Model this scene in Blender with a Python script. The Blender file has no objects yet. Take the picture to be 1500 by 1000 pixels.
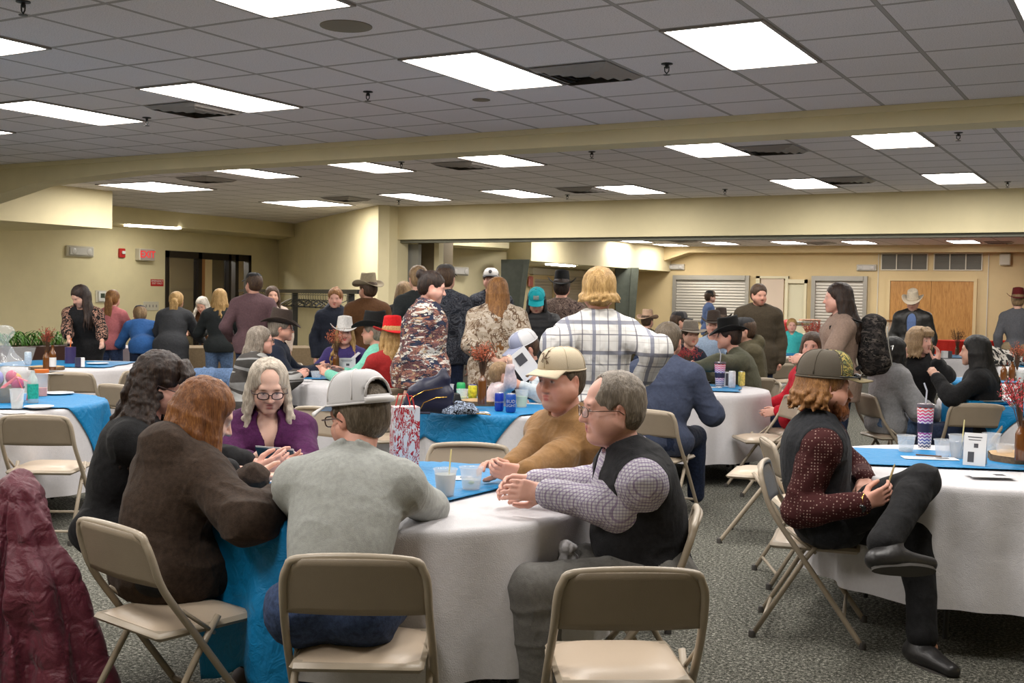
import bpy, math, random
import numpy as np
from mathutils import Vector
random.seed(7)
rng = np.random.default_rng(7)
PI = math.pi
scene = bpy.context.scene
COL = scene.collection
# ---------------------------------------------------------------- survey: pixel -> place in the room
F_PX, YAW, PIT, ROL, EYE = 1656.0, math.radians(29.92), math.radians(-2.23), math.radians(1.03), 1.51
CEIL = 3.05
def ray(px, py):
    u, v = (px-750)/F_PX, (py-500)/F_PX
    cr, sr = math.cos(ROL), math.sin(ROL)
    u, v = u*cr+v*sr, -u*sr+v*cr
    cp, sp = math.cos(PIT), math.sin(PIT)
    y, z = cp+v*sp, sp-v*cp
    cy, sy = math.cos(YAW), math.sin(YAW)
    return np.array([u*cy-y*sy, u*sy+y*cy, z])
def at(px, py, z):
    r = ray(px, py); t = (z-EYE)/r[2]
    return np.array([r[0]*t, r[1]*t, z])
def far(px, py, D):
    r = ray(px, py); t = D/(r[1]*math.cos(YAW)-r[0]*math.sin(YAW))
    return np.array([0, 0, EYE])+r*t
def onx(px, py, X):
    r = ray(px, py); t = X/r[0]; return r[1]*t, EYE+r[2]*t
def ony(px, py, Y):
    r = ray(px, py); t = Y/r[1]; return r[0]*t, EYE+r[2]*t
def plan(u, d):
    cy, sy = math.cos(YAW), math.sin(YAW)
    return (u*cy-d*sy, u*sy+d*cy)
# ---------------------------------------------------------------- mesh builder
class MB:
    def __init__(s): s.v, s.f, s.m, s.k = [], [], [], 0
    def mat(s, k): s.k = k; return s
    def add(s, vs, fs):
        b = len(s.v); s.v += [tuple(map(float, v)) for v in vs]
        s.f += [tuple(b+i for i in f) for f in fs]; s.m += [s.k]*len(fs); return s
    def box(s, x0, x1, y0, y1, z0, z1, bev=0):
        if bev:
            b = min(bev, abs(x1-x0)/2.01, abs(y1-y0)/2.01, abs(z1-z0)/2.01)
            vs, ids = [], {}
            X, Y, Z = (x0, x1), (y0, y1), (z0, z1)
            for i in (0, 1):
                for j in (0, 1):
                    for k in (0, 1):
                        sx, sy, sz = (b, -b)[i], (b, -b)[j], (b, -b)[k]
                        ids[i, j, k] = len(vs)
                        vs += [(X[i], Y[j]+sy, Z[k]+sz), (X[i]+sx, Y[j], Z[k]+sz), (X[i]+sx, Y[j]+sy, Z[k])]
            fs = []
            g = lambda i, j, k, a: ids[i, j, k]+a
            for i in (0, 1): fs.append([g(i, 0, 0, 0), g(i, 1, 0, 0), g(i, 1, 1, 0), g(i, 0, 1, 0)][::(-1, 1)[i]])
            for j in (0, 1): fs.append([g(0, j, 0, 1), g(0, j, 1, 1), g(1, j, 1, 1), g(1, j, 0, 1)][::(-1, 1)[j]])
            for k in (0, 1): fs.append([g(0, 0, k, 2), g(1, 0, k, 2), g(1, 1, k, 2), g(0, 1, k, 2)][::(-1, 1)[k]])
            for i in (0, 1):
                for j in (0, 1): fs.append([g(i, j, 0, 0), g(i, j, 0, 1), g(i, j, 1, 1), g(i, j, 1, 0)])
                for k in (0, 1): fs.append([g(i, 0, k, 0), g(i, 0, k, 2), g(i, 1, k, 2), g(i, 1, k, 0)])
            for j in (0, 1):
                for k in (0, 1): fs.append([g(0, j, k, 1), g(0, j, k, 2), g(1, j, k, 2), g(1, j, k, 1)])
            for i in (0, 1):
                for j in (0, 1):
                    for k in (0, 1): fs.append([g(i, j, k, 0), g(i, j, k, 1), g(i, j, k, 2)])
            return s.add(vs, fs)
        vs = [(x, y, z) for x in (x0, x1) for y in (y0, y1) for z in (z0, z1)]
        return s.add(vs, [(0, 1, 3, 2), (4, 6, 7, 5), (0, 4, 5, 1), (2, 3, 7, 6), (0, 2, 6, 4), (1, 5, 7, 3)])
    def quad(s, a, b, c, d): return s.add([a, b, c, d], [(0, 1, 2, 3)])
    def prism(s, pts, ax, lo, hi):
        # pts 2D polygon in the other two axes
        def mk(p, h):
            if ax == 0: return (h, p[0], p[1])
            if ax == 1: return (p[0], h, p[1])
            return (p[0], p[1], h)
        n = len(pts)
        return s.add([mk(p, lo) for p in pts]+[mk(p, hi) for p in pts],
                     [tuple(range(n))[::-1], tuple(range(n, 2*n))]+[(i, (i+1) % n, n+(i+1) % n, n+i) for i in range(n)])
    def tube(s, pts, r, n=8, closed=False, flat=1.0, up=None, caps=True):
        P = [np.array(p, float) for p in pts]; m = len(P)
        R = r if hasattr(r, '__len__') else [r]*m
        vs = []; nrm = None
        for i in range(m):
            if closed: t = P[(i+1) % m]-P[i-1]
            else: t = P[min(i+1, m-1)]-P[max(i-1, 0)]
            t = t/(np.linalg.norm(t)+1e-12)
            if up is not None: nrm = np.array(up, float)
            elif nrm is None:
                nrm = np.array([0, 0, 1.0]) if abs(t[2]) < .9 else np.array([1.0, 0, 0])
            nrm = nrm-t*np.dot(nrm, t); nrm = nrm/(np.linalg.norm(nrm)+1e-12)
            b = np.cross(t, nrm)
            for k in range(n):
                a = 2*PI*k/n
                vs.append(P[i]+R[i]*(math.cos(a)*nrm*flat+math.sin(a)*b))
        fs = []
        for i in range(m if closed else m-1):
            for k in range(n):
                a, b2 = i*n+k, i*n+(k+1) % n; j = (i+1) % m
                fs.append((a, b2, j*n+(k+1) % n, j*n+k))
        if not closed and caps:
            fs.append(tuple(range(n))[::-1]); fs.append(tuple((m-1)*n+k for k in range(n)))
        return s.add(vs, fs)
    def lathe(s, prof, c=(0, 0, 0), n=24, sx=1, sy=1):
        vs = []; m = len(prof)
        for (r, z) in prof:
            for k in range(n):
                a = 2*PI*k/n; vs.append((c[0]+r*sx*math.cos(a), c[1]+r*sy*math.sin(a), c[2]+z))
        fs = [(i*n+k, i*n+(k+1) % n, (i+1)*n+(k+1) % n, (i+1)*n+k) for i in range(m-1) for k in range(n)]
        if prof[0][0] > 1e-5: fs.append(tuple(range(n))[::-1])
        if prof[-1][0] > 1e-5: fs.append(tuple((m-1)*n+k for k in range(n)))
        return s.add(vs, fs)
    def grid(s, fn, nu, nv, keep=None):
        vs = [fn(i/nu, j/nv) for i in range(nu+1) for j in range(nv+1)]
        w = nv+1
        fs = [(i*w+j, (i+1)*w+j, (i+1)*w+j+1, i*w+j+1) for i in range(nu) for j in range(nv) if keep is None or keep((i+.5)/nu, (j+.5)/nv)]
        return s.add(vs, fs)
    def ball(s, c, r, n=10):
        if not hasattr(r, '__len__'): r = (r, r, r)
        m = n//2+1
        vs = [(c[0], c[1], c[2]-r[2])]
        for i in range(1, m):
            t = PI*i/m
            for k in range(n):
                a = 2*PI*k/n; vs.append((c[0]+r[0]*math.sin(t)*math.cos(a), c[1]+r[1]*math.sin(t)*math.sin(a), c[2]-r[2]*math.cos(t)))
        vs.append((c[0], c[1], c[2]+r[2]))
        fs = [(0, 1+(k+1) % n, 1+k) for k in range(n)]
        for i in range(m-2):
            for k in range(n): fs.append((1+i*n+k, 1+i*n+(k+1) % n, 1+(i+1)*n+(k+1) % n, 1+(i+1)*n+k))
        L = len(vs)-1; b = 1+(m-2)*n
        fs += [(b+k, b+(k+1) % n, L) for k in range(n)]
        return s.add(vs, fs)
    def xf(s, M, loc=(0, 0, 0), start=0):
        M = np.array(M); loc = np.array(loc)
        for i in range(start, len(s.v)): s.v[i] = tuple(M @ np.array(s.v[i])+loc)
        return s
    def build(s, name, mats, parent=None, smooth=True, ang=40):
        me = bpy.data.meshes.new(name); me.from_pydata(s.v, [], s.f); me.validate()
        return finish(name, me, mats, parent, smooth, ang, s.m)
def finish(name, me, mats, parent=None, smooth=True, ang=40, mi=None):
    if not isinstance(mats, (list, tuple)): mats = [mats]
    for m in mats: me.materials.append(m)
    if mi is not None and len(mats) > 1 and len(mi) == len(me.polygons): me.polygons.foreach_set('material_index', mi)
    if smooth:
        me.polygons.foreach_set('use_smooth', [True]*len(me.polygons))
        if ang: me.set_sharp_from_angle(angle=math.radians(ang))
    o = bpy.data.objects.new(name, me); COL.objects.link(o)
    if parent is not None: o.parent = parent
    return o
def empty(name, loc=(0, 0, 0), rz=0):
    o = bpy.data.objects.new(name, None); COL.objects.link(o); o.location = tuple(loc); o.rotation_euler = (0, 0, rz)
    o.empty_display_size = .1
    return o
def tag(o, label=None, cat=None, group=None, kind=None):
    if label: o['label'] = label
    if cat: o['category'] = cat
    if group: o['group'] = group
    if kind: o['kind'] = kind
    return o
def struct(o, label=None): o['kind'] = 'structure'; return tag(o, label)
def copy_tree(o, parent=None):
    c = o.copy(); COL.objects.link(c)
    if parent is not None: c.parent = parent
    for ch in o.children: copy_tree(ch, c)
    return c
def place(o, loc, rz=0): o.location = tuple(loc); o.rotation_euler = (0, 0, rz); return o
# ---------------------------------------------------------------- materials
def rgb(r, g, b):
    f = lambda c: (c/255/12.92 if c/255 <= .04045 else ((c/255+.055)/1.055)**2.4)
    return (f(r), f(g), f(b), 1)
class NT:
    def __init__(s, name):
        s.m = bpy.data.materials.new(name); s.m.use_nodes = True; s.t = s.m.node_tree; s.n = s.t.nodes; s.l = s.t.links
        s.b = s.n['Principled BSDF']
    def new(s, t, **kw):
        x = s.n.new(t)
        for k, v in kw.items(): setattr(x, k, v)
        return x
    def coord(s, scale=(1, 1, 1), rot=(0, 0, 0), which='Object', loc=(0, 0, 0)):
        c = s.new('ShaderNodeTexCoord'); mp = s.new('ShaderNodeMapping')
        mp.inputs['Scale'].default_value = scale; mp.inputs['Rotation'].default_value = rot; mp.inputs['Location'].default_value = loc
        s.l.new(c.outputs[which], mp.inputs[0]); return mp.outputs[0]
    def noise(s, scale, vec=None, detail=3, rough=.6, dist=0):
        x = s.new('ShaderNodeTexNoise'); x.inputs['Scale'].default_value = scale; x.inputs['Detail'].default_value = detail
        x.inputs['Roughness'].default_value = rough; x.inputs['Distortion'].default_value = dist
        if vec is not None: s.l.new(vec, x.inputs['Vector'])
        return x.outputs['Fac']
    def ramp(s, fac, stops, interp='LINEAR'):
        r = s.new('ShaderNodeValToRGB'); r.color_ramp.interpolation = interp
        e = r.color_ramp.elements
        while len(e) < len(stops): e.new(.5)
        for i, (p, c) in enumerate(stops): e[i].position = p; e[i].color = c
        s.l.new(fac, r.inputs[0]); return r.outputs[0]
    def math(s, op, a, b=None, c=None):
        x = s.new('ShaderNodeMath', operation=op)
        for i, q in enumerate((a, b, c)):
            if q is None: continue
            if isinstance(q, (int, float)): x.inputs[i].default_value = q
            else: s.l.new(q, x.inputs[i])
        return x.outputs[0]
    def mix(s, fac, a, b, mode='MIX'):
        x = s.new('ShaderNodeMix', data_type='RGBA', blend_type=mode)
        for k, q in ((0, fac), (6, a), (7, b)):
            if isinstance(q, (int, float)): x.inputs[k].default_value = q
            elif isinstance(q, tuple): x.inputs[k].default_value = q
            else: s.l.new(q, x.inputs[k])
        return x.outputs[2]
    def bump(s, h, strength=.3, dist=.01):
        x = s.new('ShaderNodeBump'); x.inputs['Strength'].default_value = strength; x.inputs['Distance'].default_value = dist
        s.l.new(h, x.inputs['Height']); s.l.new(x.outputs[0], s.b.inputs['Normal']); return x
    def set(s, **kw):
        for k, v in kw.items():
            k = k.replace('_', ' ')
            if hasattr(v, 'is_linked') or hasattr(v, 'links'): s.l.new(v, s.b.inputs[k])
            else: s.b.inputs[k].default_value = v
        return s
MC = {}
def plain(name, c, rough=.6, metal=0, spec=.5, var=0, scale=8, bump=0, bscale=60, sheen=0, trans=0, alpha=1, ior=1.45):
    if name in MC: return MC[name]
    t = NT(name); t.set(Base_Color=c, Roughness=rough, Metallic=metal); t.b.inputs['Specular IOR Level'].default_value = spec
    if var:
        n = t.noise(scale, t.coord())
        d = tuple(x*(1-var) for x in c[:3])+(1,); u = tuple(min(1, x*(1+var)) for x in c[:3])+(1,)
        t.set(Base_Color=t.ramp(n, [(.3, d), (.7, u)]))
    if bump: t.bump(t.noise(bscale, t.coord(), 2), bump, .004)
    if sheen: t.b.inputs['Sheen Weight'].default_value = sheen
    if trans: t.b.inputs['Transmission Weight'].default_value = trans; t.b.inputs['IOR'].default_value = ior
    if alpha < 1: t.b.inputs['Alpha'].default_value = alpha
    MC[name] = t.m; return t.m
def cloth(name, c, rough=.85, fold=.5, weave=600, var=.12, sheen=.03, spec=.2, fs=9):
    if name in MC: return MC[name]
    t = NT(name); t.set(Roughness=rough); t.b.inputs['Specular IOR Level'].default_value = spec; t.b.inputs['Sheen Weight'].default_value = sheen
    co = t.coord()
    n = t.noise(60, co, 4, .7)
    d = tuple(x*(1-var) for x in c[:3])+(1,); u = tuple(min(1, x*(1+var)) for x in c[:3])+(1,)
    t.set(Base_Color=t.ramp(n, [(.35, d), (.65, u)]))
    h1 = t.noise(fs, co, 2, .5, .8); h2 = t.noise(weave/2, co, 1)
    h = t.math('ADD', t.math('MULTIPLY', h1, fold), t.math('MULTIPLY', h2, .06))
    t.bump(h, .8, .03)
    MC[name] = t.m; return t.m
def satin(name, c):
    t = NT(name); t.set(Roughness=.5, Base_Color=c)
    t.b.inputs['Specular IOR Level'].default_value = .35
    co = t.coord(); h = t.noise(14, co, 3, .55, 1.2); h2 = t.noise(60, co, 2)
    t.bump(t.math('ADD', h, t.math('MULTIPLY', h2, .15)), .55, .02)
    MC[name] = t.m; return t.m
def emit(name, c, s):
    t = NT(name); t.set(Base_Color=(0, 0, 0, 1)); t.b.inputs['Emission Color'].default_value = c; t.b.inputs['Emission Strength'].default_value = s
    t.b.inputs['Roughness'].default_value = .4
    MC[name] = t.m; return t.m
def M(n): return MC[n]
# room
def mk_room_mats():
    for nm, c in (('wall_paint', (.76, .67, .42, 1)), ('wall_paint_warm', (.68, .53, .29, 1))):
        t = NT(nm); co = t.coord()
        n = t.noise(2.5, co, 4); d = tuple(x*.93 for x in c[:3])+(1,)
        t.set(Base_Color=t.ramp(n, [(.3, d), (.7, c)]), Roughness=.7); t.bump(t.noise(160, co, 2), .25, .003); MC[nm] = t.m
    t = NT('ceiling_tile'); co = t.coord(loc=(3.77, -4.83, 0))
    sp = t.new('ShaderNodeSeparateXYZ'); t.l.new(co, sp.inputs[0])
    def line(o):
        a = t.math('DIVIDE', o, .6096); b = t.math('FRACT', t.math('ADD', a, 100.5)); c2 = t.math('ABSOLUTE', t.math('SUBTRACT', b, .5))
        return c2
    lx, ly = line(sp.outputs[0]), line(sp.outputs[1])
    mn = t.math('MINIMUM', lx, ly)
    inl = t.math('LESS_THAN', mn, .0175)
    edge = t.math('LESS_THAN', mn, .026)
    nn = t.noise(140, co, 3, .7)
    tile = t.ramp(nn, [(.33, (.48, .45, .46, 1)), (.5, (.84, .79, .81, 1))])
    big = t.noise(1.3, co, 2)
    tile2 = t.mix(t.math('MULTIPLY', big, .3), tile, (.64, .60, .60, 1))
    c1 = t.mix(edge, tile2, (.30, .27, .26, 1)); c3 = t.mix(inl, c1, (.40, .37, .35, 1))
    t.set(Base_Color=c3, Roughness=.9)
    h = t.math('ADD', t.math('MULTIPLY', nn, .4), t.math('MULTIPLY', inl, 1.0)); t.bump(h, .5, .004); MC['ceiling_tile'] = t.m
    t = NT('carpet'); co = t.coord()
    a = t.noise(62, co, 3, .8); b = t.noise(170, co, 2, .8); v = t.math('ADD', t.math('MULTIPLY', a, .65), t.math('MULTIPLY', b, .35))
    big = t.noise(1.1, co, 3)
    cc = t.ramp(v, [(.39, (.014, .014, .011, 1)), (.46, (.060, .060, .050, 1)), (.54, (.175, .17, .145, 1)), (.61, (.50, .48, .42, 1))])
    t.set(Base_Color=t.mix(t.math('MULTIPLY', big, .35), cc, (.06, .065, .05, 1)), Roughness=.95); t.b.inputs['Specular IOR Level'].default_value = .1
    t.bump(v, .8, .01); MC['carpet'] = t.m
    t = NT('oak_door'); co = t.coord(scale=(3, 3, .35)); n = t.noise(9, co, 4, .6, 1.5)
    t.set(Base_Color=t.ramp(n, [(.3, (.34, .15, .035, 1)), (.55, (.50, .25, .07, 1)), (.75, (.56, .30, .09, 1))]), Roughness=.5); MC['oak_door'] = t.m
    t = NT('steel_slat'); co = t.coord(); sp = t.new('ShaderNodeSeparateXYZ'); t.l.new(co, sp.inputs[0])
    w = t.math('SINE', t.math('MULTIPLY', sp.outputs[2], 2*PI/.075))
    t.set(Base_Color=(.46, .43, .38, 1), Metallic=.6, Roughness=.5); t.bump(w, .35, .010); MC['steel_slat'] = t.m
mk_room_mats()
plain('dark_steel', (.028, .034, .024, 1), .5, var=.15)
plain('green_frame', (.075, .085, .065, 1), .55, var=.15)
plain('header_track', (.17, .17, .13, 1), .5)
plain('partition_fabric', (.30, .29, .25, 1), .9, bump=.4, bscale=200)
plain('white_metal', (.70, .68, .64, 1), .45)
plain('cream_plastic', (.62, .58, .48, 1), .5)
plain('brown_frame', (.022, .016, .013, 1), .4)
plain('wood_trim', (.36, .17, .06, 1), .5)
plain('vent_dark', (.055, .05, .047, 1), .8)
plain('vent_metal', (.30, .27, .25, 1), .5)
plain('chair_tan', (.36, .30, .225, 1), .36, bump=.12, bscale=260, var=.05)
plain('chair_tan_panel', (.29, .235, .172, 1), .42, bump=.25, bscale=400, var=.05)
plain('chair_pad', (.50, .40, .30, 1), .38, bump=.1, bscale=200)
plain('rubber', (.05, .045, .04, 1), .7)
plain('black_metal', (.012, .012, .012, 1), .4)
plain('grille_gray', (.20, .19, .165, 1), .6)
plain('red_plastic', (.50, .02, .02, 1), .4)
plain('white_plastic', (.72, .72, .70, 1), .4)
plain('glass_dark', (.035, .03, .027, 1), .08, alpha=.55)
cloth('white_cloth', (.58, .565, .58, 1), fold=.14, weave=500, var=.03, rough=.8)
satin('blue_satin', (.001, .175, .40, 1))
cloth('red_cloth', (.62, .03, .02, 1), fold=.3)
cloth('burlap', (.20, .145, .085, 1), fold=.3)
emit('lamp_diffuser', (1, .955, .90, 1), 23.0)
emit('lamp_strip', (1, .97, .88, 1), 26.0)
emit('exit_red', (1, .05, .05, 1), .9)
# ---------------------------------------------------------------- the room
X_L, X_R, Y_F = -18.0, 3.6, -3.0     # exit wall, right wall, wall behind the photographer
Y_H, Y_B = 16.1, 28.7                # divider header, kitchen wall
C2 = 2.93
struct(MB().box(X_L-2, X_R, Y_F, Y_B+.2, -.1, 0).build('floor', M('carpet')), 'grey green flecked carpet floor of the hall')
struct(MB().prism([(X_L-.2, Y_F), (X_R, Y_F), (X_R, 16.25), (-11.8, 16.25), (-11.8, 15.85), (-18.4, 20.75), (X_L-.4, 20.75)], 2, CEIL, CEIL+.1).build('ceiling', M('ceiling_tile')), 'suspended grey tile ceiling over the front hall')
struct(MB().prism([(-11.8, 16.25), (X_R, 16.25), (X_R, Y_B+.2), (X_L-.4, Y_B+.2), (X_L-.4, 20.75), (-11.8, 15.9)], 2, C2, C2+.1).build('ceiling', M('ceiling_tile')), 'suspended tile ceiling over the room past the divider')
# exit wall with a doorway
dL, _ = onx(242, 368, X_L); dR, DT = onx(367, 374, X_L)
w = MB(); w.box(X_L-.2, X_L, Y_F, dL, 0, CEIL); w.box(X_L-.2, X_L, dR, 21.5, 0, CEIL); w.box(X_L-.2, X_L, dL, dR, DT, CEIL)
struct(w.build('wall_left', M('wall_paint')), 'cream wall holding the exit sign and dark glazed doors')
struct(MB().box(X_L-3.2, X_L-3, dL-3, dR+3, 0, CEIL).build('wall_lobby', M('wall_paint_warm')))
struct(MB().box(X_L-3.2, X_L-.2, dL-3, dR+3, 2.6, 2.7).build('ceiling', M('ceiling_tile')), 'low ceiling of the lobby behind the glazed doors')
# glazed door set
d1 = struct(empty('door_1', (X_L, dL, 0)), 'dark brown glazed double door set')
W = dR-dL
fr = MB()
for y0, y1 in ((0, .09), (W-.09, W), (W*.36, W*.36+.1), (W*.72, W*.72+.07), (W*.80, W*.80+.1)): fr.box(-.12, .03, y0, y1, 0, DT)
fr.box(-.12, .03, 0, W, DT-.14, DT); fr.box(-.12, .03, 0, W, 0, .2); fr.box(-.12, .03, 0, W, 1.0, 1.06)
fr.build('door_frame', M('brown_frame'), d1, smooth=False)
MB().box(-.05, -.04, .09, W*.36, .2, DT-.14).build('pane', M('glass_dark'), d1, smooth=False)
MB().box(-.05, -.04, W*.80+.1, W-.09, .2, 1.0).build('pane', M('glass_dark'), d1, smooth=False)
MB().box(-.09, .0, W*.36+.1, W*.36+.22, .2, DT-.14).build('casing', M('wood_trim'), d1, smooth=False)
MB().box(-.07, -.06, W*.36+.5, W*.72, .2, DT-.14).build('pane', M('glass_dark'), d1, smooth=False)
o_ = MB().box(X_L-2, X_L-1.2, dL+.3, dR-.3, 2.58, 2.599).build('added_lobby_light', M('lamp_strip'), smooth=False); tag(o_, 'lobby ceiling light behind the glazed doors', 'ceiling light')  # glowing slab added to light the lobby through the glass
# front, right walls (behind and beside the photographer)
struct(MB().box(X_L, X_R, Y_F-.2, Y_F, 0, CEIL).build('wall_front', M('wall_paint')))
struct(MB().box(X_R, X_R+.2, Y_F, Y_B, 0, CEIL).build('wall_right', M('wall_paint')))
# soffits along the exit wall
z1 = onx(165, 335, -14.25)[1]
s1 = MB().box(X_L, -14.25, Y_F, 12.2, z1, CEIL)
struct(s1.build('trim_1', M('wall_paint'), smooth=False), 'cream boxed soffit hanging over the left aisle')
z2 = onx(433, 347, -16.7)[1]
struct(MB().box(X_L, -16.7, 12.2, 20.5, z2, CEIL).build('trim_2', M('wall_paint'), smooth=False), 'cream soffit above the glazed doors')
# angled wall with the coat rack
A0, A1 = np.array([-11.70, 15.67]), np.array([-18.3, 20.45])
dd = (A1-A0)/np.linalg.norm(A1-A0); nn_ = np.array([-dd[1], dd[0]])*-1
q = [A0, A1, A1+nn_*.2, A0+nn_*.2]
struct(MB().prism([tuple(p) for p in q], 2, 0, CEIL).build('wall_angled', M('wall_paint'), smooth=False), 'angled cream wall behind the coat rack')
struct(MB().prism([(-11.70, 15.67), (-11.60, 16.1), (-11.60, 16.42), (-12.2, 16.42)], 2, 0, CEIL).build('wall_return', M('wall_paint'), smooth=False))
# header over the room divider
HB = 2.48
hd = struct(MB().box(-11.9, X_R, Y_H, Y_H+.32, HB, CEIL).build('wall_header', M('wall_paint'), smooth=False), 'long cream header wall over the folding partition opening')
struct(MB().box(-11.6, X_R, Y_H+.08, Y_H+.30, HB-.05, HB-.001).build('trim_3', M('header_track'), smooth=False), 'grey metal partition track under the header')
# crossbeam with haunch
bm_ = MB().prism([(-13.1, CEIL), (X_R, CEIL), (X_R, 2.88), (-10.3, 2.88), (-12.1, 2.80), (-13.6, 2.52), (-14.25, 2.46), (-15, 2.46), (-15, CEIL)], 1, 9.12, 9.45)
struct(bm_.build('trim_4', M('wall_paint'), smooth=False), 'cream boxed crossbeam under the tile ceiling')
struct(MB().box(-14.2, X_R, 9.08, 9.12, CEIL-.05, CEIL-.001).build('trim_5', M('wall_paint'), smooth=False))
# second room
XS = -11.6
struct(MB().box(X_L, XS, 20.9, Y_B, 2.287, C2).build('trim_6', M('wall_paint'), smooth=False), 'cream boxed soffit along the far left')
XW = -13.6
struct(MB().box(XW-.2, XW, 22.6, Y_B, 0, C2).build('wall_far_left', M('wall_paint'), smooth=False))
q0, q1, q2, q3 = far(600, 400, 22.2), far(742, 400, 24.2), far(745, 400, 22.9), far(603, 400, 21.2)
struct(MB().prism([tuple(q[:2]) for q in (q0, q1, q1+np.array([-.1, .2, 0]), q0+np.array([-.1, .2, 0]))], 2, 0, C2).build('wall_far_side', M('wall_paint'), smooth=False), 'cream wall carrying an emergency light past the divider')
struct(MB().prism([tuple(q[:2]) for q in (q0, q1, q2, q3)], 2, 2.5, C2).build('trim_7', M('wall_paint'), smooth=False))
struct(MB().box(X_L, X_R, Y_B, Y_B+.2, 0, C2+.1).build('wall_back', M('wall_paint_warm'), smooth=False), 'cream kitchen wall at the far end')
struct(MB().prism([(-12.5, 2.29), (-10.9, 2.78), (-10.3, 2.772), (X_R, 2.745), (X_R, C2), (-12.5, C2)], 1, Y_B-.5, Y_B).build('trim_8', M('wall_paint_warm'), smooth=False), 'warm cream beam along the top of the kitchen wall')
# pillars leaning green steel
def column(n, pts, D, dp, lab):
    P = [far(x, y, D) for x, y in pts]
    f = np.array([-math.sin(YAW), math.cos(YAW), 0])*dp
    b = MB(); N = len(P); b.add([tuple(p) for p in P]+[tuple(p+f) for p in P], [tuple(range(N))[::-1], tuple(range(N, 2*N))]+[(i, (i+1) % N, N+(i+1) % N, N+i) for i in range(N)])
    o = struct(b.build(n, M('green_frame'), smooth=False), lab); return o
column('trim_9', [(734, 380), (776, 380), (757, 520), (734, 520)], 23.5, .35, 'dark green tapered steel leg beside the far wall')
column('trim_10', [(768, 380), (776, 380), (757, 520), (751, 520)], 23.35, .12, None)
column('trim_11', [(902, 392), (936, 392), (926, 520), (902, 520)], 28.2, .3, 'dark green tapered steel leg near the kitchen wall')
column('trim_12', [(925, 392), (936, 392), (926, 520), (917, 520)], 28.0, .12, None)
# folding partition stacked at the opening
def face_panel(name, px0, px1, y, z0, z1, mat, th=.05, lab=None):
    x0, _ = ony(px0, 430, y); x1, _ = ony(px1, 430, y)
    return struct(MB().box(x0, x1, y, y+th, z0, z1).build(name, mat, smooth=False), lab)
face_panel('wall_partition', 560, 612, 16.5, .02, HB-.06, M('partition_fabric'), .09, 'grey folding partition stacked at the end of its track')
face_panel('trim_13', 612, 636, 17.0, 0, C2, plain('brown_wall', (.20, .155, .09, 1), .7), .6)
face_panel('trim_14', 635, 642, 16.85, 0, C2, M('wall_paint'), .15)
# kitchen wall: shutters, doors, grilles
def shutter(n, xa, xb, ztop, zb, y, lab):
    o = struct(empty(n, ((xa+xb)/2, y, 0)), lab); w = (xb-xa)/2
    f = MB(); f.box(-w, -w+.1, -.1, 0, zb, ztop); f.box(w-.1, w, -.1, 0, zb, ztop); f.box(-w+.1, w-.1, -.13, 0, ztop-.12, ztop)
    f.build('frame', plain('shutter_frame', (.36, .34, .30, 1), .45, metal=.5), o, smooth=False)
    MB().box(-w+.1, w-.1, -.05, -.02, zb, ztop-.12).build('curtain', M('steel_slat'), o, smooth=False); return o
shutter('window_1', -11.50, -9.38, 2.19, .95, Y_B, 'wide steel roller shutter over the kitchen counter')
shutter('window_2', -7.75, -6.37, 2.19, .3, Y_B, 'narrow steel roller shutter right of the kitchen doorway')
xa, za = onx(862, 0, XW)[0], 0
o = struct(empty('window_3', (XW, 26.0, 0)), 'closed roller shutter under the far soffit')
sh = MB(); sh.box(.0, .06, -1.45, 1.6, .9, 2.1); sh.build('curtain', M('steel_slat'), o, smooth=False)
MB().box(0, .12, -1.6, 1.7, 2.1, 2.25).build('hood', M('cream_plastic'), o, smooth=False)
o = struct(empty('door_2', (-4.87, Y_B, 0)), 'pair of plain oak doors in the kitchen wall')
for sx in (-1, 1):
    MB().box(min(0.004*sx, .95*sx), max(.004*sx, .95*sx), -.04, 0, .01, 2.08).build('door_leaf', M('oak_door'), o, smooth=False)
fr = MB(); fr.box(-1.03, -.955, -.06, 0, 0, 2.15); fr.box(.955, 1.03, -.06, 0, 0, 2.15); fr.box(-.955, .955, -.06, 0, 2.085, 2.15); fr.build('door_frame', M('wall_paint_warm'), o, smooth=False)
o = struct(empty('door_3', (-8.35, Y_B, 0)), 'open cream kitchen doorway between the shutters')
MB().box(-.72, -.12, -.05, 0, 0, 2.12).build('door_leaf', plain('pinkish_door', (.58, .47, .37, 1), .6), o, smooth=False)
fr = MB(); fr.box(-.85, -.75, -.08, 0, 0, 2.18); fr.box(-.08, .0, -.09, 0, 0, 2.18); fr.box(.42, .48, -.1, 0, 0, 2.1); fr.box(0, .48, -.1, 0, 2.0, 2.1); fr.box(-.85, 0, -.08, 0, 2.12, 2.18)
fr.build('door_frame', plain('cream_gloss', (.66, .60, .42, 1), .4), o, smooth=False)
MB().box(0, .42, -.03, 0, 0, 2.0).build('inner_panel', plain('cream_gloss2', (.60, .56, .40, 1), .5), o, smooth=False)
yd0, _ = onx(779, 420, XW); yd1, _ = onx(806, 420, XW)
o = struct(empty('door_4', (XW, (yd0+yd1)/2, 0)), 'cream door under the far soffit')
wd = (yd1-yd0)/2
MB().box(0, .04, -wd, wd, 0, 1.98).build('door_leaf', plain('pale_door', (.60, .60, .46, 1), .5), o, smooth=False)
fr = MB(); fr.box(0, .08, -wd-.1, -wd, 0, 2.08); fr.box(0, .08, wd, wd+.1, 0, 2.08); fr.box(0, .08, -wd, wd, 1.98, 2.08); fr.build('door_frame', M('wall_paint_warm'), o, smooth=False)
MB().box(.04, .05, -wd+.05, -wd+.45, 1.55, 1.85).build('notice', plain('notice_grey', (.2, .2, .2, 1)), o, smooth=False)
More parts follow.
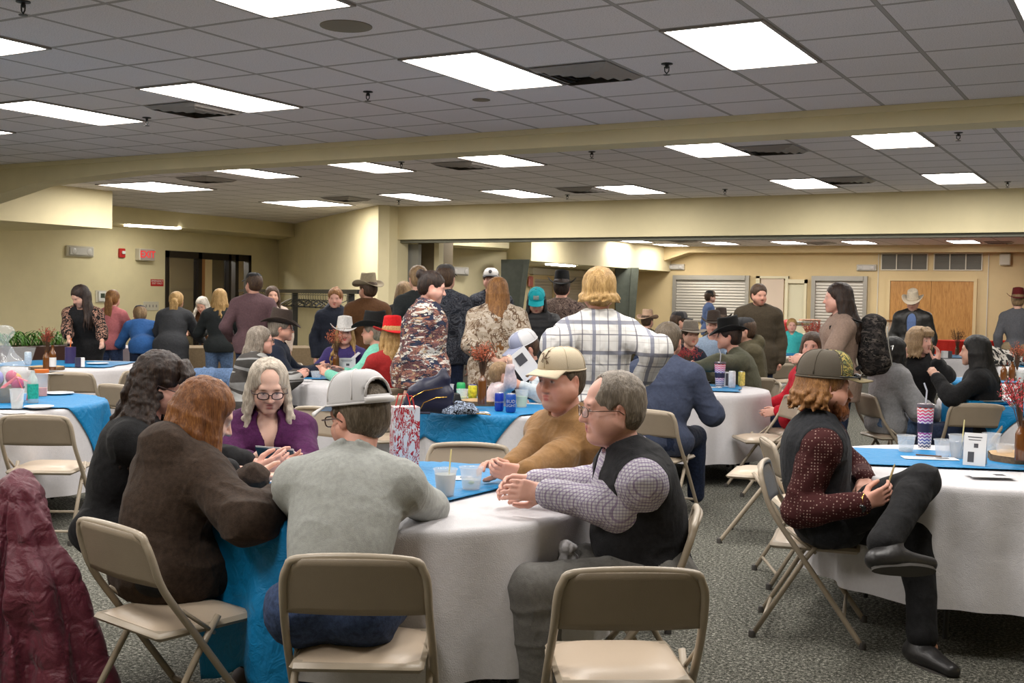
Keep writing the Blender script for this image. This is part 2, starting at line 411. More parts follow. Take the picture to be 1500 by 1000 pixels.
for k, (xa, xb) in enumerate(((-6.07, -4.97), (-4.84, -3.74))):
    g = empty('air_grille', ((xa+xb)/2, Y_B, 2.55))
    tag(g, ['grey three panel return air grille, left one above the oak doors', 'grey three panel return air grille, right one above the oak doors'][k], 'air grille', 'air grilles above the oak doors')
    w = (xb-xa)/2; f = MB()
    f.box(-w, w, -.03, 0, .185, .21); f.box(-w, w, -.03, 0, -.21, -.185)
    for t in range(4): f.box(-w+t*(2*w-.025)/3, -w+.025+t*(2*w-.025)/3, -.03, 0, -.185, .185)
    f.build('frame', M('cream_plastic'), g, smooth=False)
    for t in range(3):
        x0 = -w+.025+t*(2*w-.025)/3; x1 = x0+(2*w-.1)/3
        s = MB()
        for j in range(10): s.add([(x0, -.022, -.18+.036*j), (x1, -.022, -.18+.036*j), (x1, -.002, -.15+.036*j), (x0, -.002, -.15+.036*j)], [(0, 1, 2, 3)])
        s.box(x0, x1, -.001, 0, -.185, .185); s.build('louvre_panel', M('grille_gray'), g, smooth=False)
b = MB()
for sx in (-1, 1): pass
struct(MB().box(-6.14, -6.12, Y_B-.02, Y_B, 0, 2.745).build('trim_15', M('cream_plastic'), smooth=False))
struct(MB().box(-3.62, -3.60, Y_B-.02, Y_B, 0, 2.745).build('trim_16', M('cream_plastic'), smooth=False))
# ceiling lights
def make_light(lx, ly):
    t = empty('ceiling_light', (0, 0, CEIL))
    f = MB(); w, l, th = lx/2, ly/2, .022
    f.box(-w, w, -l, -l+th, -.012, 0); f.box(-w, w, l-th, l, -.012, 0); f.box(-w, -w+th, -l+th, l-th, -.012, 0); f.box(w-th, w, -l+th, l-th, -.012, 0)
    f.build('frame', M('vent_metal'), t, smooth=False)
    def fn(u, v):
        x = (-w+th)+u*(2*w-2*th); y = (-l+th)+v*(2*l-2*th)
        return (x, y, -.004-.008*math.cos(min(1, abs(x)/(w*.5))*PI/2) if abs(y) < l*.8 else -.004)
    MB().grid(fn, 12, 14).build('diffuser', M('lamp_diffuser'), t)
    return t
GX, GY, GS = -3.77, 4.83, .6096
gl = lambda i, j: (GX+GS*(i+.5), GY+GS*(j+1))
lights = [((-1, -2), 'over the near table, cut by the top edge of the photo'), ((-1, 2), 'in the front hall, second in from the camera above the middle'),
          ((2, 2), 'brightest large one in the front hall above the plaid shirt'), ((5, 2), 'at the top right corner of the photo'),
          ((-5, 2), 'in the front hall beside a square vent, upper left'), ((-8, 2), 'at upper left, right of the left photo edge'),
          ((-5, -2), 'at the top left edge of the photo'), ((-11, 2), 'tiny sliver at the left photo edge'),
          ((-1, 9), 'just beyond the crossbeam, right of the middle'), ((2, 9), 'just beyond the crossbeam at the right'), ((-5, 9), 'just beyond the crossbeam beside a vent in the middle'),
          ((-8, 9), 'just beyond the crossbeam left of the middle'), ((-11, 9), 'just beyond the crossbeam, third from the left end'),
          ((-1, 15), 'before the header wall, second from the right'), ((2, 15), 'before the header wall at the right'), ((-5, 15), 'before the header wall, right of a vent'),
          ((-8, 15), 'before the header wall, middle of its row'), ((-11, 15), 'before the header wall, toward the left'),
          ((5, -2), None), ((5, 9), None), ((5, 15), None), ((2, -2), None), ((-8, -2), None), ((-1, -7), None), ((2, -7), None), ((-5, -7), None), ((-8, -7), None), ((-11, -2), None)]  # panels without a label are added out of view for brightness
L0 = make_light(.6096, 1.2192)
for k, ((i, j), lab) in enumerate(lights):
    o = L0 if k == 0 else copy_tree(L0)
    x, y = gl(i, j); o.location = (x, y, CEIL-.001)
    tag(o, 'glowing fluorescent ceiling panel '+(lab or 'outside the photo above the front tables'), 'ceiling light', 'fluorescent panels in the hall ceiling')
for k, (x, y, lab) in enumerate(((-12.95, 11.9, 'wide glowing ceiling panel just right of the left soffit corner'), (-12.7, 15.0, 'glowing ceiling panel in front of the angled wall'))):
    o = copy_tree(L0); o.location = (x, y, CEIL-.001); o.scale = (2.0, (1.0, .9)[k], 1); tag(o, lab, 'ceiling light', 'fluorescent panels in the hall ceiling')
labs = ['leftmost small one past the divider by the far soffit', 'second small one past the divider by the far soffit', 'above the wide shutter past the divider', 'past the divider left of a dark vent', 'past the divider above the narrow shutter', 'past the divider above the oak doors']
for k, (x, y) in enumerate(((-12.1+.9, 25.3), (-11.0, 27.2), (-9.45, 26.55), (-7.75, 26.55), (-6.15, 26.7), (-3.9, 26.8))):
    o = copy_tree(L0); o.location = (x, y, C2-.001); tag(o, 'glowing ceiling panel '+labs[k], 'ceiling light', 'ceiling panels past the divider')
for k, (x, y) in enumerate(((-9.5, 21), (-6, 21), (-2.5, 21), (.5, 24), (-11.0, 18.4), (-10.9, 21.4))):  # unseen panels added to brighten the room past the divider
    o = copy_tree(L0); o.location = (x, y, C2-.001); tag(o, 'glowing ceiling panel hidden behind the header wall', 'ceiling light', 'ceiling panels past the divider')
# strip lights under soffits
def strip(p0, p1, z, lab, w=.12):
    a, b = at(*p0, z), at(*p1, z); d = b-a; n = np.array([-d[1], d[0], 0]); n = n/np.linalg.norm(n)*w
    o = MB().add([a-n, b-n, b+n, a+n, a-n+(0, 0, .03), b-n+(0, 0, .03), b+n+(0, 0, .03), a+n+(0, 0, .03)], [(0, 3, 2, 1), (4, 5, 6, 7), (0, 1, 5, 4), (1, 2, 6, 5), (2, 3, 7, 6), (3, 0, 4, 7)]).build('strip_light', M('lamp_strip'), smooth=False)
    tag(o, lab, 'strip light')
strip((185, 331), (262, 335.5), z2-.031, 'thin glowing strip light in the soffit above the exit sign', .1)
for k, (y0, y1) in enumerate(((3.5, 5.0), (6.5, 8.0), (9.5, 11.0))):  # extra strips added out of view to brighten the exit wall
    tag(MB().box(-17.35, -17.1, y0, y1, z1-.03, z1-.001).build('strip_light', M('lamp_strip'), smooth=False), 'strip light under the left soffit outside the photo', 'strip light', 'strip lights under the left soffit')
strip((643, 366), (660, 368), 2.52, 'short glowing strip light above the far side wall', .12)
strip((806, 388), (836, 390.5), 2.257, 'short glowing strip light under the far soffit', .12)
# vents
def make_vent():
    t = empty('ceiling_vent'); w = .29
    f = MB()
    for k in range(4):
        a, b, za, zb = w-k*.065, w-k*.065-.045, -.012, -.04+.02*0
        if k == 0: za, zb = -.004, -.03
        for s in range(4):
            c, s_ = [(1, 0), (0, 1), (-1, 0), (0, -1)][s]
            R = lambda x, y, z: (x*c-y*s_, x*s_+y*c, z)
            f.add([R(-a, -a, za), R(a, -a, za), R(b, -b, zb), R(-b, -b, zb)], [(0, 1, 2, 3)])
    f.build('louvre', M('vent_metal'), t, smooth=False)
    MB().box(-w+.02, w-.02, -w+.02, w-.02, -.006, -.002).build('throat', M('vent_dark'), t, smooth=False)
    return t
V0 = make_vent(); n = 0
for (x, y, z, lab) in [(-3.77+.3048, 6.96, CEIL, 'between the two large near panels'), (-3.77-5.5*GS, 6.96, CEIL, 'at upper left under a panel'), (-3.77+.3, 11.2, CEIL, 'past the crossbeam at the right'),
                    (-3.77-5.5*GS, 11.2, CEIL, 'past the crossbeam in the middle'), (-3.77+.3, 14.3, CEIL, 'before the header wall at the right'), (-3.77-5.5*GS, 14.3, CEIL, 'before the header wall in the middle'),
                    (-11.35, 11.3, CEIL, 'past the crossbeam at the left'), (-11.4, 14.4, CEIL, 'before the angled wall'), (-9.9, 25.2, C2, 'past the divider above the wide shutter'), (-7.0, 26.6, C2, 'past the divider, middle of the far row'), (-3.2, 27.0, C2, 'past the divider at the far right')]:
    o = V0 if n == 0 else copy_tree(V0); n += 1; o.location = (x, y, z-.002)
    tag(o, 'square louvred ceiling vent '+lab, 'vent', 'square ceiling vents')
# sprinklers
def make_spr():
    t = empty('sprinkler')
    MB().lathe([(.038, 0), (.038, -.006), (.012, -.012), (.012, -.03), (.004, -.034)], n=14).build('escutcheon', M('black_metal'), t)
    b = MB(); b.tube([(-.016, 0, -.02), (-.014, 0, -.05), (0, 0, -.065)], .004, 6); b.tube([(.016, 0, -.02), (.014, 0, -.05), (0, 0, -.065)], .004, 6); b.lathe([(.002, -.07), (.024, -.072), (.024, -.075)], n=12)
    b.build('deflector', M('black_metal'), t); return t
S0 = make_spr(); n = 0
for (x, y, lab) in [(539, 134, 'in the near ceiling at upper middle'), (977, 93, 'in the near ceiling right of the square vent'), (34, 2, 'at the top left corner'), (215, 172, 'at the right end of a left panel'), (588, 237, 'just past the crossbeam near the middle'),
                  (867, 222, 'past the crossbeam above the plaid shirt'), (1404, 194, 'past the crossbeam at the right'), (1062, 277, 'before the header wall at the middle right'), (1476, 266, 'before the header wall at the right'), (831, 285, 'before the header wall near the vent'), (584, 293, 'before the header wall at the left')]:
    o = S0 if n == 0 else copy_tree(S0); n += 1; p = at(x, y, CEIL); o.location = (p[0], p[1], CEIL)
    tag(o, 'small dark sprinkler head '+lab, 'sprinkler', 'sprinklers on the ceiling')
for k, (x, y, r, lab) in enumerate(((507, 38, .15, 'round tan ceiling speaker cover, large one near the top'), (705, 146, .07, 'small round cover disc on a ceiling tile'), (236, 273 if 0 else 262, .08, 'faint round disc on the far left ceiling tiles'))):
    if k == 2: continue
    p = at(x, y, CEIL)
    tag(MB().lathe([(r, 0), (r, -.004), (r*.9, -.006), (.0001, -.006)], n=32).build('speaker_cover', plain('tan_disc', (.24, .205, .16, 1), .8)), lab, 'ceiling cover').location = (p[0], p[1], CEIL)
# wall fittings
def onwall_x(px, py, X): y, z = onx(px, py, X); return (X, y, z)
y, z = onx(209, 373, X_L)
ex = tag(empty('exit_sign', (X_L, y, z)), 'lit red letter exit sign on the cream wall left of the glazed doors', 'exit sign')
MB().box(0, .14, -.2, .2, -.12, .12, .01).build('housing', M('cream_plastic'), ex)
MB().box(.14, .146, -.18, .18, -.105, .105).build('face_plate', plain('exit_face', (.40, .34, .32, 1), .4), ex, smooth=False)
def text_obj(name, txt, size, mat, parent=None, loc=(0, 0, 0), rot=(0, 0, 0), ext=.001, align='CENTER', bold=0):
    cu = bpy.data.curves.new(name, 'FONT'); cu.body = txt; cu.size = size; cu.extrude = ext; cu.align_x = align; cu.align_y = 'CENTER'; cu.offset = bold; cu.resolution_u = 2
    o = bpy.data.objects.new(name+'_tmp', cu); COL.objects.link(o)
    dg = bpy.context.evaluated_depsgraph_get(); me = bpy.data.meshes.new_from_object(o.evaluated_get(dg))
    bpy.data.objects.remove(o); me.materials.clear(); me.materials.append(mat)
    o = bpy.data.objects.new(name, me); COL.objects.link(o); o.location = loc; o.rotation_euler = rot
    if parent is not None: o.parent = parent
    return o
text_obj('lettering', 'EXIT', .19, M('exit_red'), ex, (.149, 0, 0), (PI/2, 0, PI/2), bold=.004)
y, z = onx(177, 370.5, X_L)
fa = tag(empty('fire_alarm', (X_L, y, z)), 'red fire alarm strobe on the wall left of the exit sign', 'fire alarm')
MB().box(0, .06, -.07, .07, -.09, .09, .01).build('housing', M('red_plastic'), fa)
MB().box(.06, .09, -.03, .05, -.02, .04, .008).build('strobe_lens', M('white_plastic'), fa)
def emlight(loc, rz, lab, s=1):
    o = tag(empty('emergency_light', loc, rz), lab, 'emergency light')
    MB().box(0, .07, -.27*s, .27*s, -.09*s, .09*s, .015).build('housing', M('cream_plastic'), o)
    m = MB().box(.07, .10, -.24*s, .24*s, -.07*s, .07*s, .02)
    for k in (-1, 1): m.ball((.1, .15*k*s, 0), (.012, .055*s, .055*s), 12)
    m.build('lens_cover', plain('frosted_lens', (.55, .53, .50, 1), .25), o)
y, z = onx(115, 368, X_L); emlight((X_L, y, z), 0, 'boxy emergency light on the cream wall at far left', 1.15)
p = far(670, 397, 22.95); emlight(tuple(p), math.atan2(q1[1]-q0[1], q1[0]-q0[0])-PI/2, 'small emergency light on the wall past the folding partition', 1)
x, z = ony(991, 391, Y_B); emlight((x, Y_B, z), -PI/2, 'emergency light above the left corner of the wide shutter', .9)
x, z = ony(1270, 392, Y_B); emlight((x, Y_B, z), -PI/2, 'emergency light above the narrow shutter', .9)
x, z = ony(1473, 380, Y_B); tag(MB().box(-.12, .12, -.12, 0, -.14, .14, .02).build('wall_speaker', M('cream_plastic')), 'small cream wall speaker right of the air grilles', 'speaker').location = (x, Y_B, z)
y, z = onx(148, 434, X_L); th = tag(empty('thermostat', (X_L, y, z)), 'white thermostat box with grey screen on the left wall', 'thermostat')
MB().box(0, .02, -.14, .12, -.12, .12, .008).build('back_plate', M('cream_plastic'), th); MB().box(.02, .05, -.09, .09, -.1, .1, .01).build('housing', M('white_plastic'), th)
MB().box(.05, .052, -.05, .05, -.03, .06).build('screen', plain('lcd', (.06, .08, .06, 1), .3), th, smooth=False)
y, z = onx(230, 414, X_L); sg = tag(empty('warning_sign', (X_L, y, z)), 'small red and white sign beside the glazed doors', 'sign')
MB().box(0, .006, -.17, .17, -.07, .07).build('board', M('red_plastic'), sg, smooth=False)
for r, ln in enumerate(('EMERGENCY', 'EXIT ONLY')): text_obj('lettering', ln, .055, M('white_plastic'), sg, (.008, 0, .035-.05*r), (PI/2, 0, PI/2))
y, z = onx(221, 448, X_L); sw = tag(empty('switch_plate', (X_L, y, z)), 'cream four gang light switch plate below the red sign', 'light switch')
MB().box(0, .012, -.2, .2, -.09, .09, .004).build('plate', M('cream_plastic'), sw)
for k in range(4): MB().box(.012, .02, -.135+k*.09-.012, -.135+k*.09+.012, -.025, .025).build('toggle', M('vent_metal'), sw, smooth=False)
p = far(789, 398, 23.2); ga = tag(MB().box(-.1, .1, -.05, 0, -.13, .13, .02).build('alarm_strobe', plain('pale_red', (.55, .14, .12, 1), .4)), 'small red wall box beside the far green steel leg', 'alarm')
ga.location = (XW+.06, onx(773, 412, XW)[0], onx(773, 412, XW)[1]); ga.rotation_euler = (0, 0, PI/2)
# camera
cam = bpy.data.cameras.new('camera'); co_ = bpy.data.objects.new('camera', cam); COL.objects.link(co_); scene.camera = co_
cam.sensor_width = 36; cam.lens = F_PX*36/1500; cam.clip_end = 100; cam.clip_start = .05
from mathutils import Matrix
co_.matrix_world = Matrix.Translation((0, 0, EYE)) @ Matrix.Rotation(YAW, 4, 'Z') @ Matrix.Rotation(PI/2+PIT, 4, 'X') @ Matrix.Rotation(ROL, 4, 'Z')
wd_ = bpy.data.worlds.new('world'); scene.world = wd_; wd_.use_nodes = True
wd_.node_tree.nodes['Background'].inputs[0].default_value = (.5, .45, .4, 1); wd_.node_tree.nodes['Background'].inputs[1].default_value = .05
scene.view_settings.view_transform = 'Standard'; scene.view_settings.look = 'None'; scene.view_settings.exposure = 0; scene.view_settings.gamma = 1
scene.cycles.use_denoising = True; scene.cycles.max_bounces = 6; scene.cycles.diffuse_bounces = 4; scene.cycles.glossy_bounces = 3; scene.cycles.transmission_bounces = 6; scene.cycles.transparent_max_bounces = 12
scene.cycles.sample_clamp_indirect = 4; scene.cycles.caustics_reflective = False; scene.cycles.caustics_refractive = False
# ================================================================ implicit surfaces
BIG = 9.0
class Field:
    def __init__(s, lo, hi, h):
        s.h = h; s.lo = np.array(lo, np.float32); n = np.ceil((np.array(hi)-np.array(lo))/h).astype(int)+1
        s.n = n; s.F = np.full(tuple(n), BIG, np.float32)
        s.ax = [s.lo[i]+np.arange(n[i], dtype=np.float32)*h for i in range(3)]
    def win(s, lo, hi):
        a = np.maximum(np.floor((np.array(lo)-s.lo)/s.h).astype(int), 0); b = np.minimum(np.ceil((np.array(hi)-s.lo)/s.h).astype(int)+1, s.n)
        if (b <= a).any(): return None
        sl = tuple(slice(a[i], b[i]) for i in range(3))
        X = s.ax[0][sl[0]][:, None, None]; Y = s.ax[1][sl[1]][None, :, None]; Z = s.ax[2][sl[2]][None, None, :]
        return sl, X, Y, Z
    def op(s, sl, d, k, mode):
        F = s.F[sl]
        if mode == 'add':
            hh = np.maximum(k-np.abs(F-d), 0)/k; s.F[sl] = np.minimum(F, d)-hh*hh*k*.25
        elif mode == 'sub':
            d = -d; hh = np.maximum(k-np.abs(F-d), 0)/k; s.F[sl] = np.maximum(F, d)+hh*hh*k*.25
    def cone(s, a, b, ra, rb, k=.02, lat=None, sq=1.0, mode='add'):
        a = np.array(a, np.float32); b = np.array(b, np.float32)
        m = max(ra, rb)*max(sq, 1)+k+2.5*s.h
        w = s.win(np.minimum(a, b)-m, np.maximum(a, b)+m)
        if w is None: return s
        sl, X, Y, Z = w
        px, py, pz = X-a[0], Y-a[1], Z-a[2]; ba = b-a
        if lat is not None and sq != 1:
            lat = np.array(lat, np.float32); lat /= np.linalg.norm(lat)
            q = (px*lat[0]+py*lat[1]+pz*lat[2])*(1-1/sq)
            px, py, pz = px-q*lat[0], py-q*lat[1], pz-q*lat[2]; ba = ba-lat*np.dot(ba, lat)*(1-1/sq)
        L2 = float(ba @ ba)+1e-9
        t = np.clip((px*ba[0]+py*ba[1]+pz*ba[2])/L2, 0, 1)
        d = np.sqrt((px-t*ba[0])**2+(py-t*ba[1])**2+(pz-t*ba[2])**2)-(ra+(rb-ra)*t)
        s.op(sl, d, k, mode); return s
    def ell(s, c, r, R=None, k=.02, mode='add'):
        c = np.array(c, np.float32); r = np.array(r, np.float32)
        if R is None: R = np.eye(3)
        R = np.array(R, np.float32)   # rows: axes
        e = np.sqrt(((R*r[:, None])**2).sum(0))+k+2.5*s.h
        w = s.win(c-e, c+e)
        if w is None: return s
        sl, X, Y, Z = w
        px, py, pz = X-c[0], Y-c[1], Z-c[2]
        q = [px*R[i, 0]+py*R[i, 1]+pz*R[i, 2] for i in range(3)]
        k0 = np.sqrt(sum((q[i]/r[i])**2 for i in range(3))); k1 = np.sqrt(sum((q[i]/(r[i]*r[i]))**2 for i in range(3)))+1e-6
        s.op(sl, k0*(k0-1)/k1, k, mode); return s
    def chain(s, pts, rs, k=.012, **kw):
        for i in range(len(pts)-1): s.cone(pts[i], pts[i+1], rs[i], rs[i+1], k, **kw)
        return s
    def cut(s, p, n, k=.004):   # remove the half space on the side of n
        n = np.array(n, np.float32); n /= np.linalg.norm(n); p = np.array(p, np.float32)
        X, Y, Z = s.ax[0][:, None, None], s.ax[1][None, :, None], s.ax[2][None, None, :]
        d = ((X-p[0])*n[0]+(Y-p[1])*n[1]+(Z-p[2])*n[2]); s.F = np.maximum(s.F, d); return s
    def arrays(s):
        F, h = s.F, s.h
        S = F < 0
        S[0] = S[-1] = False; S[:, 0] = S[:, -1] = False; S[:, :, 0] = S[:, :, -1] = False
        c = np.zeros(tuple(s.n-1), np.uint8)
        for i in (0, 1):
            for j in (0, 1):
                for k in (0, 1): c += S[i:S.shape[0]-1+i, j:S.shape[1]-1+j, k:S.shape[2]-1+k]
        I = np.argwhere((c > 0) & (c < 8)); del c
        if len(I) == 0: return np.zeros((0, 3)), np.zeros((0, 4), int)
        pos = np.zeros((len(I), 3)); cnt = np.zeros(len(I))
        cor = [(i, j, k) for i in (0, 1) for j in (0, 1) for k in (0, 1)]
        val = {q: F[I[:, 0]+q[0], I[:, 1]+q[1], I[:, 2]+q[2]] for q in cor}; sg = {q: S[I[:, 0]+q[0], I[:, 1]+q[1], I[:, 2]+q[2]] for q in cor}
        for a in cor:
            for ax in range(3):
                if a[ax]: continue
                b = list(a); b[ax] = 1; b = tuple(b)
                x = sg[a] != sg[b]; va, vb = val[a], val[b]
                t = np.clip(np.where(x, va/np.where(np.abs(va-vb) < 1e-9, 1e-9, va-vb), 0), 0, 1)
                for d in range(3): pos[:, d] += np.where(x, a[d]+(t if d == ax else 0), 0)
                cnt += x
        V = (I+pos/cnt[:, None])*h+s.lo
        vid = np.full(tuple(s.n-1), -1, np.int32); vid[I[:, 0], I[:, 1], I[:, 2]] = np.arange(len(I))
        Q = []
        for ax in range(3):
            sl0 = [slice(1, -1)]*3; sl1 = [slice(1, -1)]*3; sl0[ax] = slice(0, -1); sl1[ax] = slice(1, None)
            A, B = S[tuple(sl0)], S[tuple(sl1)]
            E_ = np.argwhere(A != B)
            if len(E_) == 0: continue
            fl = A[E_[:, 0], E_[:, 1], E_[:, 2]]
            off = [1, 1, 1]; off[ax] = 0; E_ = E_+np.array(off)
            u, v = [d for d in range(3) if d != ax]
            if ax == 1: u, v = v, u
            def cell(du, dv):
                c_ = E_.copy(); c_[:, u] -= du; c_[:, v] -= dv; return vid[c_[:, 0], c_[:, 1], c_[:, 2]]
            q = np.stack([cell(1, 1), cell(0, 1), cell(0, 0), cell(1, 0)], 1)
            q[~fl] = q[~fl][:, ::-1]; Q.append(q)
        Q = np.concatenate(Q); Q = Q[(Q >= 0).all(1)]
        return V, Q
def smooth_v(V, Q, it=1, lam=.5):
    for _ in range(it):
        acc = np.zeros_like(V); c = np.zeros(len(V))
        for a, b in ((0, 1), (1, 2), (2, 3), (3, 0)):
            np.add.at(acc, Q[:, a], V[Q[:, b]]); np.add.at(acc, Q[:, b], V[Q[:, a]])
            c += np.bincount(Q[:, a], minlength=len(V))+np.bincount(Q[:, b], minlength=len(V))
        V = V+lam*(acc/np.maximum(c, 1)[:, None]-V)
    return V
def normals(V, Q):
    n = np.cross(V[Q[:, 2]]-V[Q[:, 0]], V[Q[:, 3]]-V[Q[:, 1]]); N = np.zeros_like(V)
    for i in range(4):
        for d in range(3): N[:, d] += np.bincount(Q[:, i], n[:, d], minlength=len(V))
    return N/(np.linalg.norm(N, axis=1)[:, None]+1e-12)
_T = rng.random((32, 32, 32)).astype(np.float32)
def vnoise(P):
    i = np.floor(P).astype(int); f = P-i; f = f*f*(3-2*f); r = 0
    for a in (0, 1):
        for b in (0, 1):
            for c in (0, 1):
                w = (f[:, 0] if a else 1-f[:, 0])*(f[:, 1] if b else 1-f[:, 1])*(f[:, 2] if c else 1-f[:, 2])
                r = r+w*_T[(i[:, 0]+a) % 32, (i[:, 1]+b) % 32, (i[:, 2]+c) % 32]
    return r*2-1
def ridge(P): return 1-2*np.abs(vnoise(P))
def mesh_np(name, V, Q, mats, parent=None, colf=None):
    me = bpy.data.meshes.new(name); n, m = len(V), len(Q)
    me.vertices.add(n); me.vertices.foreach_set('co', V.astype(np.float32).ravel())
    me.loops.add(4*m); me.loops.foreach_set('vertex_index', Q.astype(np.int32).ravel())
    me.polygons.add(m); me.polygons.foreach_set('loop_start', np.arange(0, 4*m, 4, dtype=np.int32)); me.polygons.foreach_set('loop_total', np.full(m, 4, np.int32))
    me.update(calc_edges=True)
    me.polygons.foreach_set('use_smooth', np.ones(m, bool))
    if colf is not None:
        c = colf(V); at_ = me.color_attributes.new('Col', 'FLOAT_COLOR', 'POINT'); at_.data.foreach_set('color', np.concatenate([c, np.ones((n, 1))], 1).astype(np.float32).ravel())
    if not isinstance(mats, (list, tuple)): mats = [mats]
    for x in mats: me.materials.append(x)
    o = bpy.data.objects.new(name, me); COL.objects.link(o)
    if parent is not None: o.parent = parent
    return o
# ================================================================ people
def nrm(v): v = np.array(v, float); return v/(np.linalg.norm(v)+1e-12)
def rotz(a): c, s = math.cos(a), math.sin(a); return np.array([[c, -s, 0], [s, c, 0], [0, 0, 1]])
def rotx(a): c, s = math.cos(a), math.sin(a); return np.array([[1, 0, 0], [0, c, -s], [0, s, c]])
def roty(a): c, s = math.cos(a), math.sin(a); return np.array([[c, 0, s], [0, 1, 0], [-s, 0, c]])
def ik(a, t, l1, l2, pole):
    a, t = np.array(a, float), np.array(t, float); d = t-a; L = np.linalg.norm(d)
    if L > (l1+l2)*.995: t = a+d/L*(l1+l2)*.995; d = t-a; L = np.linalg.norm(d)
    L = max(L, abs(l1-l2)+.03); n = nrm(d); x = (l1*l1-l2*l2+L*L)/(2*L); h = math.sqrt(max(l1*l1-x*x, 0))
    p = np.array(pole, float); p = nrm(p-n*np.dot(p, n)); return a+n*x+p*h, t
def skin_mat():
    t = NT('skin'); a = t.new('ShaderNodeAttribute'); a.attribute_name = 'Col'
    co = t.coord(); n = t.noise(70, co, 3, .7)
    c = t.mix(.18, a.outputs['Color'], t.mix(n, a.outputs['Color'], (.30, .06, .04, 1)))
    t.set(Base_Color=c, Roughness=.48); t.b.inputs['Specular IOR Level'].default_value = .35
    t.b.inputs['Subsurface Weight'].default_value = .08; t.b.inputs['Subsurface Radius'].default_value = (.8, .3, .15); t.b.inputs['Subsurface Scale'].default_value = .008
    t.bump(t.noise(220, co, 2), .12, .002); MC['skin'] = t.m
skin_mat()
def hair_mat(name, c, c2=None):
    if name in MC: return MC[name]
    t = NT(name); co = t.coord(scale=(1, 1, .12)); n = t.noise(260, co, 3, .7); n2 = t.noise(38, co, 2)
    c2 = c2 or tuple(min(1, x*1.9+.01) for x in c[:3])+(1,)
    d = tuple(x*.45 for x in c[:3])+(1,)
    v = t.math('ADD', t.math('MULTIPLY', n, .6), t.math('MULTIPLY', n2, .4))
    t.set(Base_Color=t.ramp(v, [(.33, d), (.5, c), (.68, c2)]), Roughness=.5); t.b.inputs['Specular IOR Level'].default_value = .35
    t.bump(v, .7, .008); MC[name] = t.m; return t.m
SKIN = {'fair': (.66, .39, .29), 'pink': (.68, .38, .30), 'ruddy': (.62, .33, .245), 'tan': (.46, .25, .17), 'light': (.72, .47, .37)}
def person(name_label, cat='person', group=None, head=None, face=0, D=None, sit=False, H=1.72, lean=0, side=0, twist=0, slouch=.0, hyaw=0, hpitch=0, hroll=0,
           rw=None, lw=None, rdir=None, ldir=None, rn=None, ln=None, curl=(.6, .6), relb=None, lelb=None, rf=None, lf=None, rk=None, lk=None, seat=.45,
           girth=1.0, belly=0, bust=0, w=1.0, skin='fair', res=.008, top=None, bottom=None, hair=None, beard=None, lips=(.45, .12, .10), brow=(.10, .06, .03),
           shoe=None, jaw=1.0, mouth='', hands=True, pelvis=None, zfix=True, sw=1.0):
    """builds one person; local frame: x right, y forward, z up; face = heading seen from the camera (0 away, 90 to photo left, 180 towards)"""
    s = H/1.75; L = {}
    rz = math.radians(face)+YAW
    Rz = rotz(rz)
    hd_t = far(*head) if head is not None else None
    spL = .50*s
    def build_spine(spL):
        pz = seat+.085*s if sit else .955*s
        P = np.array([0, 0, pz]) if pelvis is None else np.array(pelvis, float)
        sp = rotx(-math.radians(lean)) @ roty(math.radians(side)) @ np.array([0, 0, 1.0])
        N = P+sp*spL; Mid = P+sp*spL*.5-np.array([0, slouch, 0])
        f = rotx(-math.radians(lean)) @ np.array([0, 1.0, 0])
        nk = rotx(-math.radians(lean*.55-hpitch*.25)) @ roty(math.radians(side*.5)) @ np.array([0, .18, 1.0]); nk = nrm(nk)
        HC = N+nk*.185*s; return P, sp, N, Mid, HC
    P, sp, N, Mid, HC = build_spine(spL)
    Rh = rotz(math.radians(hyaw)) @ rotx(math.radians(hpitch)) @ roty(math.radians(hroll))
    if hd_t is not None and zfix:
        for _ in range(4):      # stature so that the head is at its height
            e = hd_t[2]-HC[2]
            if sit: spL = float(np.clip(spL+e/max(.5, sp[2]), .40*s, .62*s))
            elif pelvis is None:
                s2 = float(np.clip(s*(hd_t[2]/HC[2]), .55, 1.18)); spL *= s2/s; s = s2
            P, sp, N, Mid, HC = build_spine(spL)
    base = np.zeros(3)
    if hd_t is not None:
        b = hd_t-Rz @ HC; base = np.array([b[0], b[1], 0])
        if abs(b[2]) > .03: print('HEAD off %+.2f' % b[2], name_label[:40], 's %.2f' % s)
    def loc(t):
        """targets: ('z',px,py,z) ('d',px,py,D) world points, or local tuples"""
        if t is None: return None
        if isinstance(t[0], str):
            p = at(t[1], t[2], t[3]) if t[0] == 'z' else far(t[1], t[2], t[3])
            return Rz.T @ (p-base)
        return np.array(t, float)
    Rt = rotz(math.radians(twist)); X2 = Rt @ (roty(math.radians(side)) @ np.array([1.0, 0, 0])); X1 = np.array([1.0, 0, 0])
    g = girth; SW = .163*s*w*sw
    fw = nrm(np.cross(sp, X2))*1.0; fwd = np.cross(nrm(sp), X2); fwd = nrm(fwd)
    if fwd[1] < 0: fwd = -fwd
    sh = {1: N+X2*SW-sp*.055*s, -1: N-X2*SW-sp*.055*s}
    AU, AF = .295*s, .255*s
    wr, el = {}, {}
    for k, t, pl in ((1, rw, relb), (-1, lw, lelb)):
        t = loc(t)
        if t is None: t = sh[k]+np.array([.07*k, .03, -.52*s])
        q = loc(pl) if pl is not None and isinstance(pl[0], str) else None
        if q is not None:
            q = sh[k]+nrm(q-sh[k])*AU; d = t-q; t = q+nrm(d)*min(max(np.linalg.norm(d), AF*.8), AF*1.12); el[k], wr[k] = q, t
        else: el[k], wr[k] = ik(sh[k], t, AU, AF, pl if pl is not None else (.55*k, -.6, -.55))
    hp = {1: P+X1*.095*s, -1: P-X1*.095*s}
    TH, SK = .43*s, .43*s
    kn, an = {}, {}
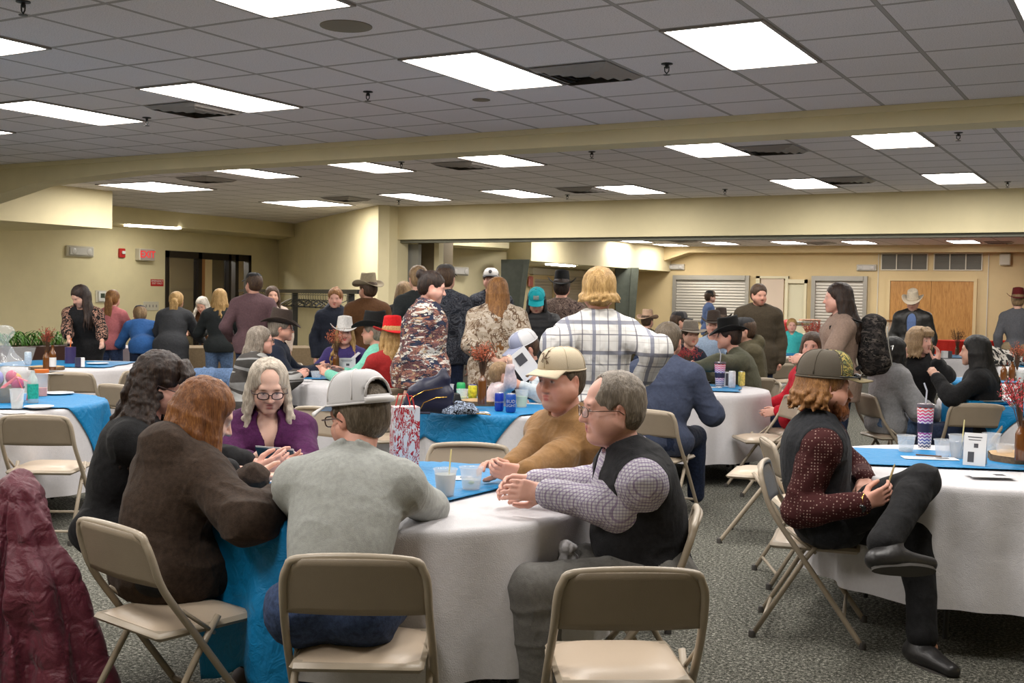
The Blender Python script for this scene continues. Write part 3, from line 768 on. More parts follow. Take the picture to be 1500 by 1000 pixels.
    for k, t, pl in ((1, rf, rk), (-1, lf, lk)):
        t = loc(t)
        if t is None: t = np.array([.11*k, .50, .09]) if sit else np.array([.10*k, -.01+.03*k, .09*s])
        if pl is not None and isinstance(pl[0], str):
            q = loc(pl); kn[k] = hp[k]+nrm(q-hp[k])*min(max(np.linalg.norm(q-hp[k]), TH*.85), TH*1.1); an[k] = kn[k]+nrm(t-kn[k])*SK*.97
        else: kn[k], an[k] = ik(hp[k], t, TH, SK, pl if pl is not None else (.05*k, 1, .8 if sit else .05))
    sk = dict(P=P, N=N, Mid=Mid, HC=HC, sh=sh, el=el, wr=wr, hp=hp, kn=kn, an=an, s=s, sp=sp, X2=X2, fwd=fwd, Rh=Rh, base=base)
    hs = (s*.55+.45)*1.0
    Z = Rh
    def HP(x, y, z): return HC+Z @ (np.array([x, y, z])*hs)
    # ---------------- primitives
    def torso(F, t, low=0, k=.05, lobes=True):
        sx = X2*.6+X1*.4
        F.ell(P+np.array([0, 0, .02]), (.168*s*w*g+t, .118*s*g+t, .115*s+t), k=k)
        RR = np.array([nrm(sx), fwd, nrm(np.cross(nrm(sx), fwd))])
        F.ell(P+(Mid-P)*.9, (.142*s*w*g+t, .104*s*g+t, .15*s+t), RR, k)
        RR = np.array([X2, fwd, nrm(np.cross(X2, fwd))])
        F.ell(N*.42+Mid*.58, (.155*s*w*(g*.6+.4)+t, .118*s*(g*.7+.3)+t, .17*s+t), RR, k)
        F.ell(N*.72+Mid*.28, (.165*s*w+t, .098*s+t, .10*s+t), RR, k)
        if belly: F.ell(P+(Mid-P)*.75+fwd*(.045+.045*belly)*s, (.135*s*w*g+t, .105*s*g+t, .13*s+t), RR, k)
        if bust:
            for q in (-1, 1): F.ell(N*.55+Mid*.45+X2*.075*q*s+fwd*.085*s, (.062*bust+t*.7, .055*bust+t*.7, .062*bust+t*.7), RR, .04)
        for q in (-1, 1):
            F.cone(N+sp*.03*s+X2*.03*q, sh[q]-X2*q*.02, .05*s+t*.8, .056*s+t, .04)
            F.cone(sh[q]-X2*q*.05, sh[q], .075*s+t, .062*s+t, .04)
        if not lobes: return
        if sit: 
            for q in (-1, 1): F.ell(hp[q]+np.array([0, -.03, .01]), (.10*s*g+t, .12*s+t, .10*s+t), k=.05)
        else:
            for q in (-1, 1): F.ell(hp[q]+np.array([-.01*q, -.045*s, -.01]), (.085*s*g+t, .085*s*g+t, .095*s+t), k=.05)
    def arm(F, t, q, full=True, frac=1.0, ga=1.0, k=.03, cuff=0):
        F.cone(sh[q], el[q], (.055*s*ga)+t, (.043*s*ga)+t, k)
        if full:
            e = el[q]+(wr[q]-el[q])*frac
            F.cone(el[q], e, .042*s*ga+t, (.042-.014*frac)*s+t+cuff, k)
            F.ell(el[q]+(wr[q]-el[q])*.25, (.044*s*ga+t,)*3, k=k)
    def legs(F, t, frac=1.0, fl=0, k=.04):
        for q in (-1, 1):
            F.cone(hp[q], kn[q], .088*s*g+t, .060*s+t, k)
            e = kn[q]+(an[q]-kn[q])*frac
            F.cone(kn[q], e, .056*s+t, .038*s+t+fl, k)
            F.ell(kn[q]+(an[q]-kn[q])*.28+np.array([0, -.012, 0]), (.056*s+t, .058*s+t, .10*s+t) if abs((an[q]-kn[q])[2]) > .3 else (.055+t,)*3, k=k)
    ft = {}
    for q in (-1, 1):
        d = an[q]-kn[q]; fd = np.array([.12*q, 1, 0]) 
        if abs(d[2]) < .28: fd = nrm(np.cross(d, X1)*0+np.array([fd[0]*0+.3*q, .25, .9 if 0 else .0]))+0*fd
        ft[q] = nrm(fd)
    L = locals()
    # ---------------- body
    pts = [P, N, HC]+[sh[q] for q in sh]+[el[q] for q in el]+[wr[q] for q in wr]+[kn[q] for q in kn]+[an[q] for q in an]
    lo = np.min(pts, 0)-.26; hi = np.max(pts, 0)+.26; lo[2] = max(lo[2], -.03)
    F = Field(lo, hi, res)
    tb = -.012
    torso(F, tb)
    for q in (-1, 1): arm(F, -.004 if (top or {}).get('sleeve', 'long') != 'long' else -.008, q)
    legs(F, -.012)
    F.cone(N-sp*.04, HP(0, -.022, -.045), .060*s, .052*s*(1+.15*(g-1)), .03)
    for q in (-1, 1):
        F.cone(an[q], an[q]+ft[q]*.04*s-np.array([0, 0, .03]), .03, .022, .02)
    # head
    j = jaw
    F.ell(HP(0, -.014, .036), (.077*hs, .096*hs, .082*hs), Z.T, .02)
    F.ell(HP(0, .018, -.022), (.064*hs*j, .072*hs, .088*hs), Z.T, .02)
    for q in (-1, 1):
        F.cone(HP(.052*q*j, .0, -.05), HP(.014*q, .066, -.094), .024*hs*j, .019*hs, .02)
        F.ell(HP(.036*q*j, .062, -.034), (.028*hs, .024*hs, .026*hs), Z.T, .016)
    for q in (-1, 1): F.cone(HP(.050*q*j, .020, -.040), HP(.036*q*j, .050, -.058), .029*hs, .026*hs, .02)
    F.ell(HP(0, .070, -.092), (.022*hs*j, .018*hs, .018*hs), Z.T, .014)
    if j > 1.12: F.ell(HP(0, .03, -.10), (.05*hs, .045*hs, .03*hs), Z.T, .02)
    F.cone(HP(-.036, .074, .022), HP(.036, .074, .022), .014*hs, .014*hs, .014)
    if res < .012:
        for q in (-1, 1): F.ell(HP(.031*q, .100, .003), (.017*hs, .016*hs, .012*hs), Z.T, .010, 'sub')
        for q in (-1, 1): F.ell(HP(.031*q, .0755, .002), (.0135*hs,)*3, Z.T, .004)
    F.cone(HP(0, .082, .010), HP(0, .106, -.030), .0075*hs, .0115*hs, .010)
    for q in (-1, 1): F.ell(HP(.011*q, .094, -.034), (.0095*hs, .012*hs, .008*hs), Z.T, .007)
    F.cone(HP(-.016, .083, -.058), HP(.016, .083, -.058), .0085*hs, .0085*hs, .007)
    F.cone(HP(-.014, .083, -.070), HP(.014, .083, -.070), .0085*hs, .0085*hs, .007)
    if res < .012:
        F.cone(HP(-.021, .094, -.064), HP(.021, .094, -.064), .0022*hs, .0022*hs, .004, mode='sub')
    for q in (-1, 1):
        a = q*math.radians(20); Re = Z @ rotz(-a); 
        F.ell(HP(.079*q, -.012, -.008), (.009*hs, .019*hs, .032*hs), (Re @ rotx(-.15)).T, .008)
        if res < .007: F.ell(HP(.090*q, -.006, -.004), (.008*hs, .010*hs, .018*hs), Re.T, .004, 'sub')
    # hands
    hsz = s*.98
    hinfo = {}
    for q, dr, nn in ((1, rdir, rn), (-1, ldir, ln)):
        d = nrm(loc_dir(dr, Rz) if dr is not None else (wr[q]-el[q])); n_ = loc_dir(nn, Rz) if nn is not None else np.array([-q*.9, .2, -.2])
        n_ = nrm(n_-d*np.dot(n_, d)); sd = np.cross(n_, d)*-q      # towards the thumb side
        c = curl[0] if q == 1 else curl[1]
        Wp = wr[q]; hinfo[q] = (Wp, d, n_, sd)
        if not hands: continue
        if res > .0115:
            F.ell(Wp+d*.05*hsz, (.048*hsz, .028*hsz, .038*hsz), np.array([d, n_, nrm(np.cross(d, n_))]), .015)
            F.cone(Wp+d*.08*hsz, Wp+d*(.125-.03*c)*hsz+n_*.03*c, .024, .016, .015); F.cone(Wp+d*.03+sd*.02, Wp+d*.075*hsz+sd*.045+n_*.01, .013, .010, .01); continue
        F.cone(Wp-d*.02, Wp+d*.02*hsz, .027*s, .027*s, .012, lat=sd, sq=1.15)
        for m_ in range(4):
            o_ = (.028-.0187*m_)*hsz
            kb = Wp+d*.088*hsz*(1, .995, .96, .90)[m_]+sd*o_-n_*.004
            F.cone(Wp+d*.02*hsz+sd*o_*.55, kb, .0155*hsz, .0115*hsz, .012)
            fl_ = (.082, .090, .084, .066)[m_]*hsz; ang = .15+.25*c; p = kb; rr = (.0098, .0100, .0094, .0082)[m_]*hsz
            spread = sd*(.10-.07*m_)*(1-c)
            for sg, fr in enumerate((.44, .31, .25)):
                ang2 = ang+(.0, .75*c, 1.25*c)[sg]*1.15
                dv = nrm(d*math.cos(ang2)+n_*math.sin(ang2)+spread)
                p2 = p+dv*fl_*fr; F.cone(p, p2, rr*(1-.08*sg), rr*(.92-.1*sg), .0035); p = p2
        tb_ = Wp+d*.028*hsz+sd*.024*hsz+n_*.010
        t1 = tb_+nrm(d*.75+sd*(.75-.35*c)+n_*(.2+.55*c))*.040*hsz; t2 = t1+nrm(d*.95+sd*(.25-.3*c)+n_*(.15+.6*c))*.034*hsz; t3 = t2+nrm(d*1+n_*(.1+.5*c)-sd*.1)*.022*hsz
        F.cone(Wp+d*.015, tb_, .018*hsz, .0165*hsz, .01); F.cone(tb_, t1, .0155*hsz, .0125*hsz, .006); F.cone(t1, t2, .0118*hsz, .0108*hsz, .004); F.cone(t2, t3, .0106*hsz, .0085*hsz, .004)
    V, Q = F.arrays(); V = smooth_v(V, Q, 1, .4)
    base_c = np.array(SKIN.get(skin, skin) if isinstance(skin, str) else skin)
    def colf(V):
        c = np.tile(base_c, (len(V), 1)); q = ((V-HC) @ Z)/hs
        def blob(x, y, z, rx, ry, rz_, col, soft=1.0, sym=False):
            for sg in ((1, -1) if sym else (1,)):
                d = np.sqrt(((q[:, 0]-x*sg)/rx)**2+((q[:, 1]-y)/ry)**2+((q[:, 2]-z)/rz_)**2)
                a = np.clip((1-d)/soft+.0, 0, 1)[:, None]; c[:] = c*(1-a)+np.array(col)*a
        rd = base_c*np.array([1.04, .82, .80])
        blob(.040, .08, -.03, .03, .04, .028, rd, 2.4, True); blob(0, .10, -.025, .02, .03, .02, rd, 1.2)
        blob(.08, -.01, -.005, .02, .03, .035, rd, 1.2, True)
        if beard: 
            bc, amt, stache = beard
            for (x, y, z, rx, ry, rz_) in ((0, .06, -.092, .05, .055, .034), (.055, .02, -.06, .03, .055, .045)): blob(x, y, z, rx, ry, rz_, base_c*(1-amt)+np.array(bc)*amt, .5, x > 0)
            blob(0, .1, -.047, .03, .03, .009, base_c*(1-amt)+np.array(bc)*amt, .5)
        blob(0, .092, -.057, .022, .014, .0075, lips, .5); blob(0, .092, -.071, .019, .014, .0075, lips, .5)
        if 'open' in mouth: blob(0, .093, -.064, .013, .02, .005, (.12, .02, .02), .4)
        if res < .012:
            blob(.031, .092, .0165+.004, .019, .022, .0055, brow, .6, True)
            blob(.031, .087, .002, .0135, .012, .0062, (.62, .58, .55), .35, True)
            blob(.031, .089, .002, .0062, .012, .0062, (.04, .03, .025), .35, True)
            blob(.031, .0885, .0085, .016, .014, .0028, (.05, .025, .02), .5, True)
        else: blob(.031, .085, .006, .02, .02, .011, (.10, .05, .04), .8, True)
        return c
    body = mesh_np('person', V, Q, M('skin'), None, colf)
    body.location = base; body.rotation_euler = (0, 0, rz); tag(body, name_label, cat, group)
    sk.update(HP=HP, hs=hs, Z=Z, body=body, torso=torso, arm=arm, legs=legs, lo=lo, hi=hi, ft=ft, res=res, Rz=Rz, hinfo=hinfo, g=g, w=w, sit=sit, loc=loc)
    if bottom: trousers(sk, **bottom)
    if top: garment(sk, **top)
    if hair: mk_hair(sk, **hair)
    if beard and beard[1] > .85: mk_beard(sk, beard[0])
    if shoe: shoes(sk, **shoe)
    return sk
def loc_dir(d, Rz):
    # directions given in photo axes ('c', right, up, away) or local
    if isinstance(d[0], str):
        cy, sy = math.cos(YAW), math.sin(YAW); w_ = np.array([d[1]*cy-d[3]*sy, d[1]*sy+d[3]*cy, d[2]]); return Rz.T @ w_
    return np.array(d, float)
def wrinkle(V, Q, amp, sk, sc=1.0, seed=0, stretch=(9, 9, 4)):
    N_ = normals(V, Q); o = seed*7.3
    n = vnoise(V*np.array(stretch)*1.3*sc+o)*.5
    W_ = V+.03*np.stack([vnoise(V*6+o), vnoise(V*6+11+o), vnoise(V*6+5+o)], 1)
    r = np.clip(ridge(W_*np.array([7, 7, 9])*sc+o+3), 0, 1)**2
    r2 = np.clip(ridge(W_*np.array([16, 16, 10])*sc+o+9), 0, 1)**2
    # folds gather at elbows, waist, armpits and knees
    act = np.full(len(V), .35)
    for q in (-1, 1):
        for p, rad in ((sk['el'][q], .16), (sk['sh'][q]-np.array([0, 0, .09]), .14), (sk['kn'][q], .16), (sk['hp'][q], .18)):
            d = np.linalg.norm(V-p, axis=1); act = np.maximum(act, np.exp(-(d/rad)**2))
    return V+N_*((n*.6+(r*.9+r2*.45)*act-.25)*amp)[:, None]
def garment(sk, mat, t=.014, sleeve='long', hem=-.10, amp=.010, name='shirt', collar=None, res=None, seed=1, hood=None, neck=0, open_front=None, cuff=.004, armt=None, extra=None, flare=0, vneck=0, puffy=0, ga=1.08, cutf=None):
    res = res or max(sk['res']*1.25, .006); s = sk['s']
    F = Field(sk['lo'], sk['hi'], res); P, N, sp, X2, fwd = sk['P'], sk['N'], sk['sp'], sk['X2'], sk['fwd']
    sk['torso'](F, t, lobes=False)
    if hem < -.05:
        if sk['sit']:
            F.ell(P+np.array([0, .02, -.01]), (.165*s*sk['w']*sk['g']+t, .12*s+t, .09*s+t), k=.05)
        else: F.cone(P, P+np.array([0, 0, hem]), .145*s*sk['g']+t, .135*s*sk['g']+t+flare, .05, lat=(1, 0, 0), sq=1.22)
    ta = armt if armt is not None else t
    if sleeve in ('long', 'mid', 'short', 'sleeve34'):
        fr = {'long': .97, 'sleeve34': .55, 'mid': .25, 'short': 0}[sleeve]
        for q in (-1, 1):
            if sleeve == 'short': F.cone(sk['sh'][q], sk['sh'][q]+(sk['el'][q]-sk['sh'][q])*.72, .056*s*ga+ta, .052*s*ga+ta, .03)
            else: sk['arm'](F, ta, q, True, fr, ga=ga, cuff=cuff)
    if neck: F.cone(N, N+(sk['HC']-N)*.45, .062*s+t, .060*s+t*.6+neck, .02)
    if hood:
        c = N-fwd*.105*s+sp*.035
        F.ell(c, (.125*s*hood, .080*s*hood, .095*s*hood), np.array([X2, fwd, nrm(np.cross(X2, fwd))]), .03)
        a = [N+sp*.045*s+X2*math.cos(u)*.095*s+fwd*(math.sin(u)*.085)*s-fwd*.02 for u in np.linspace(PI*.6-PI, PI*.4+PI, 13)]
        F.chain(a, [.034]*13, .012)
    if extra: extra(F, sk)
    # openings: the neck
    F.cone(N-sp*.0+fwd*.012, N+sp*.25+fwd*.05, .055*s, .075*s, .006, mode='sub')
    F.ell(sk['HP'](0, .0, .0), (.11*s, .125*s, .125*s), sk['Z'].T, .006, 'sub')
    if vneck:
        F.cone(N+fwd*.09*s+sp*.02, N+fwd*.15*s-sp*vneck*s, .055*s, .012, .008, mode='sub')
    if collar: 
        ctr = N+sp*.028*s
        a = [ctr+X2*math.cos(u)*.074*s+fwd*math.sin(u)*.068*s+sp*(.012-.022*math.sin(u)) for u in np.linspace(PI*.62-PI, PI*.38+PI, 15)]
        F.chain(a, [collar]*15, .006)
    if sleeve is None:
        for q in (-1, 1): F.ell(sk['sh'][q]+X2*q*.075*s-sp*.03, (.060*s, .13*s, .15*s), np.array([X2, fwd, nrm(np.cross(X2, fwd))]), .012, 'sub')
    if sk['sit']: zc = P[2]-(.05 if hem > -.08 else .085)*s
    else: zc = P[2]+hem
    if not (sk['sit'] and hem < -.3): F.cut((0, 0, zc), (0, 0, -1))
    if cutf: cutf(F, sk)
    V, Q = F.arrays()
    if amp: V = wrinkle(V, Q, amp, sk, seed=seed)
    if puffy:
        N_ = normals(V, Q); a = np.abs(np.sin((V @ nrm(sk['sp']))*PI/.055))**.6; V = V+N_*((a-.6)*puffy)[:, None]
    o = mesh_np(name, V, Q, mat, sk['body']); return o
def trousers(sk, mat, t=.012, amp=.010, frac=.97, fl=.012, name='trousers', seed=4, res=None, belt=None, wl=0):
    res = res or max(sk['res']*1.35, .007)
    F = Field(sk['lo'], sk['hi'], res); s = sk['s']; P = sk['P']
    sk['torso'](F, t*.5-.010); sk['legs'](F, t, frac, fl); F.cone(P+sk['sp']*(.30+wl)*s, sk['N'], .215*s, .25*s, .006, mode='sub', lat=(1, 0, 0), sq=2.2)
    V, Q = F.arrays(); V = wrinkle(V, Q, amp, sk, seed=seed, stretch=(9, 9, 5))
    o = mesh_np(name, V, Q, mat, sk['body'])
    if belt:
        b = MB(); X_ = np.array([1., 0, 0]); Y_ = nrm(np.cross(sk['sp'], X_)); c = P+sk['sp']*belt[1]*s; n = 40
        ring = [c+X_*math.cos(2*PI*k/n)*belt[2]+Y_*math.sin(2*PI*k/n)*belt[3] for k in range(n)]
        for dz in (-.012, 0, .012): b.tube([q+sk['sp']*dz for q in ring], .0085, 6, closed=True)
        b.build('belt', belt[0], o, ang=None)
def shoes(sk, mat=None, boot=False, sole=None, flat=False):
    s = sk['s']*(1.12 if boot else 1); r = max(sk['res'], .006)
    for q in (-1, 1):
        a, k = sk['an'][q], sk['kn'][q]; up = nrm(k-a); f = sk['ft'][q]
        if sk.get('foot') and sk['foot'].get(q) is not None: f = nrm(sk['foot'][q])
        up2 = nrm(np.array([0, 0, 1.0])) if sk.get('foot') is None or sk['foot'].get(q) is None else nrm(up-f*np.dot(up, f))
        lo = a-.33; hi = a+.33; F = Field(lo, hi, r)
        h = a-up2*.055*s
        F.cone(h-f*.045*s, h+f*.05*s, .036*s, .036*s, .03); F.cone(h+f*.03*s, h+f*.165*s-up2*.012, .040*s, .026*s, .03, lat=np.cross(f, up2), sq=1.2); F.cone(h-f*.01, a+up*(.12 if boot else .02)*s, .042*s, .046*s if boot else .036*s, .03)
        F.cut(h-up2*.032*s, -up2)
        V, Q = F.arrays(); o = mesh_np('shoe', V, Q, mat or plain('shoe_black', (.02, .018, .016, 1), .4), sk['body'])
        lat = nrm(np.cross(f, up2)); b = MB(); out = []
        for i in range(20):
            u = 2*PI*i/20; x = math.cos(u); y = math.sin(u); wd__ = .036+.008*(x > 0)
            out.append(h+f*((.055+.125*x) if x > 0 else (.055+.125*x))*s+lat*y*wd__*s-up2*.030*s)
        n = 20; b.add([tuple(p) for p in out]+[tuple(p-up2*.012) for p in out], [tuple(range(n)), tuple(range(n, 2*n))[::-1]]+[(i, n+i, n+(i+1) % n, (i+1) % n) for i in range(n)])
        b.build('sole', sole or M('rubber'), o, ang=30)
def mk_beard(sk, col):
    hs, HP, Z = sk['hs'], sk['HP'], sk['Z']; c = sk['HC']; F = Field(c-.2, c+.2, sk['res'])
    F.ell(HP(0, .065, -.105), (.045*hs, .042*hs, .042*hs), Z.T, .03); 
    for q in (-1, 1): F.cone(HP(.064*q, .01, -.035), HP(.03*q, .06, -.10), .020*hs, .030*hs, .03)
    F.cone(HP(-.028, .088, -.062), HP(.028, .088, -.062), .009, .009, .01); F.cone(HP(-.02, .098, -.048), HP(.02, .098, -.048), .008*hs, .008*hs, .006)
    F.ell(HP(0, .096, -.065), (.018*hs, .02*hs, .007*hs), Z.T, .004, 'sub')
    V, Q = F.arrays(); V = V+normals(V, Q)*(vnoise(V*np.array([140, 140, 60]))*.004)[:, None]
    mesh_np('beard', V, Q, hair_mat('beard_%.2f' % col[0], tuple(col)+(1,)), sk['body'])
def mk_hair(sk, mat, kind='short', length=.3, n=46, vol=1.0, seed=3, fringe=False, up=0, wave=.008, front=52, res=None, toward=None, flow=0, back=1.0, cap=True, sides=1.0, clump=1.0, recede=0):
    r_ = random.Random(seed); hs, HP, Z, HC, N, fwd = sk['hs'], sk['HP'], sk['Z'], sk['HC'], sk['N'], sk['fwd']
    res = res or sk['res']; ext = .2 if kind in ('short', 'bald', 'bun') else length+.16
    lo = HC-np.array([.22, .22, ext]); hi = HC+.22; F = Field(lo, hi, res); v = .012*vol
    if cap:
        F.ell(HP(0, -.022, .040), ((.080+v)*hs, (.096+v)*hs, (.082+v)*hs), Z.T, .01)
        F.ell(HP(0, -.045, -.005), ((.074+v)*hs, (.068+v)*hs, (.075+v)*hs*back), Z.T, .02)
        if kind in ('short', 'bald'):
            for q in (-1, 1): F.cone(HP(.074*q, .018, .02), HP(.077*q, .008, -.018), .011*hs, .006*hs, .012)
        # hairline
        F.ell(HP(0, .098, -.018), (.070*hs, .070*hs, (.078 if not fringe else .05)*hs), Z.T, .012, 'sub')
        F.ell(HP(0, .05, -.10), (.10*hs, .075*hs, .075*hs), Z.T, .012, 'sub')
        if kind == 'short' or kind == 'bald' or kind == 'bun':
            for q in (-1, 1): F.ell(HP(.088*q, .0, -.022), (.022*hs, .032*hs, .042*hs), Z.T, .006, 'sub')
            F.ell(HP(0, -.05, -.135), (.11*hs, .09*hs, .055*hs), Z.T, .01, 'sub')
        if recede: F.ell(HP(0, .098, .085), (.058*hs, (.045+.03*recede)*hs, .060*hs), Z.T, .012, 'sub')
        if kind == 'bald': F.ell(HP(0, .045, .115), (.06*hs, .085*hs, .06*hs), Z.T, .01, 'sub')
    if fringe:
        for i in range(11):
            x = (i-5)/5*.062; F.chain([HP(x*.7, .05, .115), HP(x, .088-.2*x*x*6, .078), HP(x*1.1, .100-x*x*5, .040+.004*r_.random())], [.013, .013, .008], .008)
    if kind in ('long', 'bob', 'curly'):
        a0 = math.radians(front)
        for i in range(n):
            u = a0+(2*PI-2*a0)*(i+.5*r_.random())/n; dx, dy = math.sin(u), math.cos(u)
            ln_ = length*(.82+.2*r_.random())
            if kind == 'bob': ln_ = length*(.95+.08*r_.random())
            st = HP(dx*.070*vol, -.02+dy*.088*vol, .045+.02*r_.random()); p = [st]; rr = [.017*clump]
            w0 = HP(dx*.086*vol, -.02+dy*.10*vol, -.02); p.append(w0); rr.append(.017*clump)
            out = nrm(Z @ np.array([dx, dy, 0])); out[2] = 0
            m = 5; rad = .0; ph = r_.random()*6
            for t in range(1, m+1):
                f_ = t/m; dn = ln_*f_
                spread = .02*f_ if kind != 'curly' else .055*f_
                spread += .035*max(0, min(1, (dn-.10)/.10))*(1 if dy < .3 else .6)     # over the shoulders
                q = w0+out*spread*vol+np.array([0, 0, -dn])+np.array([math.sin(ph+f_*9), math.cos(ph*1.3+f_*8), 0])*wave*(1 if kind != 'curly' else 2.2)
                if flow: q = q+fwd*flow*f_
                p.append(q); rr.append((.016-.010*f_**2)*clump*(1.1 if kind == 'curly' else 1))
            F.chain(p, rr, .007)
    if kind == 'curly':
        for i in range(70):
            u = r_.uniform(.9, 2*PI-.9); z = r_.uniform(-.05, .11); rr = math.sqrt(max(.02, 1-(z/.13)**2)); F.ell(HP(math.sin(u)*.086*rr*vol, -.02+math.cos(u)*.102*rr*vol, z), (.015,)*3, k=.012)
    if kind in ('pony', 'bun'):
        c = HP(0, -.105, .015+up)
        if kind == 'bun': F.ell(c+Z @ np.array([0, -.015, .02]), (.042*hs, .036*hs, .042*hs), Z.T, .012)
        else:
            for i in range(9):
                a = HP((i-4)*.006, -.10, .02+up); b = a+Z @ np.array([0, -.045, -.01]); p = [a, b]; 
                for t in range(1, 6): p.append(b+np.array([(i-4)*.005, -.01*t*.3, -length*t/5])+np.array([math.sin(i+t), 0, 0])*.006)
                F.chain(p, [.02, .016, .014, .014, .013, .011, .006], .008)
    F.ell(HP(0, .04, -.02), (.060*hs, .072*hs, .082*hs), Z.T, .004, 'sub') if kind in ('long', 'bob', 'curly') and not fringe else None
    V, Q = F.arrays()
    if len(V) == 0: return
    q = (V-HC); N_ = normals(V, Q)
    f1, f2, a1 = (90, 16, .0032) if kind != 'curly' else (95, 60, .004)
    if kind == 'short': f1, f2, a1 = 120, 45, .0018
    V = V+N_*((vnoise(q*np.array([f1, f1, f2])+seed)*a1+vnoise(q*np.array([f1*2, f1*2, f2*2]))*a1*.4))[:, None]
    return mesh_np('hair', V, Q, mat, sk['body'])
# ---------------------------------------------------------------- hats and glasses, in the frame of the head
def to_head(mb, sk, dz=0, dy=0, tilt=0, sc=1.0, roll=0):
    R = sk['Z'] @ rotx(math.radians(tilt)) @ roty(math.radians(roll)); c = sk['HP'](0, dy, dz); return mb.xf(R*sk['hs']*sc, c)
def cap_hat(sk, front, back=None, brim=None, opening=False, tilt=0, dz=.042, logo=None, flatbrim=False, dark=False, sc=1.0, logomat=None, strapmat=None, tall=.092):
    back = back or front; brim = brim or front
    o = MB(); a, b = .088, .107; yc = -.014
    def dome(u, v):
        th = 2*PI*u; ph = v*PI/2; f = math.cos(ph)**.62 if v < 1 else 0
        zz = tall*math.sin(ph)**.95; yb = b*(1+.0*math.cos(th))
        return (a*f*math.sin(th), yc+yb*f*math.cos(th)+(.012*math.sin(ph)*max(0, math.cos(th))), zz)
    def keep(u, v):
        th = (u*2*PI+PI) % (2*PI)-PI; 
        return not (opening and abs(abs(th)-PI) < .62*math.sqrt(max(0, 1-((v-.13)/.36)**2)) and .13 < v < .5)
    n = 40; m = 14
    vs = [dome(i/n, j/m) for i in range(n) for j in range(m)]+[(0, yc+.004, tall)]
    fs, mi = [], []
    for i in range(n):
        for j in range(m):
            if not keep((i+.5)/n, (j+.5)/m): continue
            i2 = (i+1) % n; th = ((i+.5)/n*2*PI+PI) % (2*PI)-PI
            if j < m-1: fs.append((i*m+j, i2*m+j, i2*m+j+1, i*m+j+1)[::-1])
            else: fs.append((i*m+j, i2*m+j, n*m)[::-1])
            mi.append(0 if abs(th) < 1.05 else 1)
    o.v, o.f, o.m = vs, fs, mi; 
    g_ = MB()
    for th in ((-2.1, -1.05, 0, 1.05, 2.1, PI) if not opening else (-2.1, -1.05, 0, 1.05, 2.1)):
        pts = [dome(th/(2*PI), j/12) for j in range(1 if not (opening and abs(th) > 3) else 6, 12)]; g_.tube([(x*1.01, y*1.01, z+.0005) for x, y, z in pts], .0022, 5)
    pts = [dome(k/40, .015) for k in range(40)]; g_.tube([(x*1.008, y*1.008-yc*.0, z) for x, y, z in pts], .0035, 5, closed=True)
    if opening:
        pts = []
        for k in range(17):
            e = -1+2*k/16; th = PI+.62*e; v = .13+.36*math.sqrt(max(0, 1-e*e)); pts.append(dome(th/(2*PI), v))
        g_.tube([(x*1.01, y*1.01, z) for x, y, z in pts], .0045, 6)
        sp_ = [dome((PI+.66*(-1+2*k/12))/(2*PI), .05) for k in range(13)]
        g_.tube([(x*1.02, y*1.02, z) for x, y, z in sp_], .010, 8, flat=1.0, up=None)
    g_.ball((0, yc+.004, tall+.001), (.006, .006, .003), 8)
    to_head(o, sk, dz, 0, tilt, sc); to_head(g_, sk, dz, 0, tilt, sc)
    cp = o.build('cap', [front, back], sk['body'], ang=None)
    md = cp.modifiers.new('s', 'SOLIDIFY'); md.thickness = .003; md.offset = -1
    g_.build('seams', strapmat or back, cp, ang=None)
    v_ = MB(); W_ = .92
    def vis(u, v):
        th = (u-.5)*2*1.02; base_ = (a*1.0*math.sin(th), yc+b*math.cos(th), 0)
        L_ = .078*math.cos(th*.78)**.5 if abs(th) < 1.9 else 0
        y = base_[1]+L_*v*(1 if True else 0); x = base_[0]*(1+.03*v)
        dr = (.4 if flatbrim else 1.0)
        z = .006-.006*v-dr*(x*x*3.2)*v*.9-.008*v*v*dr; return (x, y, z)
    v_.grid(vis, 22, 8); to_head(v_, sk, dz, 0, tilt, sc); vb = v_.build('visor', brim, cp, ang=None)
    md = vb.modifiers.new('s', 'SOLIDIFY'); md.thickness = .004; md.offset = 0
    if logo:
        l_ = MB(); kind, lw_, lh_ = logo
        def patch(u, v):
            x = (u-.5)*lw_; z = .028+v*lh_; t = (z/tall)**(1/.95) if z < tall else .99; ph = math.asin(min(.999, t)); f = math.cos(ph)**.62
            y = yc+b*f*math.sqrt(max(.1, 1-(x/(a*f+.001))**2))+.012*math.sin(ph)+.004; return (x, y, z)
        if kind == 'patch': l_.grid(patch, 6, 5)
        elif kind == 'disc':
            l_.grid(lambda u, v: patch(.5+.5*v*math.cos(2*PI*u)*.99, .5+.5*v*math.sin(2*PI*u)*.99), 16, 3)
        elif kind == 'horse':
            # a bucking horse and rider as a small dark silhouette
            for (x0, z0, x1, z1, r) in ((.25, .45, .7, .62, .14), (.68, .6, .85, .9, .08), (.85, .9, 1.0, .78, .06), (.3, .45, .05, .1, .06), (.3, .5, .2, .05, .05), (.7, .55, .8, .2, .05), (.66, .55, .62, .15, .05), (.25, .5, .02, .62, .04), (.45, .62, .42, .95, .08), (.42, .9, .3, 1.1, .04), (.42, 1.0, .44, 1.08, .08)):
                k_ = 6; dx, dz_ = x1-x0, z1-z0; L_ = math.hypot(dx, dz_)+1e-6; nx, nz = -dz_/L_*r/2, dx/L_*r/2
                l_.add([patch(x0-nx, z0-nz), patch(x1-nx, z1-nz), patch(x1+nx, z1+nz), patch(x0+nx, z0+nz)], [(0, 1, 2, 3)])
        to_head(l_, sk, dz, 0, tilt, sc); q = l_.build('emblem', logomat or plain('logo_dark', (.05, .04, .03, 1)), cp, ang=None); md = q.modifiers.new('s', 'SOLIDIFY'); md.thickness = .0015
    return cp
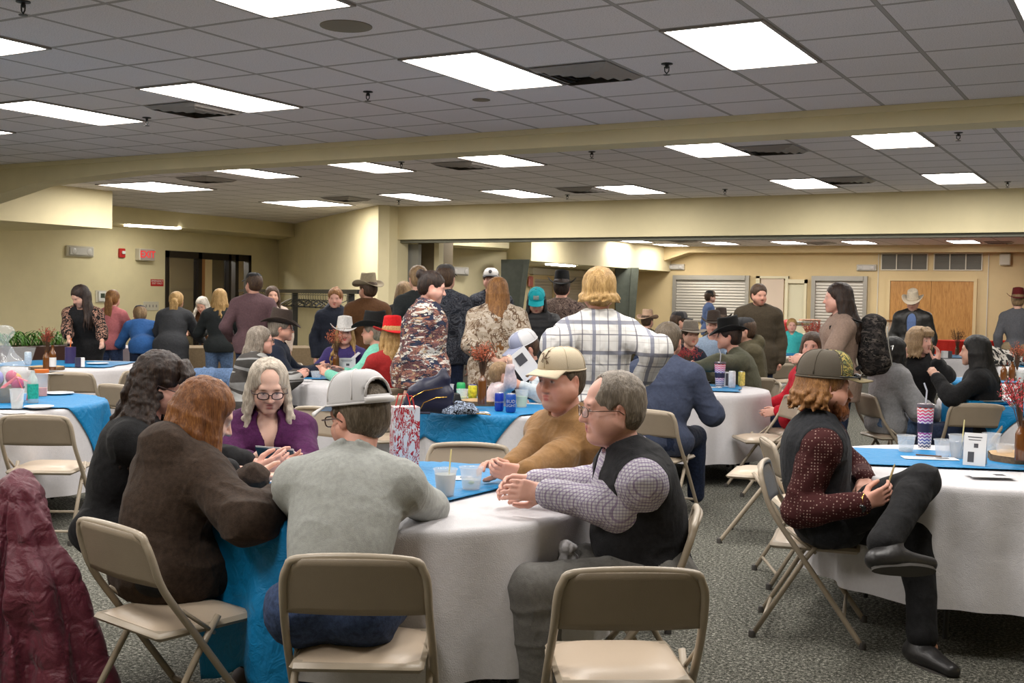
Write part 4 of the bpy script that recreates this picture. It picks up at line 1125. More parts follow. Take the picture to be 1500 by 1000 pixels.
def cowboy(sk, mat, tilt=0, dz=.052, brim=.095, curl=.055, crown=.125, band=None, sc=1.0, crease=.03, yaw=0, roll=0):
    o = MB(); a, b = .082, .102; yc = -.010; n = 48
    prof = []
    for t in np.linspace(1, 0, 9): prof.append(('b', t))
    for t in np.linspace(.06, 1, 10): prof.append(('c', t))
    for t in np.linspace(.85, 0, 6): prof.append(('t', t))
    def pt(kind, t, th):
        sx, cy = math.sin(th), math.cos(th)
        if kind == 'b':
            w_ = brim*(1-.12*abs(cy)**2); r = t*w_; x = (a+r)*sx; y = (b+r*1.02)*cy
            z = curl*(abs(sx)**2.2)*t**1.7-.020*(abs(cy)**2)*t**1.3; x = x*(1-.16*t*abs(sx)**2*(curl/.055)); return (x, yc+y, z)
        if kind == 'c':
            f = 1-.16*t**1.5; pinch = 1-.10*max(0, cy)**2*t; return (a*f*sx*pinch, yc+b*(f+.02*t)*cy-.004*t, crown*t*(1-.10*(1-abs(cy))*0)+.012*cy*cy*t*(1 if cy < 0 else .7))
        f = .84*t; x = a*f*sx; y = b*(.86*t)*cy
        z = crown+.010*(y/b)**2-crease*math.exp(-(x/(a*.33))**2)*(1-.35*(y/b)**2)+.006*(1-t)
        return (x, yc+y-.004, z)
    vs = [pt(k_, t, 2*PI*i/n) for (k_, t) in prof for i in range(n)]; m = len(prof)
    fs = [(i*n+k_, i*n+(k_+1) % n, (i+1)*n+(k_+1) % n, (i+1)*n+k_)[::-1] for i in range(m-1) for k_ in range(n)]
    o.v, o.f, o.m = vs, fs, [0]*len(fs)
    g_ = MB(); bp = [pt('c', .10, 2*PI*i/n) for i in range(n)]; g_.tube([(x*1.02, yc+(y-yc)*1.02, z) for x, y, z in bp], .007, 6, closed=True)
    for q in (o, g_):
        q.xf(rotz(math.radians(yaw)), (0, 0, 0)); to_head(q, sk, dz, 0, tilt, sc, roll)
    h = o.build('cowboy_hat', mat, sk['body'], ang=None); md = h.modifiers.new('s', 'SOLIDIFY'); md.thickness = .004; md.offset = 0
    g_.build('hat_band', band or mat, h, ang=None); return h
def glasses(sk, mat, thick=.0022, w=.026, h=.017, lens=True, dy=0, dz=0, name='glasses', lensmat=None, sc=1):
    o = MB(); HPl = lambda x, y, z: (x, y, z)
    L_ = MB()
    for q in (-1, 1):
        pts = []
        for k in range(20):
            u = 2*PI*k/20; cx = abs(math.cos(u))**.7*(1 if math.cos(u) > 0 else -1); sz = abs(math.sin(u))**.7*(1 if math.sin(u) > 0 else -1)
            x = q*.033+w*cx; pts.append((x, .106+dy-.25*max(0, abs(x)-.03), -.002+h*sz))
        o.tube(pts, thick, 6, closed=True); L_.add(pts, [tuple(range(20))])
        o.tube([(q*(.033+w), .104+dy-.007, .004), (q*.082, .085, .004), (q*.088, .0, .0), (q*.086, -.02, -.015)], thick, 6)
    o.tube([(-.009, .107+dy, .002), (0, .110+dy, .004), (.009, .107+dy, .002)], thick, 6)
    to_head(o, sk, dz, 0, 0, sc); to_head(L_, sk, dz, 0, 0, sc); g_ = o.build(name, mat, sk['body'], ang=None)
    if lens: L_.build('lenses', lensmat or plain('lens_glass', (.9, .88, .95, 1), .03, alpha=.22, spec=.9), g_, smooth=False)
    return g_
def wristband(sk, q, mat, r=.031, wd_=.010, face=None, name='wristwatch', off=.02):
    Wp, d, n_, sd = sk['hinfo'][q]; f = nrm(sk['el'][q]-sk['wr'][q]); c = Wp+f*off; s = sk['s']
    e1 = nrm(n_-f*np.dot(n_, f)); e2 = np.cross(f, e1); o = MB()
    pts = [c+(e1*math.cos(u)+e2*math.sin(u)*1.1)*r*s for u in np.linspace(0, 2*PI, 25)[:-1]]
    for k in (-.7, 0, .7): o.tube([p+f*wd_*k for p in pts], wd_*.5, 6, closed=True)
    g_ = o.build(name, mat, sk['body'], ang=None)
    if face:
        b = MB(); b.lathe([(.0001, .010), (.017, .010), (.019, .006), (.019, -.004)], n=20)
        R = np.stack([e2, f, -e1], 1); b.xf(R, c-e1*r*s*1.02); b.build('watch_face', face, g_)
    return g_
# ================================================================ furniture
def T(u, d, h=0, z=0): x, y = plan(u, d); return (x, y, z), YAW+math.radians(h)
def make_chair():
    t = empty('folding_chair')
    m = MB()
    P = []
    for s in (1, -1):
        leg = [(.225*s, .235, .012), (.222*s, .13, .16), (.218*s, -.06, .425), (.212*s, -.165, .575), (.208*s, -.205, .68), (.195*s, -.218, .725), (.165*s, -.224, .752)]
        P.append(leg)
    pts = P[0]+[(0, -.232, .762)]+P[1][::-1]
    sm = []
    for i in range(len(pts)-1):
        a, b = np.array(pts[i]), np.array(pts[i+1]); sm.append(a)
    sm.append(np.array(pts[-1]))
    fine = []
    for i in range(len(sm)-1):
        p0, p1, p2, p3 = sm[max(i-1, 0)], sm[i], sm[i+1], sm[min(i+2, len(sm)-1)]
        for u in (0, .25, .5, .75): fine.append(.5*(2*p1+(p2-p0)*u+(2*p0-5*p1+4*p2-p3)*u*u+(3*p1-p0-3*p2+p3)*u**3))
    fine.append(sm[-1]); m.tube(fine, .0125, 10)
    m.build('frame', M('chair_tan'), t, ang=None)
    bk = MB()
    def fn(u, v):
        x = (u-.5)*2*.212; e = 1-(abs(u-.5)*2)**2
        zt = .752+.008*e-(.055 if 0 else .07*max(0, abs(u-.5)*2-.72)**1.5/.148); zb = .585+.012*(1-e)*0
        z = zb+(zt-zb)*v; y = -.168-.055*((z-.575)/.18)-.022*e; return (x, y, z)
    bk.grid(fn, 20, 8); b = bk.build('backrest', M('chair_tan_panel'), t); md = b.modifiers.new('s', 'SOLIDIFY'); md.thickness = .010; md.offset = 0
    sp_ = MB(); sp_.box(-.198, .198, -.175, .215, .405, .432, .018); sp_.build('seat_pan', M('chair_tan'), t)
    def pad(u, v):
        x = (u-.5)*2; y = (v-.5)*2; r = (abs(x)**5+abs(y)**5)**(1/5); h = .022*(1-min(1, r)**6)+.004*(1-x*x)*(1-y*y); return (x*.185, .018+y*.175, .431+h)
    pd = MB(); pd.grid(pad, 18, 18); pd.build('seat_pad', M('chair_pad'), t, ang=None)
    for s in (1, -1):
        l = MB(); l.tube([(.203*s, .045, .455), (.205*s, -.03, .35), (.212*s, -.235, .012)], .0115, 10); l.build('leg', M('chair_tan'), t, ang=None)
        k = MB(); k.tube([(.207*s, .01, .33), (.222*s, .10, .21)], .006, 6); k.tube([(.214*s, -.10, .50), (.205*s, .03, .40)], .007, 6); k.build('hinge_strut', M('chair_tan'), t, ang=None)
    c = MB(); c.tube([(-.210, -.195, .075), (.210, -.195, .075)], .0085, 8); c.build('rear_crossbar', M('chair_tan'), t, ang=None)
    c = MB(); c.tube([(-.222, .155, .125), (.222, .155, .125)], .0085, 8); c.build('front_crossbar', M('chair_tan'), t, ang=None)
    for (x, y) in ((.226, .238), (-.226, .238), (.213, -.238), (-.213, -.238)):
        MB().lathe([(.017, 0), (.017, .022), (.0145, .030)], (x, y, 0), 10).build('foot_cap', M('rubber'), t)
    return t
CH0 = make_chair(); chair_n = 0
def chair(u, d, h, lab, z=0, loc=None, rz=None):
    global chair_n
    o = CH0 if chair_n == 0 else copy_tree(CH0); chair_n += 1
    l, r = T(u, d, h); o.location = loc if loc is not None else l; o.rotation_euler = (0, 0, rz if rz is not None else r)
    tag(o, lab, 'chair', 'tan folding chairs around the hall'); return o
def chair_under(sk, lab, back=.0):
    b, R = sk['base'], sk['Rz']; p = b+R @ np.array([0, sk['P'][1]+.035+back, 0]); bd = sk['body']
    return chair(0, 0, 0, lab, loc=(p[0], p[1], 0), rz=bd.rotation_euler[2])
def chair_px(px, D, h, lab, lift=0):
    """chair whose backrest top centre shows at px, D metres ahead"""
    u = (px-750)/F_PX*D; hh = math.radians(h); u += -math.sin(hh)*.23; d = D+math.cos(hh)*.23
    return chair(u, d, h, lab)
# tables
def waves(th, seed):
    r = random.Random(seed); v = 0
    for k in (7, 11, 16, 23): v = v+math.cos(k*th+r.random()*6.28)*(.55, .5, .35, .2)[(7, 11, 16, 23).index(k)]
    return v
def drape_pt(a, b, R, zt, eps, seed, amp=.036, cut=None):
    r = math.hypot(a, b); th = math.atan2(b, a)
    if r <= R-.01: return (a, b, zt+eps)
    h = r-(R-.01); k = min(1, h/.28); out = R-.01+.012*min(1, h/.02)+eps+.05*h+amp*k*waves(th, seed)
    return (out*math.cos(th), out*math.sin(th), zt+eps-max(0, h-.006))
def table(u, d, lab, R=.76, drop=.52, seed=1, zt=.740, runner=None, hires=1, cloth_lab=None, legs=True, leglab=None):
    (x, y, _), rz = T(u, d)
    t = tag(empty('round_table', (x, y, 0), YAW), lab, 'table', 'round banquet tables')
    MB().lathe([(.0001, zt-.03), (R-.02, zt-.03), (R-.015, zt-.02), (R-.015, zt-.008), (R-.02, zt-.003), (.0001, zt-.003)], n=40).build('tabletop', plain('table_top', (.25, .2, .15, 1)), t)
    for k in range(4):
        a = PI/4+k*PI/2+.2; l = MB(); c, s = math.cos(a), math.sin(a); q = .42
        l.tube([(q*c, q*s, zt-.03), (q*1.12*c, q*1.12*s, .3), (q*1.2*c, q*1.2*s, .012)], .0135, 8); l.build('leg', M('black_metal'), t)
    n = 200 if hires else 110; m = 30 if hires else 16
    c = MB(); Rm = R+drop
    rs = [0]+[R*f for f in (.3, .6, .85, .95)]+list(np.linspace(R-.012, Rm, m))
    vs = [(0, 0, zt)]; fs = []
    for i, r in enumerate(rs[1:]):
        for k in range(n):
            th = 2*PI*k/n; vs.append(drape_pt(r*math.cos(th), r*math.sin(th), R, zt, 0, seed))
    fs += [(0, 1+k, 1+(k+1) % n) for k in range(n)]
    for i in range(len(rs)-2):
        for k in range(n): fs.append((1+i*n+k, 1+(i+1)*n+k, 1+(i+1)*n+(k+1) % n, 1+i*n+(k+1) % n))
    c.add(vs, fs); o = c.build('tablecloth', M('white_cloth'), None, ang=None); o.location = (x, y, 0); o.rotation_euler = (0, 0, YAW)
    tag(o, cloth_lab or lab.replace('round table', 'white cloth on the table'), 'tablecloth', 'white round tablecloths')
    for (ang, w, L0, L1, off, rl) in (runner or []):
        g = MB(); ca, sa = math.cos(math.radians(ang)), math.sin(math.radians(ang)); nn1 = 90 if hires else 50; n2 = 44 if hires else 24
        def fn(uu, vv):
            p = L0+(L1-L0)*uu; q = (vv-.5)*w+off; p += .015*math.sin(q*14); return drape_pt(p*ca-q*sa, p*sa+q*ca, R, zt, .010, seed)
        g.grid(fn, nn1, n2); o = g.build('table_overlay', M('blue_satin'), None, ang=None); o.location = (x, y, 0); o.rotation_euler = (0, 0, YAW)
        md = o.modifiers.new('s', 'SOLIDIFY'); md.thickness = .0015; md.offset = 1
        tag(o, rl, 'table overlay', 'blue satin overlays')
    return t
# ================================================================ things on the tables
def onp(px, py, z=.7515): p = at(px, py, z); return (p[0], p[1], z)
plain('cup_plastic', (.80, .82, .85, 1), .15, alpha=.30, spec=.8)
plain('clear_film', (.85, .9, .92, 1), .1, alpha=.16, spec=.9)
plain('paper', (.70, .70, .71, 1), .7); plain('print_dark', (.06, .06, .07, 1), .7); plain('bottle_amber', (.14, .045, .008, 1), .08, alpha=.93, spec=.9)
plain('drink_milky', (.55, .60, .55, 1), .2, alpha=.8); plain('drink_lime', (.55, .70, .22, 1), .2, alpha=.85); plain('drink_clear', (.65, .68, .6, 1), .1, alpha=.35); plain('drink_grey', (.2, .22, .25, 1), .1, alpha=.5)
plain('stem_brown', (.10, .05, .025, 1), .8); plain('bloom_red', (.38, .05, .03, 1), .8, var=.4, scale=80); plain('bloom_rust', (.45, .11, .05, 1), .8, var=.4, scale=80); plain('bloom_crimson', (.48, .05, .06, 1), .8, var=.4, scale=80)
plain('bark', (.16, .10, .055, 1), .9, var=.3, scale=60, bump=.6, bscale=60); plain('wood_cut', (.46, .30, .15, 1), .7, var=.15, scale=25)
def cup(px, py, lab, h=.105, r=.040, liquid=None, lv=.4, straw=False, z=.7515, group='clear plastic cups on the tables', lime=False):
    t = tag(empty('plastic_cup', onp(px, py, z)), lab, 'cup', group)
    r0 = r*.74; MB().lathe([(.0001, .002), (r0, .002), (r0+.001, .0), (r, h), (r+.003, h), (r+.003, h-.004), (r-.001, h-.005), (r0-.001, .004), (.0001, .004)], n=24).build('cup_wall', M('cup_plastic'), t)
    if liquid: q = r0+(r-r0)*lv; MB().lathe([(.0001, .005), (r0-.002, .005), (q-.002, h*lv), (.0001, h*lv)], n=20).build('drink', M(liquid), t)
    if lime:
        MB().ball((.008, -.012, h*lv-.012), (.012, .012, .008), 10).build('lime_wedge', plain('lime', (.22, .35, .03, 1), .5), t)
    if straw: MB().tube([(.01, .0, .01), (.022, .004, h+.075)], .003, 8).build('straw', plain('straw', (.75, .66, .30, 1), .5), t)
    return t
def can(px, py, lab, mat, h=.122, r=.033, txt=None, top='can_silver', z=.7515, lid=None, rot=0, txtm=None):
    t = tag(empty('drink_can', onp(px, py, z), YAW), lab, 'can', None)
    plain('can_silver', (.6, .6, .62, 1), .3, metal=.9)
    MB().lathe([(.0001, .002), (r*.8, .002), (r, .012), (r, h-.012), (r*.86, h-.002)], n=28).build('can_body', mat, t)
    MB().lathe([(r*.86, h-.002), (r*.84, h), (r*.80, h-.003), (.0001, h-.003)], n=24).build('lid', lid or M('can_silver'), t)
    if txt:
        for k, (tx, sz, zz) in enumerate(txt):
            o = text_obj('lettering', tx, sz, txtm or M('white_plastic'), t, (0, 0, zz), (PI/2, 0, 0))
            for v in o.data.vertices:      # wrapped round the can
                a = v.co.x/r+rot; d = r+.0006+abs(v.co.z); v.co.x, v.co.y, v.co.z = d*math.sin(a), v.co.y, d*math.cos(a)
    return t
def flowers(loc, lab, h=.28, spread=.11, mat='bloom_red', n=34, seed=1, size=.010, seated=0):
    r_ = random.Random(seed); t = tag(empty('dried_flowers', loc), lab, 'flowers', None); s = MB(); b = MB()
    for i in range(n):
        a = r_.random()*6.28; q = math.sqrt(r_.random())*spread; hh = h*(.62+.38*r_.random())-.25*q; tip = (q*math.cos(a), q*math.sin(a), hh)
        s.tube([(0.004*math.cos(a), .004*math.sin(a), -.06), (tip[0]*.35, tip[1]*.35, hh*.5), tip], .0013, 4)
        for k in range(9):
            f = .55+.45*r_.random(); c = (tip[0]*f+r_.gauss(0, .008), tip[1]*f+r_.gauss(0, .008), hh*(f*.8+.2)+r_.gauss(0, .008)); sz = size*r_.uniform(.6, 1.2)
            d = nrm([r_.gauss(0, 1), r_.gauss(0, 1), r_.gauss(.8, 1)]); e = nrm(np.cross(d, [.3, .5, .2])); c = np.array(c)
            b.add([c-e*sz*.4, c+d*sz, c+e*sz*.4, c-d*sz*.5+np.cross(d, e)*sz*.4], [(0, 1, 2), (0, 2, 3), (0, 3, 1), (1, 3, 2)])
    s.build('stems', M('stem_brown'), t); b.build('blooms', M(mat), t, smooth=False); return t
def bottle(px, py, lab, h=.20, r=.031, z=.775, mat='bottle_amber', label=False, nk=.35):
    t = tag(empty('glass_bottle', onp(px, py, z)), lab, 'bottle', None)
    MB().lathe([(.0001, .001), (r*.95, .001), (r, .008), (r, h*(1-nk)), (r*.85, h*(1-nk)+.015), (r*.42, h*(1-nk)+.04), (r*.40, h-.012), (r*.48, h-.010), (r*.48, h), (r*.36, h), (r*.34, h-.03), (.0001, h-.03)], n=24).build('glass', M(mat), t)
    if label: MB().lathe([(r+.0008, h*.12), (r+.0008, h*.5)], n=24).build('paper_label', M('paper'), t)
    return t
def slice_(px, py, lab, r=.13, z=.7515, h=.030):
    t = tag(empty('wood_slice', onp(px, py, z)), lab, 'wood slice', 'wood slice stands under the bottles')
    def rr(a): return r*(1+.05*math.sin(3*a+1)+.03*math.sin(7*a))
    n = 48; ring = [(rr(2*PI*k/n)*math.cos(2*PI*k/n), rr(2*PI*k/n)*math.sin(2*PI*k/n)) for k in range(n)]
    b = MB(); b.add([(x, y, 0) for x, y in ring]+[(x, y, h) for x, y in ring], [tuple(range(n))[::-1]]+[(k, (k+1) % n, n+(k+1) % n, n+k) for k in range(n)]); b.build('bark', M('bark'), t)
    b = MB()
    for k, f in enumerate((.97, .80, .6, .4, .2)):
        b.add([(x*f, y*f, h+.001+.0008*k) for x, y in ring], [tuple(range(n))])
    b.build('cut_face', M('wood_cut'), t, smooth=False); return t
def centre(px, py, where, h=.20, mat='bloom_red', flower_h=.26, spread=.10, seed=1, r=.13, two=False, n=34, dx=0):
    slice_(px, py, 'round wood slice stand '+where, r)
    b = bottle(px+dx, py-.0, 'brown glass bottle holding dried flowers '+where, h, z=.782)
    flowers(b.location+Vector((0, 0, h-.02)), 'bunch of dried red flowers in the bottle '+where, flower_h, spread, mat, n, seed)
    if two: bottle(px+two, py, 'second brown glass bottle with pale label '+where, h*.92, z=.782, label=True)
def card_flat(px, py, lab, w=.14, l=.10, rot=0, z=.7535, marks=True, mat='paper', name='paper_card', cat='card'):
    t = tag(empty(name, onp(px, py, z), YAW+math.radians(rot)), lab, cat)
    MB().box(-w/2, w/2, -l/2, l/2, 0, .0015).build('sheet', M(mat), t, smooth=False)
    if marks:
        b = MB()
        for k in range(4): b.box(-w*.38, w*(.1+.25*(k % 2)), l*(.3-.17*k)-.002, l*(.3-.17*k)+.002, .0015, .0018)
        b.box(w*.12, w*.36, -l*.1, l*.3, .0015, .0018); b.build('print', M('print_dark'), t, smooth=False)
    return t
def tent(px, py, lab, w=.10, h=.15, rot=0, z=.752):
    t = tag(empty('tent_card', onp(px, py, z), YAW+math.radians(rot)), lab, 'card')
    b = MB(); b.add([(-w/2, -.045, 0), (w/2, -.045, 0), (w/2, 0, h), (-w/2, 0, h), (-w/2, .045, 0), (w/2, .045, 0)], [(0, 1, 2, 3), (3, 2, 5, 4)])
    o = b.build('folded_sheet', M('paper'), t, smooth=False); md = o.modifiers.new('s', 'SOLIDIFY'); md.thickness = .0015; md.offset = 0
    k = MB(); f = lambda x, v, e=.0015: (x*w, -.045+.045*v-e, h*v)
    for (x0, x1, v0, v1) in ((-.34, .3, .86, .89), (-.3, .25, .78, .80), (-.05, .14, .55, .68), (-.30, -.02, .10, .42)): k.add([f(x0, v0), f(x1, v0), f(x1, v1), f(x0, v1)], [(0, 1, 2, 3)])
    k.build('print', M('print_dark'), t, smooth=False); return t
def plate(px, py, lab, r=.09, z=.7535):
    t = tag(MB().lathe([(.0001, .003), (r*.7, .003), (r, .012), (r, .010), (r*.68, .0), (.0001, 0)], n=28).build('paper_plate', M('paper')), lab, 'plate', 'white paper plates'); t.location = onp(px, py, z); return t
def chevron():
    t = NT('chevron'); sp = t.new('ShaderNodeSeparateXYZ'); t.l.new(t.coord(), sp.inputs[0])
    an = t.math('ARCTAN2', sp.outputs[1], sp.outputs[0]); w = t.math('SINE', t.math('MULTIPLY', an, 9)); z_ = t.math('ADD', sp.outputs[2], t.math('MULTIPLY', w, .0035))
    band = t.math('FRACT', t.math('DIVIDE', z_, .017)); hue = t.math('DIVIDE', sp.outputs[2], .21)
    c = t.ramp(hue, [(0, (.10, .10, .12, 1)), (.2, (.08, .12, .38, 1)), (.4, (.45, .06, .28, 1)), (.62, (.12, .12, .45, 1)), (.8, (.65, .03, .22, 1)), (1, (.75, .12, .10, 1))])
    t.set(Base_Color=t.mix(t.math('LESS_THAN', band, .45), c, (.72, .70, .72, 1)), Roughness=.3); MC['chevron'] = t.m
chevron()
def tumbler(px, py, lab, h=.215, r=.043, dark=False, z=.7515):
    t = tag(empty('tumbler', onp(px, py, z), YAW), lab, 'tumbler')
    MB().lathe([(.0001, 0), (r*.72, 0), (r*.74, .004), (r, h), (r*.98, h), (.0001, h)], n=32).build('tumbler_wall', M('chevron'), t)
    MB().lathe([(r*.895, h*.40), (r*.92, h*.62)], n=32).build('label_band', plain('band_navy', (.015, .015, .05, 1), .4), t)
    MB().lathe([(.0001, h+.001), (r*.9, h+.001), (r*1.04, h+.004), (r*1.04, h+.018), (r*.9, h+.022), (.0001, h+.022)], n=28).build('lid', plain('lid_smoke', (.12, .10, .12, 1), .2), t)
    MB().tube([(0, 0, h+.02), (.004, 0, h+.09), (-.012, 0, h+.13)], .0045, 8).build('straw', plain('straw_clear', (.5, .5, .55, 1), .2), t)
    return t
# ================================================================ fabrics for the people
def checks(name, base, lines, bg_noise=.03, rough=.85, rot=0, which='Object'):
    """lines: list of (axis, period, width, offset, colour, strength); a woven stripe pattern in the garment's own coordinates"""
    if name in MC: return MC[name]
    t = NT(name); co = t.coord(rot=(0, rot, 0)); sp = t.new('ShaderNodeSeparateXYZ'); t.l.new(co, sp.inputs[0]); col = None; prev = base
    for ax, per, wd__, off, c, st in lines:
        src = sp.outputs[ax] if ax < 3 else t.math('ADD', sp.outputs[0], sp.outputs[1])
        fr_ = t.math('FRACT', t.math('ADD', t.math('DIVIDE', src, per), 50+off)); m = t.math('LESS_THAN', fr_, wd__/per)
        prev = t.mix(t.math('MULTIPLY', m, st), prev, c)
    t.set(Base_Color=prev, Roughness=rough); t.b.inputs['Specular IOR Level'].default_value = .2
    h1 = t.noise(9, t.coord(), 2, .5, .8); t.bump(h1, .5, .03); MC[name] = t.m; return t.m
def camo(name, cols, scale=14, dist=1.5, stretch=(1, 1, 1), detail=3, rough=.85):
    if name in MC: return MC[name]
    t = NT(name); co = t.coord(scale=stretch); n = t.noise(scale, co, detail, .6, dist)
    k = len(cols); t.set(Base_Color=t.ramp(n, [(.33+.34*i/k if i else 0, c) for i, c in enumerate(cols)], 'CONSTANT'), Roughness=rough); t.b.inputs['Specular IOR Level'].default_value = .2
    t.bump(t.noise(9, t.coord(), 2), .4, .03); MC[name] = t.m; return t.m
def dots(name, base, dot, sc=70, thr=.28, rough=.85):
    t = NT(name); co = t.coord(); v = t.new('ShaderNodeTexVoronoi'); v.inputs['Scale'].default_value = sc; v.inputs['Randomness'].default_value = .15; t.l.new(co, v.inputs['Vector'])
    t.set(Base_Color=t.mix(t.math('LESS_THAN', v.outputs['Distance'], thr), base, dot), Roughness=rough); t.b.inputs['Specular IOR Level'].default_value = .2
    t.bump(t.noise(9, co, 2, .5, .8), .5, .03); MC[name] = t.m; return t.m
cloth('grey_shirt', (.36, .37, .35, 1), var=.10, weave=900, fold=.35)
cloth('brown_wool', (.040, .025, .017, 1), var=.3, sheen=.03)
cloth('black_knit', (.010, .010, .011, 1), sheen=.03, var=.3)
cloth('purple_knit', (.060, .010, .055, 1), sheen=.03, var=.2)
cloth('tan_fleece', (.25, .135, .052, 1), sheen=.15, var=.10, rough=.95)
cloth('dark_vest', (.012, .012, .014, 1), sheen=.03, var=.3)
cloth('vest_black_wool', (.014, .015, .018, 1), sheen=.03, var=.3)
cloth('denim', (.035, .055, .12, 1), var=.35, weave=900)
cloth('denim_dark', (.014, .022, .05, 1), var=.35, weave=900)
cloth('denim_light', (.10, .16, .28, 1), var=.3, weave=900)
cloth('grey_trouser', (.15, .145, .135, 1))
cloth('black_jean', (.010, .010, .011, 1), var=.3)
cloth('khaki', (.26, .20, .12, 1))
checks('purple_check', (.50, .49, .52, 1), [(0, .011, .003, 0, (.16, .10, .22, 1), .6), (2, .011, .003, 0, (.16, .10, .22, 1), .6), (1, .011, .003, 0, (.16, .10, .22, 1), .5)])
dots('maroon_dot', (.045, .010, .010, 1), (.30, .20, .17, 1), 75, .24)
hm = hair_mat
hm('hair_auburn', (.16, .055, .014, 1), (.34, .14, .04, 1)); hm('hair_dark', (.022, .012, .009, 1), (.07, .038, .022, 1)); hm('hair_silver', (.42, .36, .29, 1), (.70, .62, .52, 1))
hm('hair_grey', (.20, .165, .13, 1), (.42, .36, .30, 1)); hm('hair_grey_brown', (.10, .075, .05, 1), (.22, .18, .14, 1)); hm('hair_copper', (.20, .085, .024, 1), (.44, .22, .07, 1)); hm('hair_blond', (.40, .24, .085, 1), (.68, .46, .20, 1))
hm('hair_brown', (.055, .03, .017, 1), (.13, .075, .04, 1)); hm('hair_black', (.008, .007, .007, 1), (.03, .026, .025, 1)); hm('hair_sandy', (.24, .15, .075, 1), (.42, .29, .15, 1)); hm('hair_white', (.55, .50, .42, 1), (.8, .76, .68, 1))
plain('cap_white', (.58, .57, .58, 1), .8, bump=.5, bscale=500); plain('cap_white_band', (.62, .60, .60, 1), .7)
plain('cap_tan', (.50, .42, .30, 1), .85, bump=.3, bscale=300); plain('cap_brown', (.075, .062, .045, 1), .9, bump=.3, bscale=400)
plain('frame_dark', (.03, .012, .012, 1), .3); plain('frame_metal', (.12, .07, .05, 1), .3, metal=.5); plain('leather_brown', (.09, .03, .012, 1), .5, bump=.2, bscale=90)
plain('gold', (.75, .45, .10, 1), .25, metal=1); plain('watch_dark', (.01, .01, .012, 1), .3)
camo('cap_camo', [(.05, .075, .035, 1), (.42, .33, .10, 1), (.03, .03, .025, 1), (.20, .22, .10, 1)], 26)
RF = .0048
# ---- man in the grey shirt, back to the camera
sk = person('person from behind in pale grey shirt and white mesh cap, seated at the near table', head=(524, 610, 3.80), face=-3, sit=True, H=1.80, lean=33, slouch=.035, hyaw=52, hpitch=-12, girth=1.05, w=1.0, res=RF, skin='ruddy',
    rw=('d', 590, 712, 4.22), lw=('d', 470, 712, 4.22), relb=('d', 634, 748, 3.98), lelb=('d', 420, 758, 3.98), rf=(.22, .38, .09), lf=(-.22, .38, .09),
    top=dict(mat=M('grey_shirt'), t=.016, hem=-.02, amp=.010, name='shirt', collar=.016, ga=1.1, cuff=.006, cutf=lambda F, s_: F.cut(s_['P']+s_['sp']*.005, -s_['sp'])), bottom=dict(mat=M('denim'), t=.012, wl=-.06, belt=(M('leather_brown'), -.005, .186, .142)), hair=dict(mat=M('hair_grey_brown'), kind='short', vol=.7), shoe=dict())
cap_hat(sk, M('cap_white_band'), M('cap_white'), M('cap_white_band'), opening=True, tilt=4, dz=.040, strapmat=M('cap_white_band'), sc=1.10, tall=.105)
glasses(sk, M('frame_metal'))
# ---- woman in the brown wool jacket
sk = person('person in dark brown hooded wool jacket with auburn hair, leaning on the near table', head=(302, 618, 4.05), face=-44, sit=True, H=1.70, lean=15, slouch=.04, hyaw=-24, hpitch=-26, res=RF, skin='light', pelvis=None,
    rw=('d', 428, 722, 3.98), lw=('d', 372, 700, 4.36), relb=('d', 366, 764, 3.68), lelb=('d', 300, 760, 4.3), rdir=('c', .6, .05, .5), ldir=('c', 1, .12, .3), rn=('c', -.2, -.8, .2), ln=('c', 0, .9, 0), curl=(.5, .35),
    rf=(.12, .42, .09), lf=(-.12, .45, .09),
    top=dict(mat=M('brown_wool'), t=.036, armt=.028, hem=-.14, amp=.018, name='jacket', hood=1.02, cuff=.012, ga=1.15, extra=lambda F, s_: F.cone(s_['P']+np.array([0, .02, .02]), s_['P']+np.array([0, .26, -.02]), .15, .13, .06, lat=(1, 0, 0), sq=1.3)), bottom=dict(mat=M('black_jean'), t=.014), hair=dict(mat=M('hair_auburn'), kind='long', length=.30, front=48, n=44, flow=-.03), shoe=dict(mat=plain('shoe_grey', (.12, .10, .10, 1), .7)))
# ---- woman with dark curls
sk = person('person with long dark curly hair, glasses and black top at the near table', head=(238, 562, 4.62), face=-84, sit=True, H=1.70, lean=16, slouch=.03, hyaw=-4, hpitch=-22, res=.0055, skin='pink', girth=1.05, bust=1,
    rw=('d', 372, 692, 4.55), lw=('d', 392, 682, 4.78), relb=('d', 310, 705, 4.35), ldir=('c', 1, .15, .1), rdir=('c', .9, .35, .1), rn=('c', 0, .3, .9), ln=('c', 0, .6, -.8), curl=(.5, .5),
    top=dict(mat=M('black_knit'), t=.016, hem=-.10, sleeve='sleeve34', amp=.008, name='top', cuff=.01), bottom=dict(mat=M('black_jean')), hair=dict(mat=M('hair_dark'), kind='curly', length=.33, n=70, vol=1.05, fringe=True, clump=.8, front=84), shoe=dict())
glasses(sk, M('frame_dark'))
